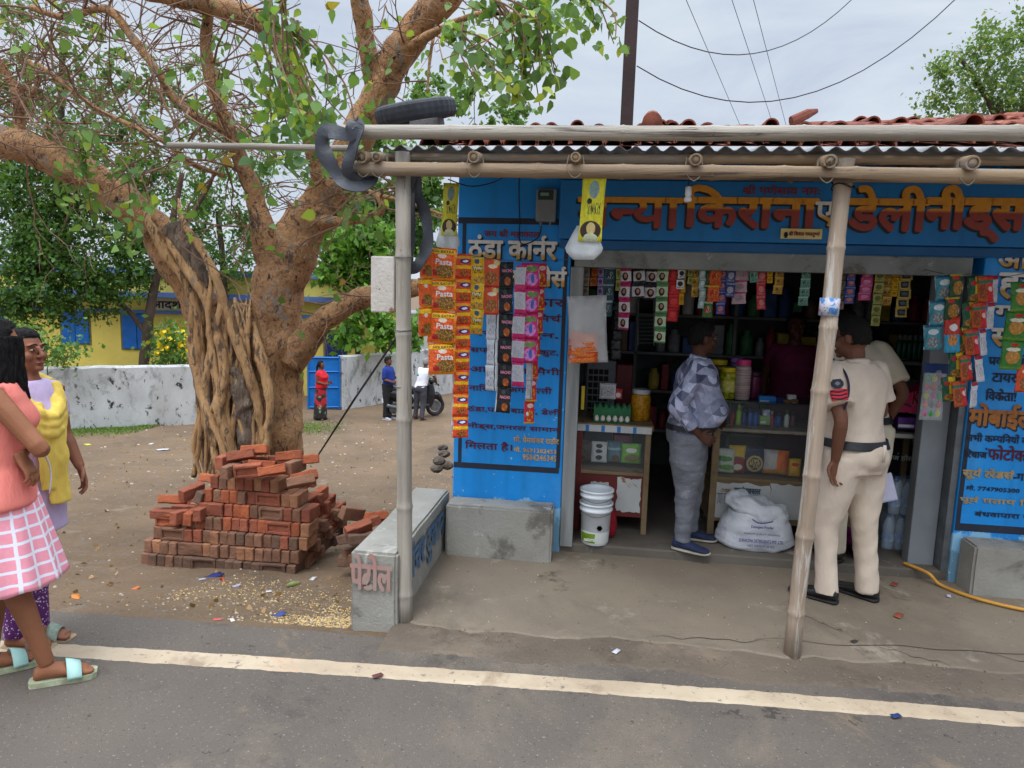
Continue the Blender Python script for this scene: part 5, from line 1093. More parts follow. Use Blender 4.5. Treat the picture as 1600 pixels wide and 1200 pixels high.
for z in (.5, .9, 1.28, 1.66): part(MB().box((-.6, 6.9, z), (3.2, 7.28, z+.025)), 'shelf', SHB_, rack)
for x in (-.6, .35, 1.3, 2.25, 3.17): part(MB().box((x, 6.9, .08), (x+.03, 7.28, 2.2)), 'upright', SHB_, rack)
def jar(name, lab, x, y, z, r, h, body, lid, cat='jar', group=None, label_mat=None):
    e = empty(name, (x, y, z), lab, cat, group)
    MB().lathe([(r*.9, 0), (r, r*.12), (r, h*.72), (r*.97, h*.8), (r*.8, h*.86)], 18).build('body', body, e, smooth=True)
    MB().lathe([(r*.86, h*.86), (r*.9, h*.865), (r*.9, h*.99), (r*.84, h)], 18).build('lid', lid, e, bev=0, smooth=False)
    if label_mat: MB().lathe([(r*1.012, h*.22), (r*1.012, h*.58)], 18, cap=False).build('label', label_mat, e, smooth=True)
    return e
def goods(px, py, Y): return at(px, py, Y)
YLID = M('yellow_lid', c(216, 190, 30), None, 9, .4); PLID = M('pink_lid', c(210, 60, 120), None, 9, .4); BLID = M('blue_lid', c(40, 80, 170), None, 9, .4)
SNK = pmat('jar_of_yellow_snack', c(200, 150, 30), [], .2); SNK = M('yellow_snack_jar', c(206, 150, 36), c(150, 100, 22), 40, .25, detail=2); CND = M('lime_candy_jar', c(200, 196, 40), c(90, 100, 30), 40, .2, detail=2); BIS = M('biscuit_jar', c(196, 186, 180), c(130, 90, 100), 9, .25, stretch=(.2, .2, 8))
jar('snack_jar', 'big clear jar of yellow snacks on the left counter', .335, 5.2, .906, .075, .24, SNK, M('clear_cap', c(190, 196, 200), None, 9, .2))
jar('candy_jar', 'jar of lime candies with bright yellow lid on the glass case', at(1136, 610, 5.25).x, 5.25, 1.1, .062, .235, CND, YLID, label_mat=M('jar_label', c(220, 210, 120), c(150, 150, 60), 30, .5))
jar('candy_jar', 'dimmer jar with yellow lid behind the lime candy jar', at(1122, 600, 5.5).x, 5.5, 1.1, .066, .27, M('amber_jar', c(120, 110, 40), c(60, 50, 24), 30, .2), YLID)
jar('biscuit_jar', 'tall jar of stacked biscuits with pink lid on the glass case', at(1160, 600, 5.22).x, 5.22, 1.1, .058, .30, BIS, PLID)
jar('candy_jar', 'dark pink jar beside the tall biscuit jar', at(1178, 600, 5.35).x, 5.35, 1.1, .05, .2, M('dark_pink_jar', c(120, 40, 80), c(60, 30, 50), 20, .2), M('dark_lid', c(60, 40, 60), None, 9, .4))
jar('candy_jar', 'purple capped jar on the back of the glass case', at(1150, 580, 5.5).x, 5.5, 1.15, .05, .24, M('violet_jar', c(110, 90, 140), c(70, 60, 90), 20, .2), M('violet_lid', c(160, 110, 190), None, 9, .4))
BT = 'small bottles in the glass case'
def bottle(lab, px, h, r, col, cap, Y=5.25, z=.901, grp=BT):
    e = empty('bottle', (at(px, 650, Y).x, Y, z), lab, 'bottle', grp); m = M('bottle_%d_%d_%d' % col, c(*col), None, 9, .3); k = M('cap_%d_%d_%d' % cap, c(*cap), None, 9, .35)
    MB().lathe([(r*.9, 0), (r, .006), (r, h*.6), (r*.75, h*.7), (r*.4, h*.78)], 12).build('body', m, e, smooth=True)
    MB().lathe([(r*.5, h*.77), (r*.5, h*.98), (r*.3, h)], 10).build('cap', k, e, smooth=True)
for a in (('clear bottle at the left end of the glass case', 1124, .14, .018, (150, 160, 160), (200, 204, 206)), ('blue bottle beside the clear one in the glass case', 1134, .14, .02, (30, 70, 130), (30, 60, 120)), ('red bottle in the glass case', 1144, .12, .02, (150, 40, 44), (120, 30, 34)), ('lime green bottle in the glass case', 1154, .16, .02, (150, 200, 60), (170, 210, 90)), ('dark blue bottle right of the lime one', 1162, .13, .018, (30, 60, 130), (24, 40, 90)), ('slim blue bottle, left of a pair', 1172, .14, .02, (40, 90, 170), (24, 50, 110)), ('slim blue bottle, right of a pair', 1181, .14, .02, (44, 96, 180), (24, 50, 110)), ('pink bottle by the green carton in the glass case', 1206, .12, .015, (200, 70, 130), (220, 220, 224)), ('squat blue bottle in the glass case', 1217, .11, .028, (40, 84, 150), (30, 60, 120)), ('white bottle with green cap in the glass case', 1230, .13, .02, (206, 214, 206), (50, 110, 70)), ('brown bottle near the leaning post', 1239, .12, .018, (110, 70, 80), (90, 60, 70))): bottle(*a)
def carton(lab, px0, py0, px1, py1, Y, d, mat, name='carton', cat='box', grp=None, rz=0.):
    a, b = at(px0, py0, Y), at(px1, py1, Y); e = empty(name, ((a.x+b.x)/2, Y+d/2, b.z), lab, cat, grp, R(rz)); w, h = (b.x-a.x)/2, a.z-b.z
    me = MB().box((-w, -d/2, 0), (w, d/2, h)).build('box', mat, e, bev=.002); uv = me.data.uv_layers.new(name='uv')
    for pl_ in me.data.polygons:
        for li, st in zip(pl_.loop_indices, ((0, 0), (1, 0), (1, 1), (0, 1))): uv.data[li].uv = st
    MB().box((-w+.004, -d/2-.001, h*.15), (w*.2, -d/2, h*.4)).build('flap_label', WH, e) if w > .02 else None
    return e
carton('pale green carton between bottles in the glass case', 1188, 650, 1203, 664, 5.2, .05, M('pale_green_card', c(150, 190, 120), c(120, 160, 90), 30, .5))
carton('small white and blue carton on top of the green one', 1193, 640, 1203, 650, 5.2, .05, M('white_blue_card', c(206, 214, 222), c(90, 120, 160), 40, .5))
carton('bright blue open box on top of the glass case', 1187, 619, 1212, 631, 5.2, .07, M('bright_blue_card', c(40, 130, 206), None, 8, .4))
carton('navy box beside the bright blue one', 1212, 622, 1225, 632, 5.22, .06, M('navy_card', c(40, 44, 110), None, 8, .4))
carton('brown carton on the glass case next to the leaning post', 1225, 625, 1238, 632, 5.2, .06, M('brown_card', c(150, 100, 66), c(90, 60, 44), 30, .5))
carton('pale small carton stacked near the leaning post', 1232, 617, 1244, 625, 5.2, .05, M('pale_card', c(196, 196, 206), None, 8, .4))
carton('dark brown carton at the end of the glass case row', 1238, 624, 1247, 633, 5.18, .06, M('dark_brown_card', c(120, 84, 60), None, 20, .5))
def pouch(lab, px0, py0, px1, py1, Y, mat, rz=0., grp='packets behind the counter glass', t=.05, wd=()):
    a, b = at(px0, py0, Y), at(px1, py1, Y); e = empty('packet', ((a.x+b.x)/2, Y, b.z), lab, 'packet', grp, R(rz))
    me = pillow_data(b.x-a.x, a.z-b.z, t, [mat], 9, 11, .06, rng.random()*9); o = bpy.data.objects.new('pouch', me); COL.objects.link(o); o.parent = e; o.location = (0, 0, (a.z-b.z)/2)
    for (body, u0, v0, u1, v1, m_) in wd: local_text(body, (u0*(b.x-a.x), -t/2-.001, (v0+.5)*(a.z-b.z)), (u1*(b.x-a.x), -t/2-.001, (v1+.5)*(a.z-b.z)), m_, e, bold=.03)
    return e
Yc = 5.09
pouch('dark brown packet at the left end behind the left counter glass', 902, 686, 924, 722, Yc, pmat('dark_brown_pack', c(70, 56, 48), [('e', 0, -.2, .3, .2, c(120, 80, 50), c(60, 40, 30))]))
pouch('white box packet with dark pictures behind the left counter glass', 924, 689, 948, 723, Yc, pmat('white_pict_pack', c(206, 208, 206), [('e', 0, .3, .22, .1, c(60, 60, 60)), ('e', 0, .05, .22, .1, c(70, 60, 90)), ('e', 0, -.25, .22, .12, c(50, 60, 50))]), t=.03)
pouch('grey blue packet with a brown picture behind the left counter glass', 949, 688, 972, 723, Yc+.02, pmat('grey_blue_pack', c(90, 124, 136), [('h', .1, .2, c(150, 180, 186)), ('e', .05, -.3, .26, .18, c(110, 80, 60))]))
pouch('pink packet peeping out behind the green one', 960, 680, 985, 705, Yc+.06, pmat('pink_flat_pack', c(150, 80, 100), []))
pouch('bright green lentil packet behind the left counter glass', 971, 692, 1001, 725, Yc-.01, pmat('green_lentil_pack', c(120, 180, 70), [('e', .05, -.2, .42, .2, c(170, 110, 80), c(110, 130, 60)), ('e', 0, .18, .28, .12, c(220, 224, 214))]), 4)
Yc = 5.2
jar('jar', 'jar with blue lid behind the right counter glass', at(1135, 710, 5.28).x, 5.28, .527, .05, .19, M('dim_jar', c(90, 110, 130), c(60, 80, 90), 20, .2), BLID)
pouch('green and white packet at the left behind the right counter glass', 1122, 700, 1146, 739, Yc-.02, pmat('green_white_pack', c(196, 204, 190), [('e', -.1, .1, .5, .12, c(90, 150, 60)), ('e', .1, -.25, .5, .12, c(100, 160, 70))]), -10)
pouch('yellow and red flour packet behind the right counter glass', 1139, 695, 1164, 739, Yc, pmat('yellow_red_pack', c(214, 178, 60), [('h', -.5, .02, c(150, 44, 40)), ('e', 0, -.28, .3, .12, c(220, 214, 200)), ('e', 0, .04, .36, .08, c(120, 60, 90))]), 5)
pouch('navy packet with round gold emblem behind the right counter glass', 1163, 697, 1194, 740, Yc, pmat('navy_emblem_pack', c(44, 52, 76), [('e', 0, -.12, .4, .32, c(196, 170, 110)), ('e', 0, -.12, .3, .24, c(60, 60, 60)), ('t', -.3, .06, -.25, .25, c(210, 190, 130))]))
pouch('orange and white flour packet leaning behind the right counter glass', 1194, 702, 1230, 742, Yc-.02, pmat('orange_white_pack', c(190, 186, 180), [('e', .3, .0, .3, .7, c(226, 110, 30)), ('e', 0, -.45, .6, .2, c(200, 140, 40))]), -8, t=.08)
pouch('yellow packet by the leaning post behind the right counter glass', 1232, 716, 1250, 745, Yc, pmat('yellow_pack_in', c(230, 178, 36), [('e', 0, .2, .3, .1, c(196, 60, 40))]))
# egg tray
et = empty('egg_tray', (.12, 5.08, .906), 'green plastic egg tray with one row of white eggs on the left counter', 'egg tray')
GT = M('green_tray', c(24, 110, 64), c(18, 92, 54), 8, .4)
ea, eb = at(928, 640, 5.08), at(985, 640, 5.08); et.location.x = (ea.x+eb.x)/2; w = eb.x-ea.x
mb = MB(); n = 6
for yy in (-.06, .06):
    P_ = [(-w/2, yy, 0), (w/2, yy, 0)]
    for i in range(n*2, -1, -1): P_.append((-w/2+w*i/(2*n), yy, .105 if i % 2 else .135))
    k = len(P_); mb.add(P_+[(p[0], p[1]+.006, p[2]) for p in P_], [tuple(range(k)), tuple(range(2*k-1, k-1, -1))]+[(i, i+k, (i+1) % k+k, (i+1) % k) for i in range(k)])
mb.box((-w/2, -.054, 0), (w/2, .06, .01)).box((-w/2-.004, -.066, .048), (w/2+.004, -.0602, .056)).box((-w/2-.004, -.066, 0.0), (w/2+.004, -.0602, .01))
mb.build('tray', GT, et)
for i in range(6):
    e_ = MB(); rs = []
    for k in range(9):
        th = math.pi*(.04+.92*k/8); rs.append([(.0175*math.sin(th)*math.cos(a)*(1-.18*math.cos(th+math.pi)), .0175*math.sin(th)*math.sin(a), -.024*math.cos(th)) for a in [j*math.pi/6 for j in range(12)]])
    o = tag(e_.rings(rs).build('egg', M('egg_shell', c(232, 228, 218), c(214, 208, 196), 6, .5), smooth=True), 'white egg in the front row of the green tray', 'egg', 'eggs in the green tray'); o.location = et.location+Vector((-w/2+w*(i+.5)/6, -.075, .035))
pouch('white snack pouch standing in the green egg tray', 937, 598, 962, 624, 5.09, pmat('white_pouch', c(206, 206, 208), [('t', -.3, .3, -.4, .4, c(120, 120, 130)), ('h', .4, .5, c(180, 180, 184))]), grp='packets on the left counter', t=.03)
pouch('small red and white pouch beside the white one in the egg tray', 960, 607, 972, 624, 5.1, pmat('red_white_pouch', c(200, 70, 70), [('e', 0, -.1, .34, .25, c(230, 226, 226))]), grp='packets on the left counter', t=.03)
solo(MB().box((at(909, 603, 4.95).x, 4.95, at(909, 640, 4.95).z), (at(915, 603, 4.95).x, 4.954, at(909, 603, 4.95).z)), 'measuring_strip', pmat('yellow_strip', c(236, 200, 30), []), 'bright yellow plastic strip hanging beside the left door post', 'strip', bev=.001)
cb = empty('beaded_cord', at(908, 570, 4.9), 'dark cords hanging beside the left door post', 'cord')
for i, (x, y) in enumerate(((905, 640), (909, 600), (912, 660))): part(MB().tube([at(x, 560, 4.9), at(x+3, 590, 4.9), at(x, y, 4.9)], .004, 5, k=4), 'cord', WIREM, cb)
coo = empty('air_cooler', (.14, 5.75, .6), 'grey air cooler with dark grille behind the left counter', 'cooler')
a, b = at(917, 562, 5.6), at(955, 655, 5.6)
CG = M('cooler_grey', c(120, 124, 128), c(100, 104, 108), 4, .5)
part(MB().box((a.x, 5.6, .6), (b.x+.02, 6.1, a.z)), 'casing', CG, coo, bev=.012)
for i in range(4):
    for j in range(7): part(MB().box((a.x+.02+i*.042, 5.596, .9+j*.055-.03), (a.x+.055+i*.042, 5.602, .9+j*.055+.012)), 'grille_slot', DARK, coo)
a2 = at(990, 562, 5.6)
part(MB().box((b.x+.022, 5.62, .6), (a2.x, 6.1, a.z-.03)), 'side_panel', M('cooler_red', c(120, 30, 36), c(90, 24, 30), 4, .5), coo, bev=.01)

# buckets, sack, bottles, boxes on the right
BK = 'nested white paint buckets'
bp = atz(929, 846, .08); BKM = M('bucket_white', c(226, 230, 234), c(206, 212, 216), 5, .35)
r1 = .112
def bucket(lab, z, r0, r1_, h, lm):
    e = empty('bucket', (bp.x, bp.y, z), lab, 'bucket', BK)
    MB().lathe([(r0, 0), (r0+.004, .006), (r0+(r1_-r0)*.8, h*.8), (r1_+.006, h*.81), (r1_+.006, h*.86), (r1_, h*.865), (r1_+.001, h*.95), (r1_+.009, h*.955), (r1_+.009, h), (r1_-.006, h), (r1_-.01, h*.9), (r0-.012, .02), (.01, .015)], 32).build('shell', BKM, e, smooth=True)
    mb = MB().tube([(-(r1_+.01), 0, h*.83), (-r1_*.8, -r1_*.75, h*.79), (0, -(r1_+.015), h*.735), (r1_*.8, -r1_*.75, h*.79), (r1_+.01, 0, h*.83)], .0025, 5, k=6); mb.build('handle', STEEL, e)
    if lm:
        n = 32; rr = lambda t: r0+(r1_-r0)*t+.0035
        o = MB().rings([[(rr(t)*math.cos(a), rr(t)*math.sin(a), h*t) for a in [R(-175+170*j/20) for j in range(21)]] for t in (.06, .34)], cap=False, closed=False).build('label', M('bucket_label', c(226, 228, 222), None, 8, .5), e, smooth=True)
        o = MB().rings([[(rr(t)*1.012*math.cos(a), rr(t)*1.012*math.sin(a), h*t) for a in [R(-160+70*j/20) for j in range(21)]] for t in (.07, .30)], cap=False, closed=False).build('green_print', M('green_print', c(130, 160, 40), c(96, 130, 30), 14, .5, stains=((c(206, 210, 190), 12, .62, .03),)), e, smooth=True)
        MB().lathe([(.02, 0), (.016, .0)], 6, (0, 0, 0)).build('sticker', YP, e, loc=(.03, -(rr(.5)+.004), h*.46)).rotation_euler = (R(90), 0, 0)
        local_text('natural', (-.075, -rr(.16)-.001, h*.22), (-.0, -rr(.12)-.004, h*.13), WH, e, bold=.03)
bucket('white paint bucket with green label, lower one of the nested pair', .078, .092, r1, .30, True)
bucket('empty white bucket nested in the labelled one', .078+.125, .09, r1+.001, .27, False)
rb = empty('red_bag', atz(955, 828, .08), 'red cloth bag on the floor behind the white buckets', 'bag')
rb.location.y = 4.88; rb.location.x -= .035; rb.scale = (.85, .85, .85)
fuse(MB().ell((0, 0, .12), (.09, .07, .13), 16, 10).ell((.02, 0, .2), (.05, .04, .07), 12, 8), .012, 'cloth', M('red_cloth', c(150, 20, 34), c(110, 14, 26), 8, .8), rb, 2, (.012, 9., (1, 1, .6)))
sk = empty('sack', (at(1180, 850, 4.92).x, 4.95, .078), 'white woven detergent sack with folded top and blue print', 'sack')
mb = MB(); rs = []; n = 40
for z, rx, ry, cx in ((0, .24, .15, 0), (.03, .275, .17, 0), (.10, .262, .17, 0), (.18, .235, .16, .0), (.235, .205, .15, .01), (.26, .20, .145, .01)):
    rs.append([(cx+rx*math.copysign(abs(math.cos(a))**.8, math.cos(a))*(1+.03*noise.noise(Vector((math.cos(a)*2, math.sin(a)*2, z*9)))), ry*math.copysign(abs(math.sin(a))**.8, math.sin(a)), z+.012*noise.noise(Vector((a*1.5, z*4, 2)))) for a in [2*math.pi*j/n for j in range(n)]])
mb.rings(rs); mb2 = MB(); rs = []
SKM = M('sack_weave', c(214, 216, 220), c(190, 192, 198), 5, .55, .5, 30)
fuse(mb, .012, 'body', SKM, sk, 2, (.010, 7., (1, 1, 2.2)))
for z, rx, ry in ((.235, .15, .11), (.225, .20, .145), (.25, .225, .16), (.30, .222, .155), (.335, .2, .14), (.345, .16, .11), (.325, .1, .07)):
    rs.append([(.0+rx*math.cos(a)*(1+.05*math.sin(a*5+z*20)), ry*math.sin(a)*(1+.05*math.sin(a*7)), z-.05*math.cos(a)*.9+.012*math.sin(a*6+1)) for a in [2*math.pi*j/n for j in range(n)]])
mb2.rings(rs); fuse(mb2, .010, 'folded_rim', SKM, sk, 2, (.012, 9., (1, 1, 1.6)))
for body, z0_, z1_, hw_, m_ in (('Detergent Powder', .205, .18, .075, BP), ('PREMIUM QUALITY WASHING', .150, .135, .12, M('dim_blue_print', c(80, 90, 140), None, 9, .5)), ('SURAKSHA DETERGENTS PVT. LTD.', .105, .082, .15, BP), ('NET WEIGHT 25 KG', .065, .05, .09, M('dim_blue_print', c(80, 90, 140), None, 9, .5))):
    yy = -.19; local_text(body, (-hw_, yy, z0_), (hw_, yy, z1_), m_, sk, bold=.02)
mb = MB(); mb.tube([(-.07, -.185, .245), (-.03, -.195, .225), (.02, -.196, .228), (.07, -.19, .24)], .004, 4, k=4); mb.build('printed_line', BP, sk)
pbx = empty('chocolate_box', at(1425, 645, 5.0), 'pink chocolate display box on the counter right of the police officer', 'box')
a, b = at(1404, 612, 5.), at(1450, 646, 5.)
PKM = M('chocolate_pink', c(206, 60, 110), c(186, 44, 94), 4, .4, stains=((c(90, 80, 110), 9., .68, .03),))
part(MB().rings([[(a.x, 5., b.z), (b.x+.06, 5., b.z), (b.x+.06, 5., a.z+.06), (a.x, 5., a.z-.03)], [(a.x, 5.2, b.z), (b.x+.06, 5.2, b.z), (b.x+.06, 5.2, a.z+.06), (a.x, 5.2, a.z-.03)]]), 'box', PKM, pbx)
text('KitKat', at(1427, 611, 5.), at(1468, 634, 5.), M('chocolate_red', c(150, 16, 40), None, 9, .5), pbx, bold=.04, shadow=WH, sofs=(.002, -.002))
part(MB().rings([[at(1408, 627, 4.995), at(1424, 633, 4.995), at(1424, 637, 4.995), at(1408, 631, 4.995)], [at(1408, 627, 5.), at(1424, 633, 5.), at(1424, 637, 5.), at(1408, 631, 5.)]]), 'bar_picture', M('wafer', c(90, 60, 80), None, 9, .4), pbx)
carton('purple chocolate box under the pink one', 1404, 652, 1445, 672, 5.0, .2, M('purple_card', c(60, 40, 100), c(110, 60, 150), 20, .4))
rc = empty('side_table', (2.15, 5.2, .08), 'table at the right side of the shop carrying chocolate boxes', 'table')
a = at(1390, 676, 5.0); part(MB().box((a.x-.25, 4.97, a.z-.03), (2.33, 5.5, a.z)), 'top', M('pale_top', c(170, 168, 160), None, 4, .6), rc, bev=.004)
for x in (a.x-.22, 2.28): part(MB().box((x, 5.3, .08), (x+.04, 5.45, a.z-.03)), 'leg', OLDW, rc)
bd = empty('notice_board', at(1410, 730, 5.3), 'black painted board with white Hindi writing under the side table', 'board')
a, b = at(1385, 690, 5.3), at(1445, 735, 5.3)
part(MB().box((a.x-.2, 5.3, .1), (2.27, 5.32, a.z)), 'board', BLACK, bd)
text('िरचाज` होता है', at(1374, 706, 5.3), at(1440, 722, 5.3), WH, bd, bold=.02)
WB = 'packed water bottles by the right door post'
BWM = M('water_bottle_plastic', (.6, .74, .86), (.5, .66, .82), 6, .1, alpha=.55, spec=.8); WCAP = M('bottle_cap_blue', c(60, 130, 200), None, 9, .35); WLB = M('water_label', c(70, 130, 200), c(210, 224, 236), 16, .4, stretch=(1, 1, .4))
proto = None
for lay in range(2):
    for i, (dx, dy) in enumerate(((0, 0), (.085, .0), (.17, .0), (.042, .08), (.128, .08))):
        q = atz(1388, 858, .08)
        if proto is None:
            proto = empty('water_bottle', (0, 0, 0), '', 'bottle', WB)
            MB().lathe([(.034, 0), (.038, .01), (.037, .03), (.039, .04), (.037, .08), (.039, .12), (.038, .17), (.03, .205), (.015, .235)], 14).build('body', BWM, proto, smooth=True)
            MB().lathe([(.0155, .232), (.0155, .252), (.012, .255)], 10).build('cap', WCAP, proto, smooth=True); MB().lathe([(.0395, .06), (.0395, .115)], 14, cap=False).build('label', WLB, proto, smooth=True)
            e = proto
        else: e = copy_tree(proto)
        e.location = (q.x+dx-.0+.02*lay, q.y+dy+.03, .078+.262*lay)
        e['label'] = ('upper layer' if lay else 'lower layer')+' water bottle with blue label in the shrink pack, '+('front row' if dy == 0 else 'back row')
q = atz(1388, 858, .08)
for lay in range(2):
    cx = q.x+.085+.02*lay; rs = []
    for z in (0, .03, .13, .2, .262): rs.append([(cx+.135*(1-.12*(z > .2))*math.copysign(abs(math.cos(a))**.5, math.cos(a))*(1+.02*math.sin(a*9+z*30)), q.y+.07+.09*math.copysign(abs(math.sin(a))**.5, math.sin(a)), .0775+.262*lay+z*.995) for a in [2*math.pi*j/28 for j in range(28)]])
    solo(MB().rings(rs), 'shrink_wrap', M('shrink_film', (.8, .88, .95), (.65, .75, .85), 9, .12, .6, 20, alpha=.22, spec=.9), ('upper' if lay else 'lower')+' clear shrink wrap round the water bottles', 'wrap', smooth=True)
ps = empty('cloth_bundle', (at(1308, 850, 5.0).x, 5.0, .078), 'purple cloth bundle on the floor seen between the officers\' legs', 'bundle')
fuse(MB().ell((0, 0, .09), (.1, .09, .1), 16, 10), .012, 'cloth', M('purple_cloth', c(130, 20, 110), c(100, 16, 90), 8, .8), ps, 1, (.02, 8., (1, 1, 1)))
solo(MB().tube([(2.13, 4.76, .09), (2.22, 4.62, .085), (2.28, 4.58, .03), (2.36, 4.45, .027), (2.46, 4.36, .027), (2.62, 4.28, .027), (2.9, 4.22, .027), (3.4, 4.2, .027)], .0115, 8, k=8), 'hose_pipe', M('yellow_hose', c(206, 152, 62), c(180, 128, 50), 6, .45), 'yellow hose pipe running from the door across the apron', 'hose', smooth=True)
# goods on the back rack (dim)
g = random.Random(23); GG = 'dim goods on the back rack'
CO = [('grey', c(160, 160, 162)), ('brown', c(150, 118, 92)), ('blue', c(70, 104, 170)), ('white', c(226, 226, 226)), ('maroon', c(170, 56, 70)), ('green', c(84, 146, 100)), ('yellow', c(214, 186, 80))]
ZN = {.525: 'lowest', .925: 'second', 1.305: 'third', 1.685: 'top'}
for z in ZN:
    x = -.5
    while x < 3.1:
        w = g.uniform(.07, .16); h = g.uniform(.14, .30); nm, col = g.choice(CO); m = M('rack_'+nm, col, tuple(v*.6 for v in col), 12, .5)
        if abs((x+.6) % .95) > .06 and g.random() < .97:
            if g.random() < .5: solo(MB().box((x, 6.95, z+.001), (x+w*.9, 7.15, z+h)), 'carton', m, nm+' carton on the '+ZN[z]+' shelf of the back rack', 'box', GG, bev=.006)
            else:
                r_ = min(w*.45, .06); solo(MB().lathe([(r_*.9, 0), (r_, .01), (r_, h*.7), (r_*.6, h*.82), (r_*.6, h)], 12, (x+w/2, 7.0, z+.001)), 'jar', m, nm+' jar on the '+ZN[z]+' shelf of the back rack', 'jar', GG, smooth=True)
        x += w+.01
for i in range(5): bottle('green glass bottle on the right side of the shop, number %s from the left' % ('first', 'second', 'third', 'fourth', 'fifth')[i] if 0 else 'green glass bottle standing at the right side of the dark shop', 1394+i*8, .2, .03, (20, 90, 60), (120, 130, 130), 6.0, at(1400, 560, 6.).z, 'green bottles at the right side')
bs = empty('bottle_shelf', at(1410, 562, 6.), 'small dark shelf carrying green bottles at the right side', 'shelf'); a, b = at(1380, 562, 6.), at(1450, 562, 6.)
part(MB().box((a.x, 5.9, a.z-.03), (b.x+.2, 6.12, a.z-.001)), 'board', SHB_, bs); part(MB().box((b.x+.16, 5.9, .08), (b.x+.2, 6.12, a.z-.031)), 'leg', SHB_, bs)
mg_ = empty('wire_rack', at(1010, 515, 5.4), 'grey hanging wire rack in the dark behind the sachets', 'rack')
for i in range(8): part(MB().tube([at(997, 494+i*6, 5.4), at(1022, 494+i*6, 5.4)], .004, 4), 'wire', STEEL, mg_)
for x in (997, 1022): part(MB().tube([at(x, 415, 5.4), at(x, 540, 5.4)], .005, 5), 'hanger', STEEL, mg_)
sy = at(1010, 540, 5.4)
# ------------------------------------------------------------------ people
def skin(name, col): return M(name, col, tuple(x*.84 for x in col), 9., .58, .12, 90, spec=.22)
SK1 = skin('skin_brown', c(150, 98, 70)); SK2 = skin('skin_dark', c(110, 72, 55)); SK4 = skin('skin_warm', c(136, 88, 66)); SK3 = skin('skin_deep', c(86, 54, 42))
HAIRM = M('black_hair', (.009, .008, .008), (.016, .013, .012), 30, .6, .8, 60, stretch=(3, 3, .6), spec=.12); GHAIR = M('grey_hair', (.28, .27, .26), (.16, .15, .15), 30, .7)
EYEW = M('eye_white', c(168, 154, 144), None, 9, .5, spec=.1); IRIS = M('eye_iris', (.01, .007, .006), None, 9, .2); LIP = M('lips', c(128, 68, 62), None, 9, .4)
def hand(mb, w, d, pn, th, curl=.5, L=1., spread=.05):
    """palm, four jointed fingers of unequal length, thumb off the palm's side"""
    w, d, pn, th = Vector(w), Vector(d).normalized(), Vector(pn).normalized(), Vector(th).normalized()
    pn = (pn-d*pn.dot(d)).normalized(); th = (th-d*th.dot(d)-pn*th.dot(pn)).normalized()
    rs = []
    for t, a, b in ((-.02, .026, .021), (.01, .029, .019), (.045, .040, .016), (.08, .043, .014), (.094, .040, .011)):
        rs.append([w+d*t*L+th*(a*L*math.cos(x))+pn*(b*L*math.sin(x)) for x in [2*math.pi*j/12 for j in range(12)]])
    mb.rings(rs)
    for i, ln in enumerate((.072, .080, .074, .058)):
        off = .033-.022*i; p = w+d*(.085-(.006 if i in (0, 3) else 0))*L+th*off*L
        dd = (d+th*(spread*(1.5-i))).normalized(); P_ = [p-dd*.012]; cu = curl*(.85+.12*i); q = p
        for k, f_ in enumerate((.45, .31, .24)):
            a = cu*(k+.55); v = dd*math.cos(a)+pn*math.sin(a); q = q+v*ln*f_*L; P_.append(q)
        mb.tube(P_, [.0085*L, .0088*L, .0078*L, .006*L], 8, k=3)
    p = w+d*.022*L+th*.03*L; v = (d*.62+th*.75+pn*.35).normalized(); v2 = (d*.9+th*.25+pn*(.3+.4*curl)).normalized()
    mb.tube([p-v*.012, p+v*.035*L, p+v*.035*L+v2*.026*L, p+v*.035*L+v2*.045*L], [.013*L, .0115*L, .0095*L, .007*L], 8, k=3)
def foot(mb, an, d, L=.245, toes=True):
    an = Vector(an); d = Vector(d).normalized(); s = d.cross(Vector((0, 0, 1))); g0 = an.z-.075; rs = []
    for t, wd, zt in ((-.055, .022, .045), (-.045, .032, .065), (0, .036, .085), (.05, .040, .07), (.1, .045, .052), (.14, .046, .038), (.165, .042, .03)):
        ce = Vector((an.x, an.y, g0))+d*t*L/.245
        rs.append([ce+s*wd*math.cos(a)+Vector((0, 0, zt/2+zt/2*math.sin(a))) for a in [2*math.pi*j/14 for j in range(14)]])
    mb.rings(rs)
    if toes:
        for i in range(5):
            ce = Vector((an.x, an.y, g0+.013))+d*(.172-.006*abs(i-.8)**1.4)*L/.245+s*(.034-.017*i)*(1 if s.x*an.x >= 0 else -1)
            mb.tube([ce-d*.02, ce+d*.012, ce+d*.024], [.011-.0012*i, .0108-.0012*i, .006], 8)
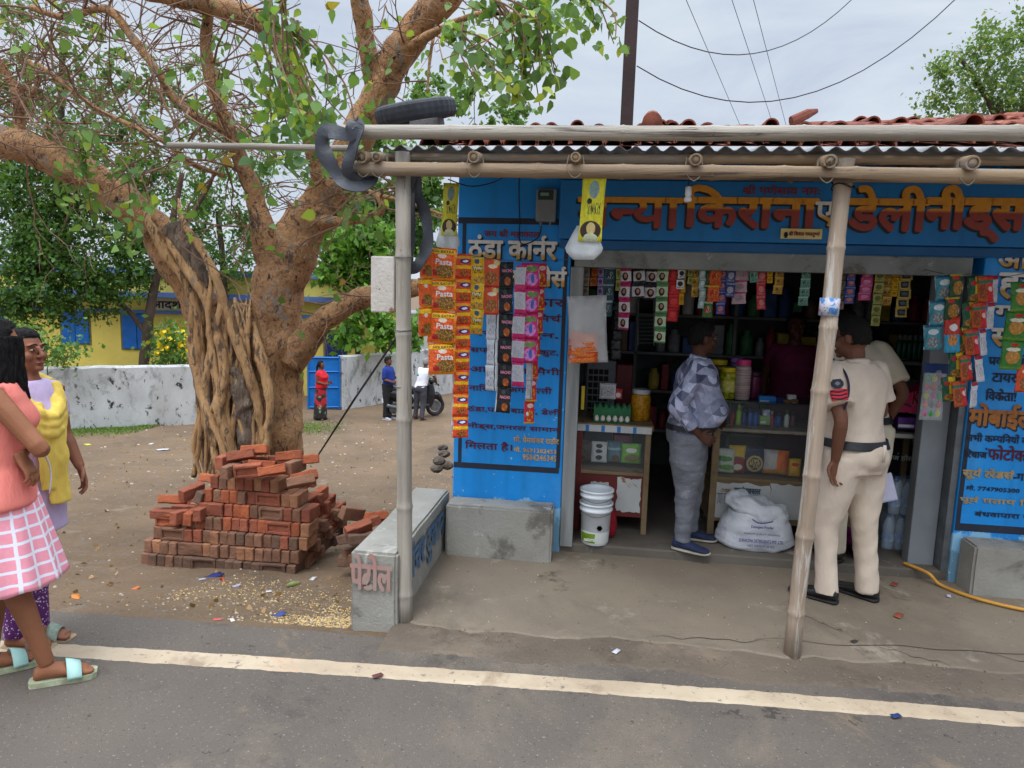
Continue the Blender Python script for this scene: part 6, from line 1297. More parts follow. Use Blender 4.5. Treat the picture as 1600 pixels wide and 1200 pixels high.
class Human:
    def __init__(s, label, loc, face, h=1.7, sk=SK2, vox=.006, girth=1., belly=0., lean=(0, 0), shw=.185, hyaw=0., hpit=0., arms=None, legs=None, hair='short', bust=0., hairm=None, group=None, hands=True, toes=True, hroll=0.):
        s.k = h/1.7; s.e = empty('person', loc, label, 'person', group, math.atan2(face[0], -face[1])); s.e.scale = (s.k,)*3
        s.vox = vox; s.g = girth; s.belly = belly; s.lean = lean; s.bust = bust; s.shw = shw
        D = {'L': ((.225, .03, 1.13), (.235, -.04, .88), (0, -.12, -1), (-1, 0, 0), (0, -1, 0), .35), 'R': ((-.225, .03, 1.13), (-.235, -.04, .88), (0, -.12, -1), (1, 0, 0), (0, -1, 0), .35)}
        D.update(arms or {}); s.arms = D
        Lg = {'L': ((.10, 0, .48), (.105, .02, .085), (.15, -1, 0)), 'R': ((-.10, 0, .48), (-.105, .02, .085), (-.15, -1, 0))}
        Lg.update(legs or {}); s.legs = Lg
        mb = MB(); mb.rings(s.torso(.86)); 
        nk = s.sh(Vector((0, 0, 1.44)))
        hb = MB(); hb.ell((0, .005, 1.598), (.074, .094, .105), 18, 12).ell((0, -.022, 1.545), (.060, .068, .075), 16, 10).ell((0, -.082, 1.502), (.024, .020, .020), 10, 7)
        hb.tube([(0, -.088, 1.612), (0, -.104, 1.585), (0, -.114, 1.566), (0, -.098, 1.556)], [.009, .0105, .0135, .008], 10, k=3)
        for x in (-1, 1):
            hb.ell((x*.011, -.098, 1.562), (.010, .011, .008), 8, 6).ell((x*.04, -.066, 1.563), (.024, .022, .026), 10, 7).ell((x*.03, -.078, 1.622), (.027, .014, .009), 10, 6)
            hb.ell((x*.076, .008, 1.583), (.010, .020, .032), 10, 8)
        hb.ell((0, -.086, 1.532), (.024, .014, .007), 10, 6).ell((0, -.085, 1.522), (.021, .014, .007), 10, 6)
        s.HM = Matrix.Translation(nk+Vector((0, .0, .02))) @ Matrix.Rotation(hroll, 4, 'Y') @ Matrix.Rotation(hyaw, 4, 'Z') @ Matrix.Rotation(hpit, 4, 'X') @ Matrix.Translation(-Vector((0, 0, 1.46)))
        mb.add([s.HM @ Vector(v) for v in hb.v], hb.f)
        nt_ = s.HM @ Vector((0, .012, 1.53)); mb.tube([nk-Vector((0, 0, .06)), nk+Vector((0, .004, .02)), nt_], [.075, .054, .052], 14, k=4)
        for sd in 'LR':
            A = s.arm(sd); mb.tube(A, [.05, .046, .042, .037, .038, .032, .025], 12, k=3)
            ar = s.arms[sd]
            if hands: hand(mb, A[-1], ar[2], ar[3], ar[4], ar[5])
            Lq = s.leg(sd); mb.tube(Lq, [.082, .075, .055, .052, .040, .034], 12, k=3); foot(mb, s.legs[sd][1], s.legs[sd][2], toes=toes)
        s.body = fuse(mb, vox, 'body', sk, s.e, 2)
        s.face(); s.hair(hair, hairm or HAIRM)
    def sh(s, v):
        t = min(max((v.z-.92)/.5, 0), 1.3); return v+Vector((s.lean[0]*t, s.lean[1]*t, 0))
    def torso(s, k=1., z0=.80, z1=1.46, add=0.):
        base = [(.80, .150, .118, 0), (.88, .166, .124, .005), (.96, .162, .118, 0), (1.04, .148, .108, -.003), (1.12, .148, .110, -.006), (1.22, .160, .118, -.008), (1.30, .168, .118, -.004), (1.36, .165, .104, 0), (1.405, .135, .082, .004), (1.435, .09, .066, .006), (1.46, .062, .058, .008)]
        out = []
        for i in range(36):
            z = z0+(z1-z0)*i/35
            for (za, xa, ya, ca), (zb, xb, yb, cb_) in zip(base, base[1:]):
                if z <= zb or zb == 1.46:
                    t = min(max((z-za)/(zb-za), 0), 1); rx, ry, cy = xa+(xb-xa)*t, ya+(yb-ya)*t, ca+(cb_-ca)*t; break
            up = min(1, max(0, (1.42-z)/.08)); gx = 1+(s.g-1)*up
            wsh = s.shw/.185; rx *= gx*(1+(wsh-1)*min(1, max(0, (z-1.1)/.2))); ry *= gx
            b = s.belly*math.exp(-((z-1.06)/.12)**2); bu = s.bust*math.exp(-((z-1.24)/.06)**2)
            ce = s.sh(Vector((0, cy-b*.5-bu*.5, z))); ry += b*.5+bu*.5
            out.append([Vector((ce.x+(rx*k+add)*math.copysign(abs(math.cos(a))**.86, math.cos(a)), ce.y+(ry*k+add)*math.copysign(abs(math.sin(a))**.86, math.sin(a)), z)) for a in [2*math.pi*j/28 for j in range(28)]])
        return out
    def arm(s, sd):
        x = 1 if sd == 'L' else -1; S0 = s.sh(Vector((x*(s.shw-.02), .005, 1.385))); El, Wr = Vector(s.arms[sd][0]), Vector(s.arms[sd][1])
        return [S0, S0.lerp(El, .33), S0.lerp(El, .7), El, El.lerp(Wr, .3), El.lerp(Wr, .65), Wr]
    def leg(s, sd):
        x = 1 if sd == 'L' else -1; H_ = Vector((x*.085*s.g, .0, .88)); Kn, An = Vector(s.legs[sd][0]), Vector(s.legs[sd][1])
        return [H_, H_.lerp(Kn, .5), Kn, Kn.lerp(An, .25), Kn.lerp(An, .65), An]
    def put(s, mb, name, mat, smooth=True):
        o = mb.build(name, mat, s.e, smooth=smooth); return o
    def headpart(s, mb, name, mat): return s.put(MB().add([s.HM @ Vector(v) for v in mb.v], mb.f), name, mat)
    def face(s):
        for x in (-1, 1):
            s.headpart(MB().ell((x*.031, -.0855, 1.598), (.0135, .0095, .0055), 12, 8), 'eye', EYEW)
            s.headpart(MB().ell((x*.031, -.0930, 1.598), (.0064, .0030, .0056), 10, 6), 'iris', IRIS)
            s.headpart(MB().tube([(x*.012, -.100, 1.622), (x*.03, -.102, 1.628), (x*.052, -.086, 1.619)], [.003, .0042, .002], 6, k=4), 'eyebrow', HAIRM)
        s.headpart(MB().tube([(-.022, -.094, 1.527), (-.009, -.1015, 1.531), (0, -.1015, 1.529), (.009, -.1015, 1.531), (.022, -.094, 1.527)], [.002, .0055, .0055, .0055, .002], 8, k=3).tube([(-.019, -.092, 1.524), (0, -.100, 1.519), (.019, -.092, 1.524)], [.002, .0055, .002], 8, k=4), 'lips', LIP)
    def hair(s, kind, mat):
        n, m = 40, 26; rs = []
        for i in range(m+1):
            th = math.pi*(.02+.96*i/m); ring = []
            for j in range(n):
                a = 2*math.pi*j/n; d = Vector((math.sin(th)*math.cos(a), math.sin(th)*math.sin(a), math.cos(th)))
                front = -d.y; lim = .60 if kind != 'short' else .52
                inz = d.z > lim+.25*(1-abs(d.x)**2)*0 if front > .42 else (d.z > -.42-.25*max(0, d.y)+.55*max(0, front+.1) if kind == 'short' else d.z > -.55)
                if kind == 'short' and abs(d.x) > .8 and -.35 < d.z < .1 and d.y < .25: inz = False
                t = (.012+.007*noise.noise(d*5)+.006*noise.noise(d*13)) if inz else -.022
                if kind == 'short' and inz: t += .010*max(0, d.z)
                ring.append(s.HM @ Vector((d.x*(.075+t), .005+d.y*(.095+t), 1.598+d.z*(.106+t))))
            rs.append(ring)
        s.put(MB().rings(rs), 'hair', mat)
    def sleeve(s, mb, sd, frac, r0=.068, r1=.058, flare=0.):
        A = s.arm(sd); x_ = -1 if sd == 'L' else 1; A = [A[0]+Vector((x_*.075, 0, -.012)), A[0]+Vector((x_*.02, 0, .0))]+A[1:]; P_, rd = spline(A, 4, [r0*.62, r0*.92, r0*.98, r0*.95, r0*.9, r1, r1, r1*.92]); n = max(3, int(len(P_)*frac)); P_, rd = P_[:n], rd[:n]
        rd[-1] += flare; rd[-2] += flare*.6; mb.tube(P_, rd, 16)
    def top(s, mat, hem=.86, frac=.42, name='shirt', r0=.07, r1=.058, add=.016, fold=(.007, 6., (1, 1, .6)), vox=None, flare=.0, hem_flare=0., neck=1.44):
        mb = MB(); T_ = s.torso(1., hem, neck, add)
        if hem_flare:
            for i, r in enumerate(T_):
                f_ = 1+hem_flare*max(0, 1-i/12); ce = sum(r, Vector())/len(r); T_[i] = [ce+(p-ce)*f_ for p in r]
        mb.rings(T_)
        if frac:
            for sd in 'LR': s.sleeve(mb, sd, frac, r0, r1, flare)
        else:
            for sd in 'LR': A = s.arm(sd); mb.tube([A[0]-Vector((0, 0, .02)), A[0].lerp(A[1], .35)], [.07, .064], 14)
        return fuse(mb, vox or max(.011, s.vox*1.6), name, mat, s.e, 2, fold)
    def trousers(s, mat, top=1.0, rr=(.105, .098, .078, .074, .068, .070), hem=.05, fold=(.009, 5., (1, 1, .55)), name='trousers', seat=0.):
        mb = MB(); mb.rings(s.torso(1., .80, top, .014))
        if seat: mb.ell((0, .06, .90), (.15*s.g, .10+seat, .10), 18, 10)
        for sd in 'LR':
            L = s.leg(sd); L = L[:-1]+[L[-1]+Vector((0, 0, -.075+hem))]; L[0] = L[0]+Vector((0, 0, .02)); mb.tube(L, [r*(s.g if i < 2 else 1) for i, r in enumerate(rr)], 18, k=5)
        mb.ell((0, .005, .83), (.13*s.g, .105*s.g, .075), 16, 8)
        return fuse(mb, max(.011, s.vox*1.6), name, mat, s.e, 3, fold)
    def belt(s, mat, z=.99, w=.042):
        rs = []
        for r in s.torso(1., z-w/2, z+w/2, .029)[::7]: rs.append(r)
        return s.put(MB().rings(rs, cap=False), 'belt', mat)
    def shoe(s, sd, mat, sole, hgt=.09, name='shoe'):
        an = Vector(s.legs[sd][1]); d = Vector(s.legs[sd][2]); d.z = 0; d.normalize(); q = d.cross(Vector((0, 0, 1))); g0 = an.z-.085
        def rg(lst, n=18):
            return [[Vector((an.x, an.y, g0))+d*t+q*wd*math.cos(a)+Vector((0, 0, z0+(z1-z0)*(.5+.5*math.copysign(abs(math.sin(a))**.7, math.sin(a))))) for a in [2*math.pi*j/n for j in range(n)]] for t, wd, z0, z1 in lst]
        s.put(MB().rings(rg([(-.072, .02, .022, .06), (-.062, .038, .018, hgt), (-.02, .043, .018, hgt*1.02), (.03, .045, .018, hgt*.95), (.075, .049, .018, .072), (.13, .051, .018, .055), (.175, .046, .018, .046), (.2, .03, .02, .036), (.208, .012, .022, .03)])), name, mat)
        s.put(MB().rings(rg([(-.076, .02, 0, .022), (-.066, .042, 0, .024), (0, .046, 0, .022), (.12, .054, 0, .022), (.18, .05, .002, .024), (.207, .032, .006, .026), (.215, .012, .012, .024)])), 'sole', sole)
    def slipper(s, sd, strap, sole):
        an = Vector(s.legs[sd][1]); d = Vector(s.legs[sd][2]); d.z = 0; d.normalize(); q = d.cross(Vector((0, 0, 1))); g0 = an.z-.075
        B = Vector((an.x, an.y, g0))
        prof = [(-.075, .02), (-.066, .036), (-.03, .042), (.03, .042), (.1, .05), (.15, .052), (.185, .045), (.203, .028)]
        rs = [[B+d*t+q*w_+Vector((0, 0, z)) for w_, z in ((-w, -.024), (w, -.024), (w, .002), (-w, .002))] for t, w in prof]
        s.put(MB().rings(rs), 'slipper_sole', sole, False)
        rs = []
        for t, zt in ((.075, .078), (.10, .068), (.135, .053)):
            rs.append([B+d*(t+.012*math.cos(a*1.0))+q*.056*math.cos(a)+Vector((0, 0, max(-.018, zt*math.sin(a)))) for a in [math.pi*(j/16) for j in range(17)]])
        o = s.put(MB().rings(rs, cap=False, closed=False), 'slipper_strap', strap); md = o.modifiers.new('t', 'SOLIDIFY'); md.thickness = .005
    def collar(s, mat, r=.07, z=1.438, hgt=.03):
        nk = s.sh(Vector((0, .008, z))); rs = []
        for zz, rr in ((-.012, r*1.12), (hgt*.5, r*.98), (hgt, r*.92), (hgt*.6, r*1.06), (-.014, r*1.22)):
            rs.append([nk+Vector((rr*math.cos(a), rr*.95*math.sin(a), zz+.012*math.sin(a)-(.02 if abs(a-4.71) < .3 else 0))) for a in [2*math.pi*j/26 for j in range(26)]])
        return s.put(MB().rings(rs, cap=False), 'collar', mat)

KHAKI = M('police_khaki', c(208, 191, 173), c(192, 175, 158), 5., .85, .45, 16, spec=.2, stretch=(1, 1, .5)); KHAKI2 = M('police_khaki_dim', c(206, 194, 172), c(190, 178, 156), 5., .85, .15, 160, spec=.2)
BLEATH = M('black_leather', (.012, .012, .013), (.02, .02, .021), 14, .35, .15, 40); BSOLE = M('black_sole', (.014, .014, .014), None, 9, .7)
# police officer, back to us, turned to the counter
H1 = Human('police officer in cream uniform seen from behind, left arm hanging, looking at the counter', (1.575, 4.27, .012), (-.5, .86), 1.73, SK2, .0052, 1.06, .10, (0, -.07), .205, R(22), R(14),
    arms={'L': ((.235, .075, 1.12), (.205, .035, .885), (-.10, .0, -.95), (.15, .95, 0), (.63, -.77, 0), .5), 'R': ((-.25, -.06, 1.13), (-.20, -.28, 1.08), (.3, -1, -.1), (0, 0, -1), (1, 0, 0), .5)},
    legs={'L': ((.13, -.06, .48), (.135, -.01, .085), (.5, -1, 0)), 'R': ((-.105, .02, .48), (-.135, .05, .085), (.3, -1, 0))})
H1.top(KHAKI, .955, .47, 'uniform_shirt', .084, .078, .02, (.013, 6., (1, 1, .6)), flare=.012, neck=1.445); H1.trousers(KHAKI, 1.0, (.115, .102, .08, .072, .066, .070), .035, (.012, 6.5, (1, 1, .4)), seat=.02)
H1.belt(BLEATH, .975, .05); H1.collar(KHAKI, .072, 1.43, .034)
for sd in 'LR': H1.shoe(sd, BLEATH, BSOLE)
A = H1.arm('L'); P_ = spline(A, 4); up = (A[2]-A[0]).normalized(); outv = Vector((.55, -.25, .1)); outv = (Vector((.62, .78, 0))-up*Vector((.62, .78, 0)).dot(up)).normalized(); sidev = up.cross(outv).normalized()
def on_sleeve(t, u, r=.092):
    """point on the outer sleeve: t along the arm, u angle round it"""
    return A[0].lerp(A[3], t)+(outv*math.cos(u)+sidev*math.sin(u))*r
def patch(name, mat, t0, t1, u0, u1, r, shape=None, n=8):
    rs = []
    for i in range(n+1):
        t = t0+(t1-t0)*i/n; w = shape(i/n) if shape else 1.
        sk_ = (lambda u: 0.)
        rs.append([on_sleeve(t, (u0+u1)/2+(u1-u0)/2*w*(2*j/n-1), r) for j in range(n+1)])
    o = H1.put(MB().rings(rs, cap=False, closed=False), name, mat); md = o.modifiers.new('t', 'SOLIDIFY'); md.thickness = .003; md.offset = 1; return o
CREST = M('crest_navy', c(28, 32, 46), c(40, 44, 56), 30, .6); CHEV = M('chevron_red', c(206, 52, 60), c(190, 44, 54), 20, .7); NAVYT = M('navy_thread', c(40, 32, 60), None, 20, .7)
patch('shoulder_crest', CREST, .26, .44, -.34, .34, .0965, lambda t: .7 if t < .15 else (1. if t < .7 else 1-(t-.7)*1.8))
patch('crest_ring', M('crest_grey', c(120, 124, 130), None, 20, .6), .31, .39, -.14, .14, .0985, lambda t: math.sin(math.pi*min(max(t, .05), .95)))
patch('rank_chevron', CHEV, .46, .68, -.52, .52, .0965, lambda t: 1.-.16*t)
for t0 in (.50, .57, .64):
    mb = MB(); mb.tube([on_sleeve(t0-.015, -.42, .0995), on_sleeve(t0+.02, 0, .0995), on_sleeve(t0-.015, .42, .0995)], .0045, 5, k=5); H1.put(mb, 'chevron_stripe', NAVYT)
for x in (-1, 1): H1.put(MB().rings([[H1.sh(Vector((x*q, y, z+.012))) for y, z in ((-.03, zz), (.03, zz), (.03, zz+.008), (-.03, zz+.008))] for q, zz in ((.085, 1.436), (.125, 1.428), (.165, 1.412))]), 'shoulder_strap', KHAKI)
mb = MB(); mb.tube([H1.sh(Vector((.15, -.02, 1.46))), H1.sh(Vector((.185, .09, 1.40))), H1.sh(Vector((.205, .135, 1.32))), H1.sh(Vector((.225, .13, 1.22))), H1.sh(Vector((.235, .09, 1.16))), H1.sh(Vector((.24, .02, 1.19)))], .0065, 6, k=5); H1.put(mb, 'lanyard', NAVYT)
H1.put(MB().tube([(.03, .205, 1.0), (.032, .212, .96), (.03, .205, .90)], [.014, .014, .012], 6, flat=.3), 'belt_loop', KHAKI)
H1.headpart(MB().tube([(.075, .0, 1.604), (.066, -.08, 1.604), (.045, -.115, 1.602)], .0025, 5, k=3), 'spectacles', WIREM)

# second officer beyond the first
H2 = Human('second officer in khaki standing further in, mostly hidden behind the first', (1.77, 4.80, .078), (-.15, 1), 1.76, SK2, .01, 1.1, .10, (0, -.16), .20, R(20), R(48), arms={'R': ((-.27, .0, 1.13), (-.23, -.1, .90), (0, -.3, -1), (1, 0, 0), (0, -1, 0), .6)})
H2.top(KHAKI2, .93, .5, 'uniform_shirt', .085, .075, .02); H2.trousers(KHAKI2, 1.0, (.12, .112, .09, .082, .075, .078)); H2.belt(BLEATH, .96)
for sd in 'LR': H2.shoe(sd, BLEATH, BSOLE)
pp = empty('paper_sheaf', at(1389, 780, 4.72), 'pale lilac sheaf of papers held low beside the second officer', 'paper'); a = at(1377, 748, 4.72)
for i in range(3): part(MB().rings([[at(x+i*.6, y+i*.8, 4.72+i*.006+o_) for x, y in ((1380, 742), (1392, 738), (1402, 779), (1374, 785))] for o_ in (0, .002)]), 'sheet', M('lilac_paper', c(206, 204, 226), c(190, 188, 212), 6, .8), pp)

# man in the patterned shirt
m = bpy.data.materials.new('triangle_print_shirt'); m.use_nodes = True; nt = m.node_tree; p = nt.nodes['Principled BSDF']
tcv = nd(nt, 'TexCoord').outputs['Object']; s_ = nd(nt, 'SeparateXYZ', i0=tcv)
n0 = nd(nt, 'TexNoise', Vector=tcv, Scale=4., Detail=1.); wob = mth(nt, 'MULTIPLY', n0.outputs['Fac'], 1.2)
cx = mth(nt, 'ADD', s_.outputs[1], mth(nt, 'MULTIPLY', s_.outputs[0], .8))
u = mth(nt, 'ADD', mth(nt, 'MULTIPLY', mth(nt, 'ADD', cx, mth(nt, 'MULTIPLY', s_.outputs[2], .55)), 16.), wob); v = mth(nt, 'ADD', mth(nt, 'MULTIPLY', mth(nt, 'SUBTRACT', s_.outputs[2], mth(nt, 'MULTIPLY', cx, .35)), 15.), wob)
fu, fv = mth(nt, 'FRACT', u), mth(nt, 'FRACT', v); tri = mth(nt, 'GREATER_THAN', fu, fv)
wn = nd(nt, 'TexWhiteNoise', Vector=nd(nt, 'CombineXYZ', i0=mth(nt, 'FLOOR', u), i1=mth(nt, 'FLOOR', v), i2=tri).outputs[0])
k = mix(nt, wn.outputs['Value'], c(56, 60, 90), c(196, 200, 226))
n2 = nd(nt, 'TexNoise', Vector=tcv, Scale=26., Detail=5.); k = mix(nt, mrange(nt, n2.outputs['Fac'], .5, .7, 0, .55), k, c(96, 98, 124))
k = mix(nt, mth(nt, 'MULTIPLY', mth(nt, 'ABSOLUTE', mth(nt, 'SUBTRACT', fu, fv)), .35), c(50, 52, 74), k) if 0 else k
nt.links.new(k, p.inputs['Base Color']); p.inputs['Roughness'].default_value = .7; TRI = m
DENIM = M('grey_denim', c(128, 130, 137), c(98, 100, 108), 5., .85, .6, 24, stretch=(1, 1, 1.6), stains=((c(158, 160, 166), 2.2, .58, .12),))
H3 = Human('man in blue grey triangle print shirt and grey jeans facing the counter', (.655, 4.85, .078), (.97, -.1), 1.59, SK3, .0056, 1.2, .12, (0, -.045), .195, R(28), R(4),
    arms={'R': ((-.255, .10, 1.10), (-.225, -.07, .905), (.05, -.8, -.35), (.9, 0, -.3), (0, -.3, 1), .8), 'L': ((.25, .02, 1.12), (.2, -.16, .95), (-.2, -.9, -.2), (-1, 0, 0), (0, 0, 1), .6)},
    legs={'R': ((-.12, -.01, .48), (-.14, .0, .085), (-.30, -1, 0)), 'L': ((.10, -.06, .48), (.13, -.06, .085), (-.05, -1, 0))})
H3.top(TRI, .90, .93, 'printed_shirt', .078, .058, .02, (.013, 6., (1, 1, .6))); H3.trousers(DENIM, .99, (.118, .112, .088, .08, .066, .062), .06, (.009, 8., (.8, .8, 1.8)))
H3.belt(BLEATH, .935, .04); H3.collar(TRI, .07, 1.435, .03)
NSH = M('navy_knit_shoe', c(44, 54, 86), c(34, 42, 70), 20, .8, .3, 120)
for sd in 'LR': H3.shoe(sd, NSH, M('pale_sole', c(186, 180, 164), c(150, 142, 126), 9, .7))
for zz in (.0,): H3.put(MB().box((-.002, 0, 0), (.002, .0, 0)), 'wallet_chain', STEEL) if 0 else None
# shopkeeper
H4 = Human('shopkeeper woman with glasses and dark magenta dress behind the glass case', (at(1240, 560, 5.95).x, 5.95, .078), (-.12, -1), 1.66, SK3, .008, 1.1, 0., (0, 0), .18, 0, 0, hair='bun', bust=.03)
H4.top(M('magenta_dress', c(110, 24, 64), c(84, 16, 48), 9, .8, stains=((c(190, 120, 140), 26, .68, .03),)), .4, .4, 'dress'); 
for x in (-1, 1): H4.headpart(MB().tube([(x*.032+.02*math.cos(a), -.108, 1.598+.015*math.sin(a)) for a in [i*math.pi/8 for i in range(17)]], .0022, 5), 'spectacle_rim', WIREM)

# the two girls at the left
m = bpy.data.materials.new('pink_check_skirt'); m.use_nodes = True; nt = m.node_tree; p = nt.nodes['Principled BSDF']
tcv = nd(nt, 'TexCoord').outputs['Object']; s_ = nd(nt, 'SeparateXYZ', i0=tcv)
ang = mth(nt, 'MULTIPLY', mth(nt, 'ARCTAN2', s_.outputs[1], s_.outputs[0]), 20/(2*math.pi)); zz = mth(nt, 'MULTIPLY', s_.outputs[2], 17.)
n0 = nd(nt, 'TexNoise', Vector=tcv, Scale=16.); j_ = mth(nt, 'MULTIPLY', n0.outputs['Fac'], .12)
la = mth(nt, 'LESS_THAN', mth(nt, 'FRACT', mth(nt, 'ADD', ang, j_)), .19); lz = mth(nt, 'LESS_THAN', mth(nt, 'FRACT', mth(nt, 'ADD', zz, j_)), .22)
n1 = nd(nt, 'TexNoise', Vector=tcv, Scale=60.)
k = mix(nt, n1.outputs['Fac'], c(228, 138, 154), c(238, 160, 172)); k = mix(nt, mth(nt, 'MAXIMUM', la, lz), k, c(226, 222, 232))
nt.links.new(k, p.inputs['Base Color']); p.inputs['Roughness'].default_value = .85; CHECK = m
CORAL = M('coral_cotton', c(238, 138, 124), c(226, 122, 112), 4., .85, .4, 14, spec=.2, stretch=(1.5, 1.5, .5))
G1 = Human('girl in coral sleeveless top and pink checked skirt with arms crossed, hair over her face', (at(17, 1085, 2.60).x, 2.60, .025), (.77, .64), 1.62, SK1, .0052, .92, 0, (0, -.02), .165, R(30), R(4), hair='long', bust=.03,
    arms={'R': ((-.235, -.185, 1.14), (.0, -.15, 1.13), (1, .0, 0), (0, 1, 0), (0, 0, 1), .4), 'L': ((.20, -.12, 1.10), (-.125, -.10, 1.09), (-.25, -.5, -.8), (.35, .7, -.4), (.55, -.6, .1), .6)},
    legs={'R': ((-.10, -.05, .47), (-.115, -.155, .075), (-.12, -1, 0)), 'L': ((.10, .03, .47), (.11, .08, .075), (.1, -1, 0))})
G1.top(CORAL, .86, 0, 'sleeveless_top', add=.022, hem_flare=.20, fold=(.009, 6., (1, 1, .45)), neck=1.43)
rs = []; n = 90
for i in range(26):
    t = i/25; z = .97-.48*t; R_ = .138+.125*t**.9; rs.append([(R_*math.cos(a)*(1.05-.02*t)*(1+.05*t*math.sin(a*11+.6*math.sin(a*3))), R_*math.sin(a)*.95*(1+.05*t*math.sin(a*11+.6*math.sin(a*3))), z+.008*math.sin(a*11)*t) for a in [2*math.pi*j/n for j in range(n)]])
o = G1.put(MB().rings(rs, cap=False), 'skirt', CHECK); o.modifiers.new('t', 'SOLIDIFY').thickness = .003
MINT = M('mint_slipper', c(186, 226, 214), c(166, 210, 200), 9, .5); SOLEM = M('worn_slipper_sole', c(190, 196, 164), c(130, 130, 100), 14, .8)
for sd in 'LR': G1.slipper(sd, MINT, SOLEM)
g = random.Random(9); mb = MB()
for i in range(170):          # long wavy hair falling over ears and shoulders, covering the side of the face
    a = g.uniform(-.15, math.pi+.95) if i % 2 else g.uniform(math.pi*.5, math.pi+1.0)
    x0, y0 = .078*math.cos(a), .005+.097*math.sin(a); sw = g.uniform(-.02, .02); Lh = g.uniform(.27, .36); P_ = []
    for q in range(7):
        t = q/6; sp_ = 1+.42*t; P_.append(G1.HM @ Vector((x0*sp_+.008*math.sin(t*9+i), y0*sp_+sw*t+.008*math.cos(t*8+i*2)+.01*t, 1.63-Lh*t)))
    mb.tube(P_, [.010, .0115, .012, .0115, .010, .008, .003], 6, k=3)
G1.put(mb, 'long_hair', HAIRM)
G1.put(MB().tube([(-.02, -.19, 1.075), (.0, -.21, .98), (-.03, -.20, .88)], .004, 5, k=4), 'strap', M('white_cord', c(200, 198, 200), None, 9, .7))
LAV = M('lavender_kurta', c(196, 176, 206), c(176, 156, 190), 6, .85, .4, 14, stretch=(1.5, 1.5, .5))
SCF = M('yellow_scarf', c(226, 196, 92), c(206, 174, 76), 7, .85, .15, 60, stretch=(3, 3, .5), stains=((c(226, 132, 90), 4., .68, .02),))
PPL = bpy.data.materials.new('purple_dotted_cloth'); PPL.use_nodes = True; nt = PPL.node_tree; p = nt.nodes['Principled BSDF']
vo = nd(nt, 'TexVoronoi', Vector=nd(nt, 'TexCoord').outputs['Object'], Scale=70.); nt.links.new(mix(nt, mrange(nt, vo.outputs['Distance'], .26, .32), c(206, 186, 214), c(84, 22, 92)), p.inputs['Base Color'])
G2 = Human('girl in lavender kurta with yellow scarf, frowning face turned to the right', (at(61, 1000, 2.97).x, 3.0, .004), (.97, -.22), 1.57, SK4, .0048, .86, 0, (0, 0), .165, R(6), R(-3), hair='bun', bust=.03,
    arms={'L': ((.175, -.01, 1.12), (.185, -.11, .93), (.06, -.25, -.9), (-.75, .3, 0), (.2, -1, .1), .45)},
    legs={'L': ((.0, .02, .48), (-.035, .0, .075), (.35, -1, 0)), 'R': ((-.1, .02, .47), (-.145, .0, .075), (.35, -1, 0))})
G2.top(LAV, .61, .44, 'kurta', .052, .046, .018, (.007, 6., (1, 1, .5)), hem_flare=.03); G2.trousers(PPL, .86, (.1, .095, .075, .068, .06, .06), .05)
rs = []
mb = MB()
for dz, r_ in ((0, .038), (-.035, .036), (-.07, .034)):
    mb.tube([G2.sh(Vector((.105*math.cos(a)*(1-dz), -.012+.105*math.sin(a)*(1-dz*1.6)-(.03 if math.sin(a) < 0 else 0), 1.405+.035*math.sin(a)+dz*(1.3 if math.sin(a) < 0 else .6)-.12*max(0, -math.sin(a))))) for a in [2*math.pi*j/22 for j in range(23)]], r_, 10, lump=.25, lf=22.)
mb.tube([G2.sh(Vector((.055, -.09, 1.36))), G2.sh(Vector((.04, -.145, 1.22))), (.035, -.15, 1.05), (.035, -.145, .90), (.03, -.15, .77)], [.036, .050, .054, .054, .058], 16, k=8, flat=.35, lump=.3, lf=14.)
mb.tube([G2.sh(Vector((-.05, -.12, 1.33))), G2.sh(Vector((-.035, -.15, 1.2))), (-.03, -.155, 1.05), (-.025, -.15, .86)], [.034, .046, .050, .050], 14, k=8, flat=.35, lump=.3, lf=14., seed=3)
fuse(mb, .008, 'scarf', SCF, G2.e, 2, (.007, 11., (2.2, 2.2, .5)))
G2.slipper('L', M('green_grey_strap', c(150, 164, 148), c(110, 124, 110), 30, .7), M('tan_sole', c(170, 146, 112), c(130, 108, 84), 9, .8)); G2.slipper('R', M('brown_strap', c(120, 96, 80), None, 9, .7), M('tan_sole', c(170, 146, 112), c(130, 108, 84), 9, .8))
mb = MB(); mb.tube([G2.HM @ Vector(v) for v in ((0, .09, 1.62), (0, .12, 1.58), (0, .125, 1.5), (0, .12, 1.40))], [.03, .03, .024, .014], 10, k=4); G2.put(mb, 'plait', HAIRM)

# people and scooter down by the gate
def gpos(px, py):
    z = -1.5
    for _ in range(12): q_ = atz(px, py, z); z = .5*z+.5*gz(q_.x, q_.y)
    return q_
SAR = bpy.data.materials.new('red_black_sari'); SAR.use_nodes = True; nt = SAR.node_tree; p = nt.nodes['Principled BSDF']; tcv = nd(nt, 'TexCoord').outputs['Object']
vo = nd(nt, 'TexVoronoi', Vector=tcv, Scale=6.5); s_ = nd(nt, 'SeparateXYZ', i0=tcv); n0 = nd(nt, 'TexNoise', Vector=tcv, Scale=9., Detail=3.)
k = mix(nt, mrange(nt, vo.outputs['Color'], .55, .6), c(186, 24, 44), c(30, 30, 34)); k = mix(nt, mrange(nt, mth(nt, 'ADD', s_.outputs[2], mth(nt, 'MULTIPLY', n0.outputs['Fac'], .4)), .55, .7, 1, 0), k, c(36, 34, 38))
k = mix(nt, mrange(nt, n0.outputs['Fac'], .60, .64), k, c(90, 130, 80)); k = mix(nt, mrange(nt, n0.outputs['Fac'], .66, .69), k, c(216, 190, 190)); nt.links.new(k, p.inputs['Base Color'])
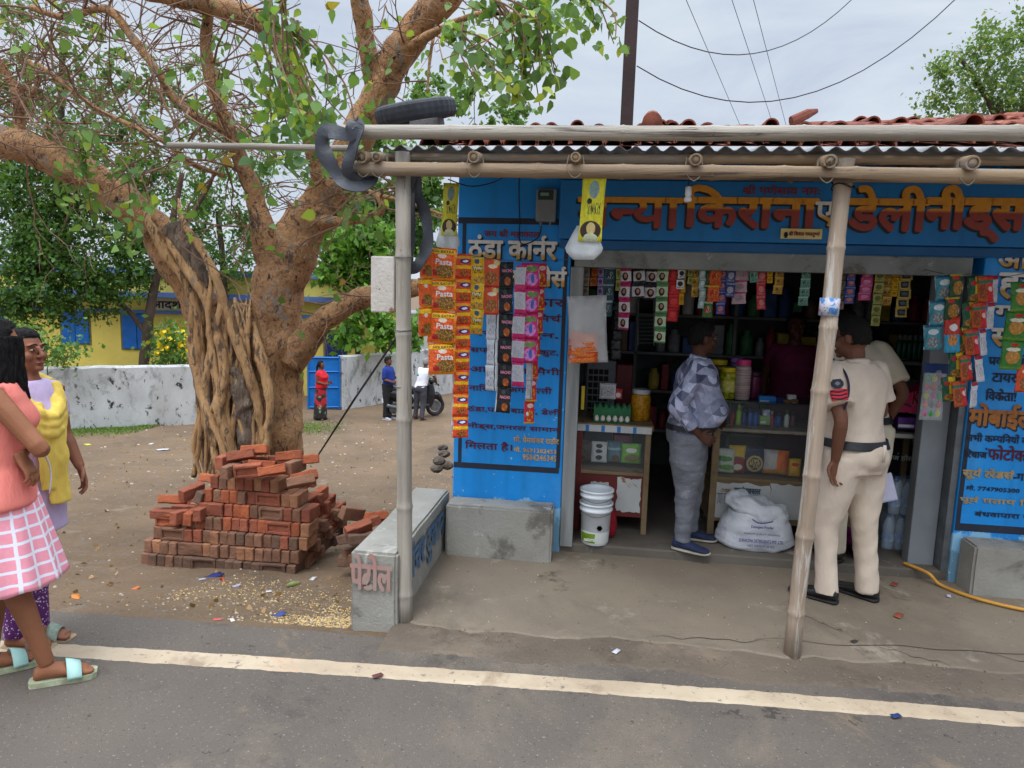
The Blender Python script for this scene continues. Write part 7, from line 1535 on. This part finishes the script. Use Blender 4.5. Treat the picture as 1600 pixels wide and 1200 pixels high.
q_ = gpos(502, 656); W1 = Human('woman in red and black flowered sari standing before the blue gate', q_, (1, -.15), 1.56, SK2, .012, 1.12, .04, (0, 0), .17, 0, 0, hair='bun', bust=.05,
    arms={'L': ((.2, -.02, 1.12), (.12, -.22, 1.08), (-.4, -1, .1), (-1, 0, 0), (0, 0, 1), .8), 'R': ((-.2, .0, 1.12), (-.13, -.21, 1.06), (.3, -1, .1), (1, 0, 0), (0, 0, 1), .8)}, toes=False)
rs = []
for i in range(16):
    t = i/15; z = 1.0-.96*t; rx, ry = .168+.05*math.sin(t*1.5)-.01*t, .135+.05*t; rs.append([(rx*math.cos(a)*(1+.04*t*math.sin(a*9)), ry*math.sin(a)*(1+.05*t*math.sin(a*9))+.03*t, z) for a in [2*math.pi*j/36 for j in range(36)]])
W1.put(MB().rings(rs), 'sari', SAR); W1.top(M('red_blouse', c(206, 22, 36), c(180, 18, 32), 8, .7, stains=((c(230, 140, 150), 14, .66, .03),)), .93, .36, 'blouse', .062, .056)
W1.put(MB().tube([W1.HM @ Vector((0, .09, 1.6)), W1.HM @ Vector((0, .125, 1.52)), W1.HM @ Vector((0, .13, 1.4)), W1.HM @ Vector((0, .13, 1.28))], [.035, .03, .024, .012], 8, k=4), 'plait', HAIRM)
q_ = gpos(606, 655); W2 = Human('man in royal blue shirt and black trousers standing beside the scooter', q_, (1, -.25), 1.68, SK2, .012, 1.05, .05, (0, 0), .195, 0, 0,
    arms={'L': ((.22, -.03, 1.12), (.16, -.26, 1.16), (-.2, -1, .2), (0, 0, 1), (-1, 0, 0), .6), 'R': ((-.23, -.02, 1.12), (-.16, -.24, 1.05), (.2, -1, .1), (1, 0, 0), (0, 0, 1), .6)})
W2.top(M('royal_blue_cotton', c(24, 52, 132), c(18, 42, 112), 6, .8), .93, .6, 'shirt', .07, .06); W2.trousers(M('black_cloth', (.014, .014, .016), (.02, .02, .022), 6, .85)); W2.belt(BLEATH, .95); W2.collar(M('royal_blue_cotton', c(24, 52, 132)), .07)
for sd in 'LR': W2.shoe(sd, M('grey_sneaker', c(186, 186, 190), c(150, 150, 156), 9, .7), M('white_sole', c(214, 214, 214), None, 9, .6))
q_ = gpos(656, 656); W3 = Human('grey haired man in white T-shirt leaning over the scooter handlebar, back to us', q_+Vector((0, 0, 0)), (.35, .9), 1.66, SK2, .012, 1.02, .03, (-.05, -.16), .19, R(25), R(10), hairm=GHAIR,
    arms={'R': ((-.30, -.28, 1.16), (-.22, -.46, .98), (0, -1, -.2), (0, 0, -1), (1, 0, 0), .9), 'L': ((.22, -.26, 1.14), (.16, -.46, 1.0), (0, -1, -.2), (0, 0, -1), (-1, 0, 0), .9)},
    legs={'R': ((-.10, -.02, .48), (-.10, .06, .085), (-.1, -1, 0)), 'L': ((.12, -.02, .48), (.16, .0, .085), (.1, -1, 0))})
W3.top(M('white_tshirt', c(222, 222, 226), c(206, 206, 212), 5, .85), .90, .42, 'tshirt', .078, .07); W3.trousers(M('dark_grey_cloth', c(72, 72, 80), c(58, 58, 66), 5, .85), .98)
W3.put(MB().box((-.06, .155, 1.24), (.0, .16, 1.30)), 'print', M('green_shirt_print', c(90, 160, 130), None, 9, .7))

SCB = M('scooter_black', (.014, .014, .017), (.02, .02, .023), 4, .25); SCG = M('scooter_grey', c(92, 94, 98), c(74, 76, 80), 4, .5)
q_ = gpos(648, 652); sct = empty('scooter', q_, 'black scooter with red tail lamp parked between the two men', 'scooter', None, R(40))
def wheel(x):
    wl = MB().rings([[((.235+.055*math.cos(b))*math.cos(a)+x, .045*math.sin(b), .29+(.235+.055*math.cos(b))*math.sin(a)) for b in [2*math.pi*j/10 for j in range(10)]] for a in [2*math.pi*i/28 for i in range(29)]], cap=False).build('wheel', RUBBER, sct, smooth=True)
    MB().tube([(x, -.04, .29), (x, .04, .29)], .15, 16).build('rim', STEEL, wl)
wheel(-.62); wheel(.62)
fuse(MB().tube([(-.85, 0, .72), (-.6, 0, .66), (-.25, 0, .55), (-.1, 0, .40)], [.10, .17, .17, .10], 16, k=4).box((-.25, -.16, .26), (.38, .16, .34)).tube([(.36, 0, .3), (.44, 0, .6), (.42, 0, .92)], [.15, .19, .12], 14, k=4, flat=.6), .02, 'body', SCB, sct, 3)
fuse(MB().tube([(.62, 0, .62), (.74, 0, .52), (.80, 0, .4)], [.1, .09, .05], 12, k=4).tube([(.62, 0, .6), (.45, 0, .55)], [.09, .06], 10), .02, 'front_mudguard', SCB, sct, 2)
fuse(MB().tube([(-.82, 0, .82), (-.5, 0, .80), (-.12, 0, .76), (.02, 0, .74)], [.07, .12, .13, .08], 14, k=4), .02, 'seat', M('seat_vinyl', (.02, .02, .022), (.03, .03, .032), 9, .5), sct, 2)
MB().ell((-.90, 0, .72), (.05, .10, .06), 12, 8).build('tail_lamp', M('tail_lamp_red', c(170, 20, 30), c(130, 14, 22), 9, .2), sct, smooth=True)
MB().box((-.93, -.10, .46), (-.92, .10, .58)).build('number_plate', M('plate_white', c(220, 220, 220), None, 9, .5), sct)
MB().tube([(.40, -.34, 1.02), (.44, -.12, 1.0), (.46, 0, 1.), (.44, .12, 1.0), (.40, .34, 1.02)], .018, 8, k=4).build('handlebar', RUBBER, sct)
fuse(MB().ell((.50, 0, 1.0), (.10, .12, .09), 14, 9), .015, 'headlamp_cowl', SCB, sct, 1)
MB().ell((.585, 0, 1.0), (.02, .07, .05), 10, 7).build('headlamp', WHITEP, sct, smooth=True)
for y in (-1, 1): MB().tube([(.43, y*.22, 1.02), (.44, y*.26, 1.16)], .006, 5).ell((.44, y*.27, 1.2), (.012, .06, .04), 10, 6).build('mirror', SCG, sct)
MB().tube([(-.25, -.2, .32), (-.7, -.2, .36), (-.9, -.2, .42)], [.03, .05, .05], 10, k=3).build('exhaust', STEEL, sct, smooth=True)

# ------------------------------------------------------------------ litter, stones, grass
g = random.Random(41)
def scrap(px, py, size, col, lab, cat='litter', name='wrapper', z=None, rz=None):
    q_ = atz(px, py, 0)
    for _ in range(8): q_ = atz(px, py, (z if z is not None else gz(q_.x, q_.y)))
    n = 5; mb = MB(); vs = []
    for j in range(n):
        for i in range(n): vs.append(((i/(n-1)-.5)*size, (j/(n-1)-.5)*size*.55, .006+size*.12*abs(noise.noise(Vector((i*.9, j*.9, px))))))
    mb.add(vs, [(j*n+i, j*n+i+1, j*n+n+i+1, j*n+n+i) for j in range(n-1) for i in range(n-1)])
    o = solo(mb, name, M('scrap_%d_%d_%d' % col, c(*col), tuple(v*.6 for v in c(*col)), 30, .5), lab, cat, 'litter on the ground', smooth=True); o.location = q_; o.rotation_euler.z = g.uniform(0, 6) if rz is None else rz
    o.modifiers.new('t', 'SOLIDIFY').thickness = .0015
for a in ((118, 934, .08, (220, 130, 50), 'curled orange leaf on the dirt near the girls', 'leaf', 'fallen_leaf'), (213, 920, .06, (206, 110, 60), 'small orange leaf by the left foot of the brick pile', 'leaf', 'fallen_leaf'), (335, 901, .13, (40, 50, 110), 'blue and silver wrapper below the brick pile', 'litter'), (347, 906, .06, (206, 60, 60), 'small red scrap beside the blue wrapper', 'litter'), (316, 906, .05, (180, 180, 190), 'pale scrap left of the blue wrapper', 'litter'), (370, 916, .06, (170, 170, 190), 'silver scrap below the brick pile', 'litter'), (340, 969, .05, (200, 100, 90), 'reddish scrap at the road edge', 'litter'), (363, 970, .04, (226, 226, 226), 'white scrap at the road edge', 'litter'), (436, 962, .09, (60, 80, 140), 'blue wrapper at the road edge near the bench', 'litter'), (420, 925, .04, (210, 210, 216), 'white curl on the chaff beside the bench', 'litter'), (489, 905, .07, (206, 206, 206), 'white scrap below the right end of the brick pile', 'litter'), (255, 703, .22, (216, 214, 220), 'white paper on the dirt before the long wall', 'litter'), (236, 694, .14, (210, 206, 210), 'small white paper nearer the long wall', 'litter'), (137, 695, .16, (216, 220, 60), 'yellow wrapper on the grass by the long wall', 'litter')): scrap(*a)
for a in ((1397, 914, .06, (150, 70, 60), 'brownish red scrap on the apron step side', 'litter', 'wrapper', .015), (1404, 963, .07, (150, 80, 56), 'rust coloured scrap on the apron right of the officer', 'litter', 'wrapper', .015), (1482, 932, .045, (196, 190, 206), 'pale crumpled scrap on the apron near the hose', 'litter', 'wrapper', .015), (963, 1019, .05, (206, 206, 214), 'white scrap on the road before the shop', 'litter', 'wrapper', .006), (590, 1057, .05, (110, 60, 64), 'dark maroon scrap on the road line edge', 'litter', 'wrapper', .006), (1335, 1003, .04, (60, 56, 50), 'dark scrap on the apron edge', 'litter', 'wrapper', .015), (1400, 1120, .045, (40, 60, 110), 'tiny blue scrap on the road at the right', 'litter', 'wrapper', .006)): scrap(*a)
cob = atz(458, 918, gz(-1.75, 3.62)); solo(MB().tube([cob+Vector((-.03, -.03, .02)), cob+Vector((0, 0, .024)), cob+Vector((.03, .035, .02))], [.012, .018, .010], 10, k=4), 'corn_husk', M('corn_husk', c(136, 146, 88), c(106, 116, 66), 9, .8), 'green corn husk lying on the chaff near the bench', 'husk', smooth=True)
def scatter(name, n, fx, size, mats, seed, kind='stuff', flat=.4):
    q = np.random.default_rng(seed); mb = MB()
    for i in range(n):
        x, y = fx(q); z = gz(x, y) if not (x > -1.05 and y > 3.3) else .013
        r = size*q.uniform(.3, 1.2); a0 = q.uniform(0, 6); k = 5
        top_ = [(x+r*.6*math.cos(a0+j*1.257)*q.uniform(.6, 1), y+r*.6*math.sin(a0+j*1.257)*q.uniform(.6, 1), z+r*flat) for j in range(k)]
        bot = [(x+r*math.cos(a0+j*1.257)*q.uniform(.8, 1.1), y+r*math.sin(a0+j*1.257)*q.uniform(.8, 1.1), z-.004) for j in range(k)]
        o_ = len(mb.v); mb.v += bot+top_; mi = int(q.integers(0, len(mats)))
        fs = [tuple(o_+k+j for j in range(k))]+[(o_+j, o_+(j+1) % k, o_+k+(j+1) % k, o_+k+j) for j in range(k)]
        mb.f += fs; mb.m += [mi]*len(fs)
    return tag(mb.build(name, mats), None, None, None, kind)
CH = [M('chaff_pale', c(216, 190, 130), None, 9, .9), M('chaff_tan', c(190, 154, 96), None, 9, .9), M('chaff_grey', c(160, 146, 126), None, 9, .9), M('chaff_dark', c(110, 90, 66), None, 9, .9)]
scatter('chaff_litter', 2600, lambda q: (-1.33-abs(q.normal())*.22, 3.45+abs(q.normal())*.22), .0095, CH, 51)
scatter('chaff_debris', 1500, lambda q: (-1.5-q.uniform(0, 1.3), 3.95+q.normal()*.22+q.uniform(0, .6)), .009, CH, 52)
PB = [M('pebble_grey', c(140, 130, 120), None, 9, .9), M('pebble_brown', c(130, 106, 84), None, 9, .9), M('pebble_pale', c(186, 172, 152), None, 9, .9), M('leaf_bit', c(110, 84, 56), None, 9, .9)]
scatter('pebble_gravel', 1700, lambda q: (-1.4-q.uniform(0, 1)**1.3*6, 3.45+q.uniform(0, 1)**1.6*8), .014, PB, 53)
scatter('far_gravel', 700, lambda q: (-1.5-q.uniform(0, 9), 8+q.uniform(0, 9)), .03, PB, 54)
scatter('road_grit', 800, lambda q: (q.uniform(-3.2, 2.6), y_edge(0)-.08+q.normal()*.14), .0055, PB[:2], 55)
scatter('apron_grit', 260, lambda q: (q.uniform(-.95, 2.6), 3.5+q.uniform(0, 1.1)), .006, PB, 56)
RB = M('dark_stone', c(110, 100, 92), c(84, 76, 70), 6, .95, .6, 20)
for i, (px, py, r_) in enumerate(((686, 720, .06), (694, 709, .055), (682, 732, .06), (698, 727, .065), (692, 700, .05))):
    ce = at(px, py, 5.6+i*.12); mb = MB(); rs = []
    for a in range(7):
        th = math.pi*(.06+.88*a/6); rs.append([ce+Vector((math.sin(th)*math.cos(b), math.sin(th)*math.sin(b), -math.cos(th)*.6))*r_*(1+.3*noise.noise(Vector((a, b*1.3, i*5)))) for b in [j*math.pi/5 for j in range(10)]])
    solo(mb.rings(rs), 'stone', RB, 'dark rough stone heaped at the shop corner behind the bench', 'stone', 'dark stones at the shop corner')
GRM = leaf_mat('grass_blade', c(74, 104, 40), c(128, 150, 70)); q = np.random.default_rng(61); cc = []
A0, A1 = wall_p[1], wall_p[2]
for i in range(2600):
    u_ = q.uniform(-.1, .75); x, y = A0.x+(A1.x-A0.x)*u_, A0.y+(A1.y-A0.y)*u_; o_ = abs(q.normal())*.55+.15; x, y = x+.1*o_, y-o_
    cc.append((x, y, gz(x, y)+.02))
tag(leaves('grass', cc, .085, GRM, None, 'leaf', 62, droop=-1.4, aspect=.14), None, None, None, 'stuff')
cc = []
for i in range(1300):
    q_ = gpos(480+q.normal()*26, 668+q.normal()*5); cc.append((q_.x, q_.y, q_.z+.015))
tag(leaves('sparse_grass', cc, .07, GRM, None, 'leaf', 63, droop=-1.2, aspect=.14), None, None, None, 'stuff')
cc = []
for i in range(520):
    x, y = -1.5-q.uniform(0, 1)**1.2*8, 3.6+q.uniform(0, 1)**1.3*11; cc.append((x, y, gz(x, y)+.012))
tag(leaves('dry_leaf_litter', cc, .045, leaf_mat('dry_leaf', c(120, 88, 58), c(178, 140, 96), None, .1), None, 'leaf', 64, droop=0, aspect=.35), None, None, None, 'stuff')
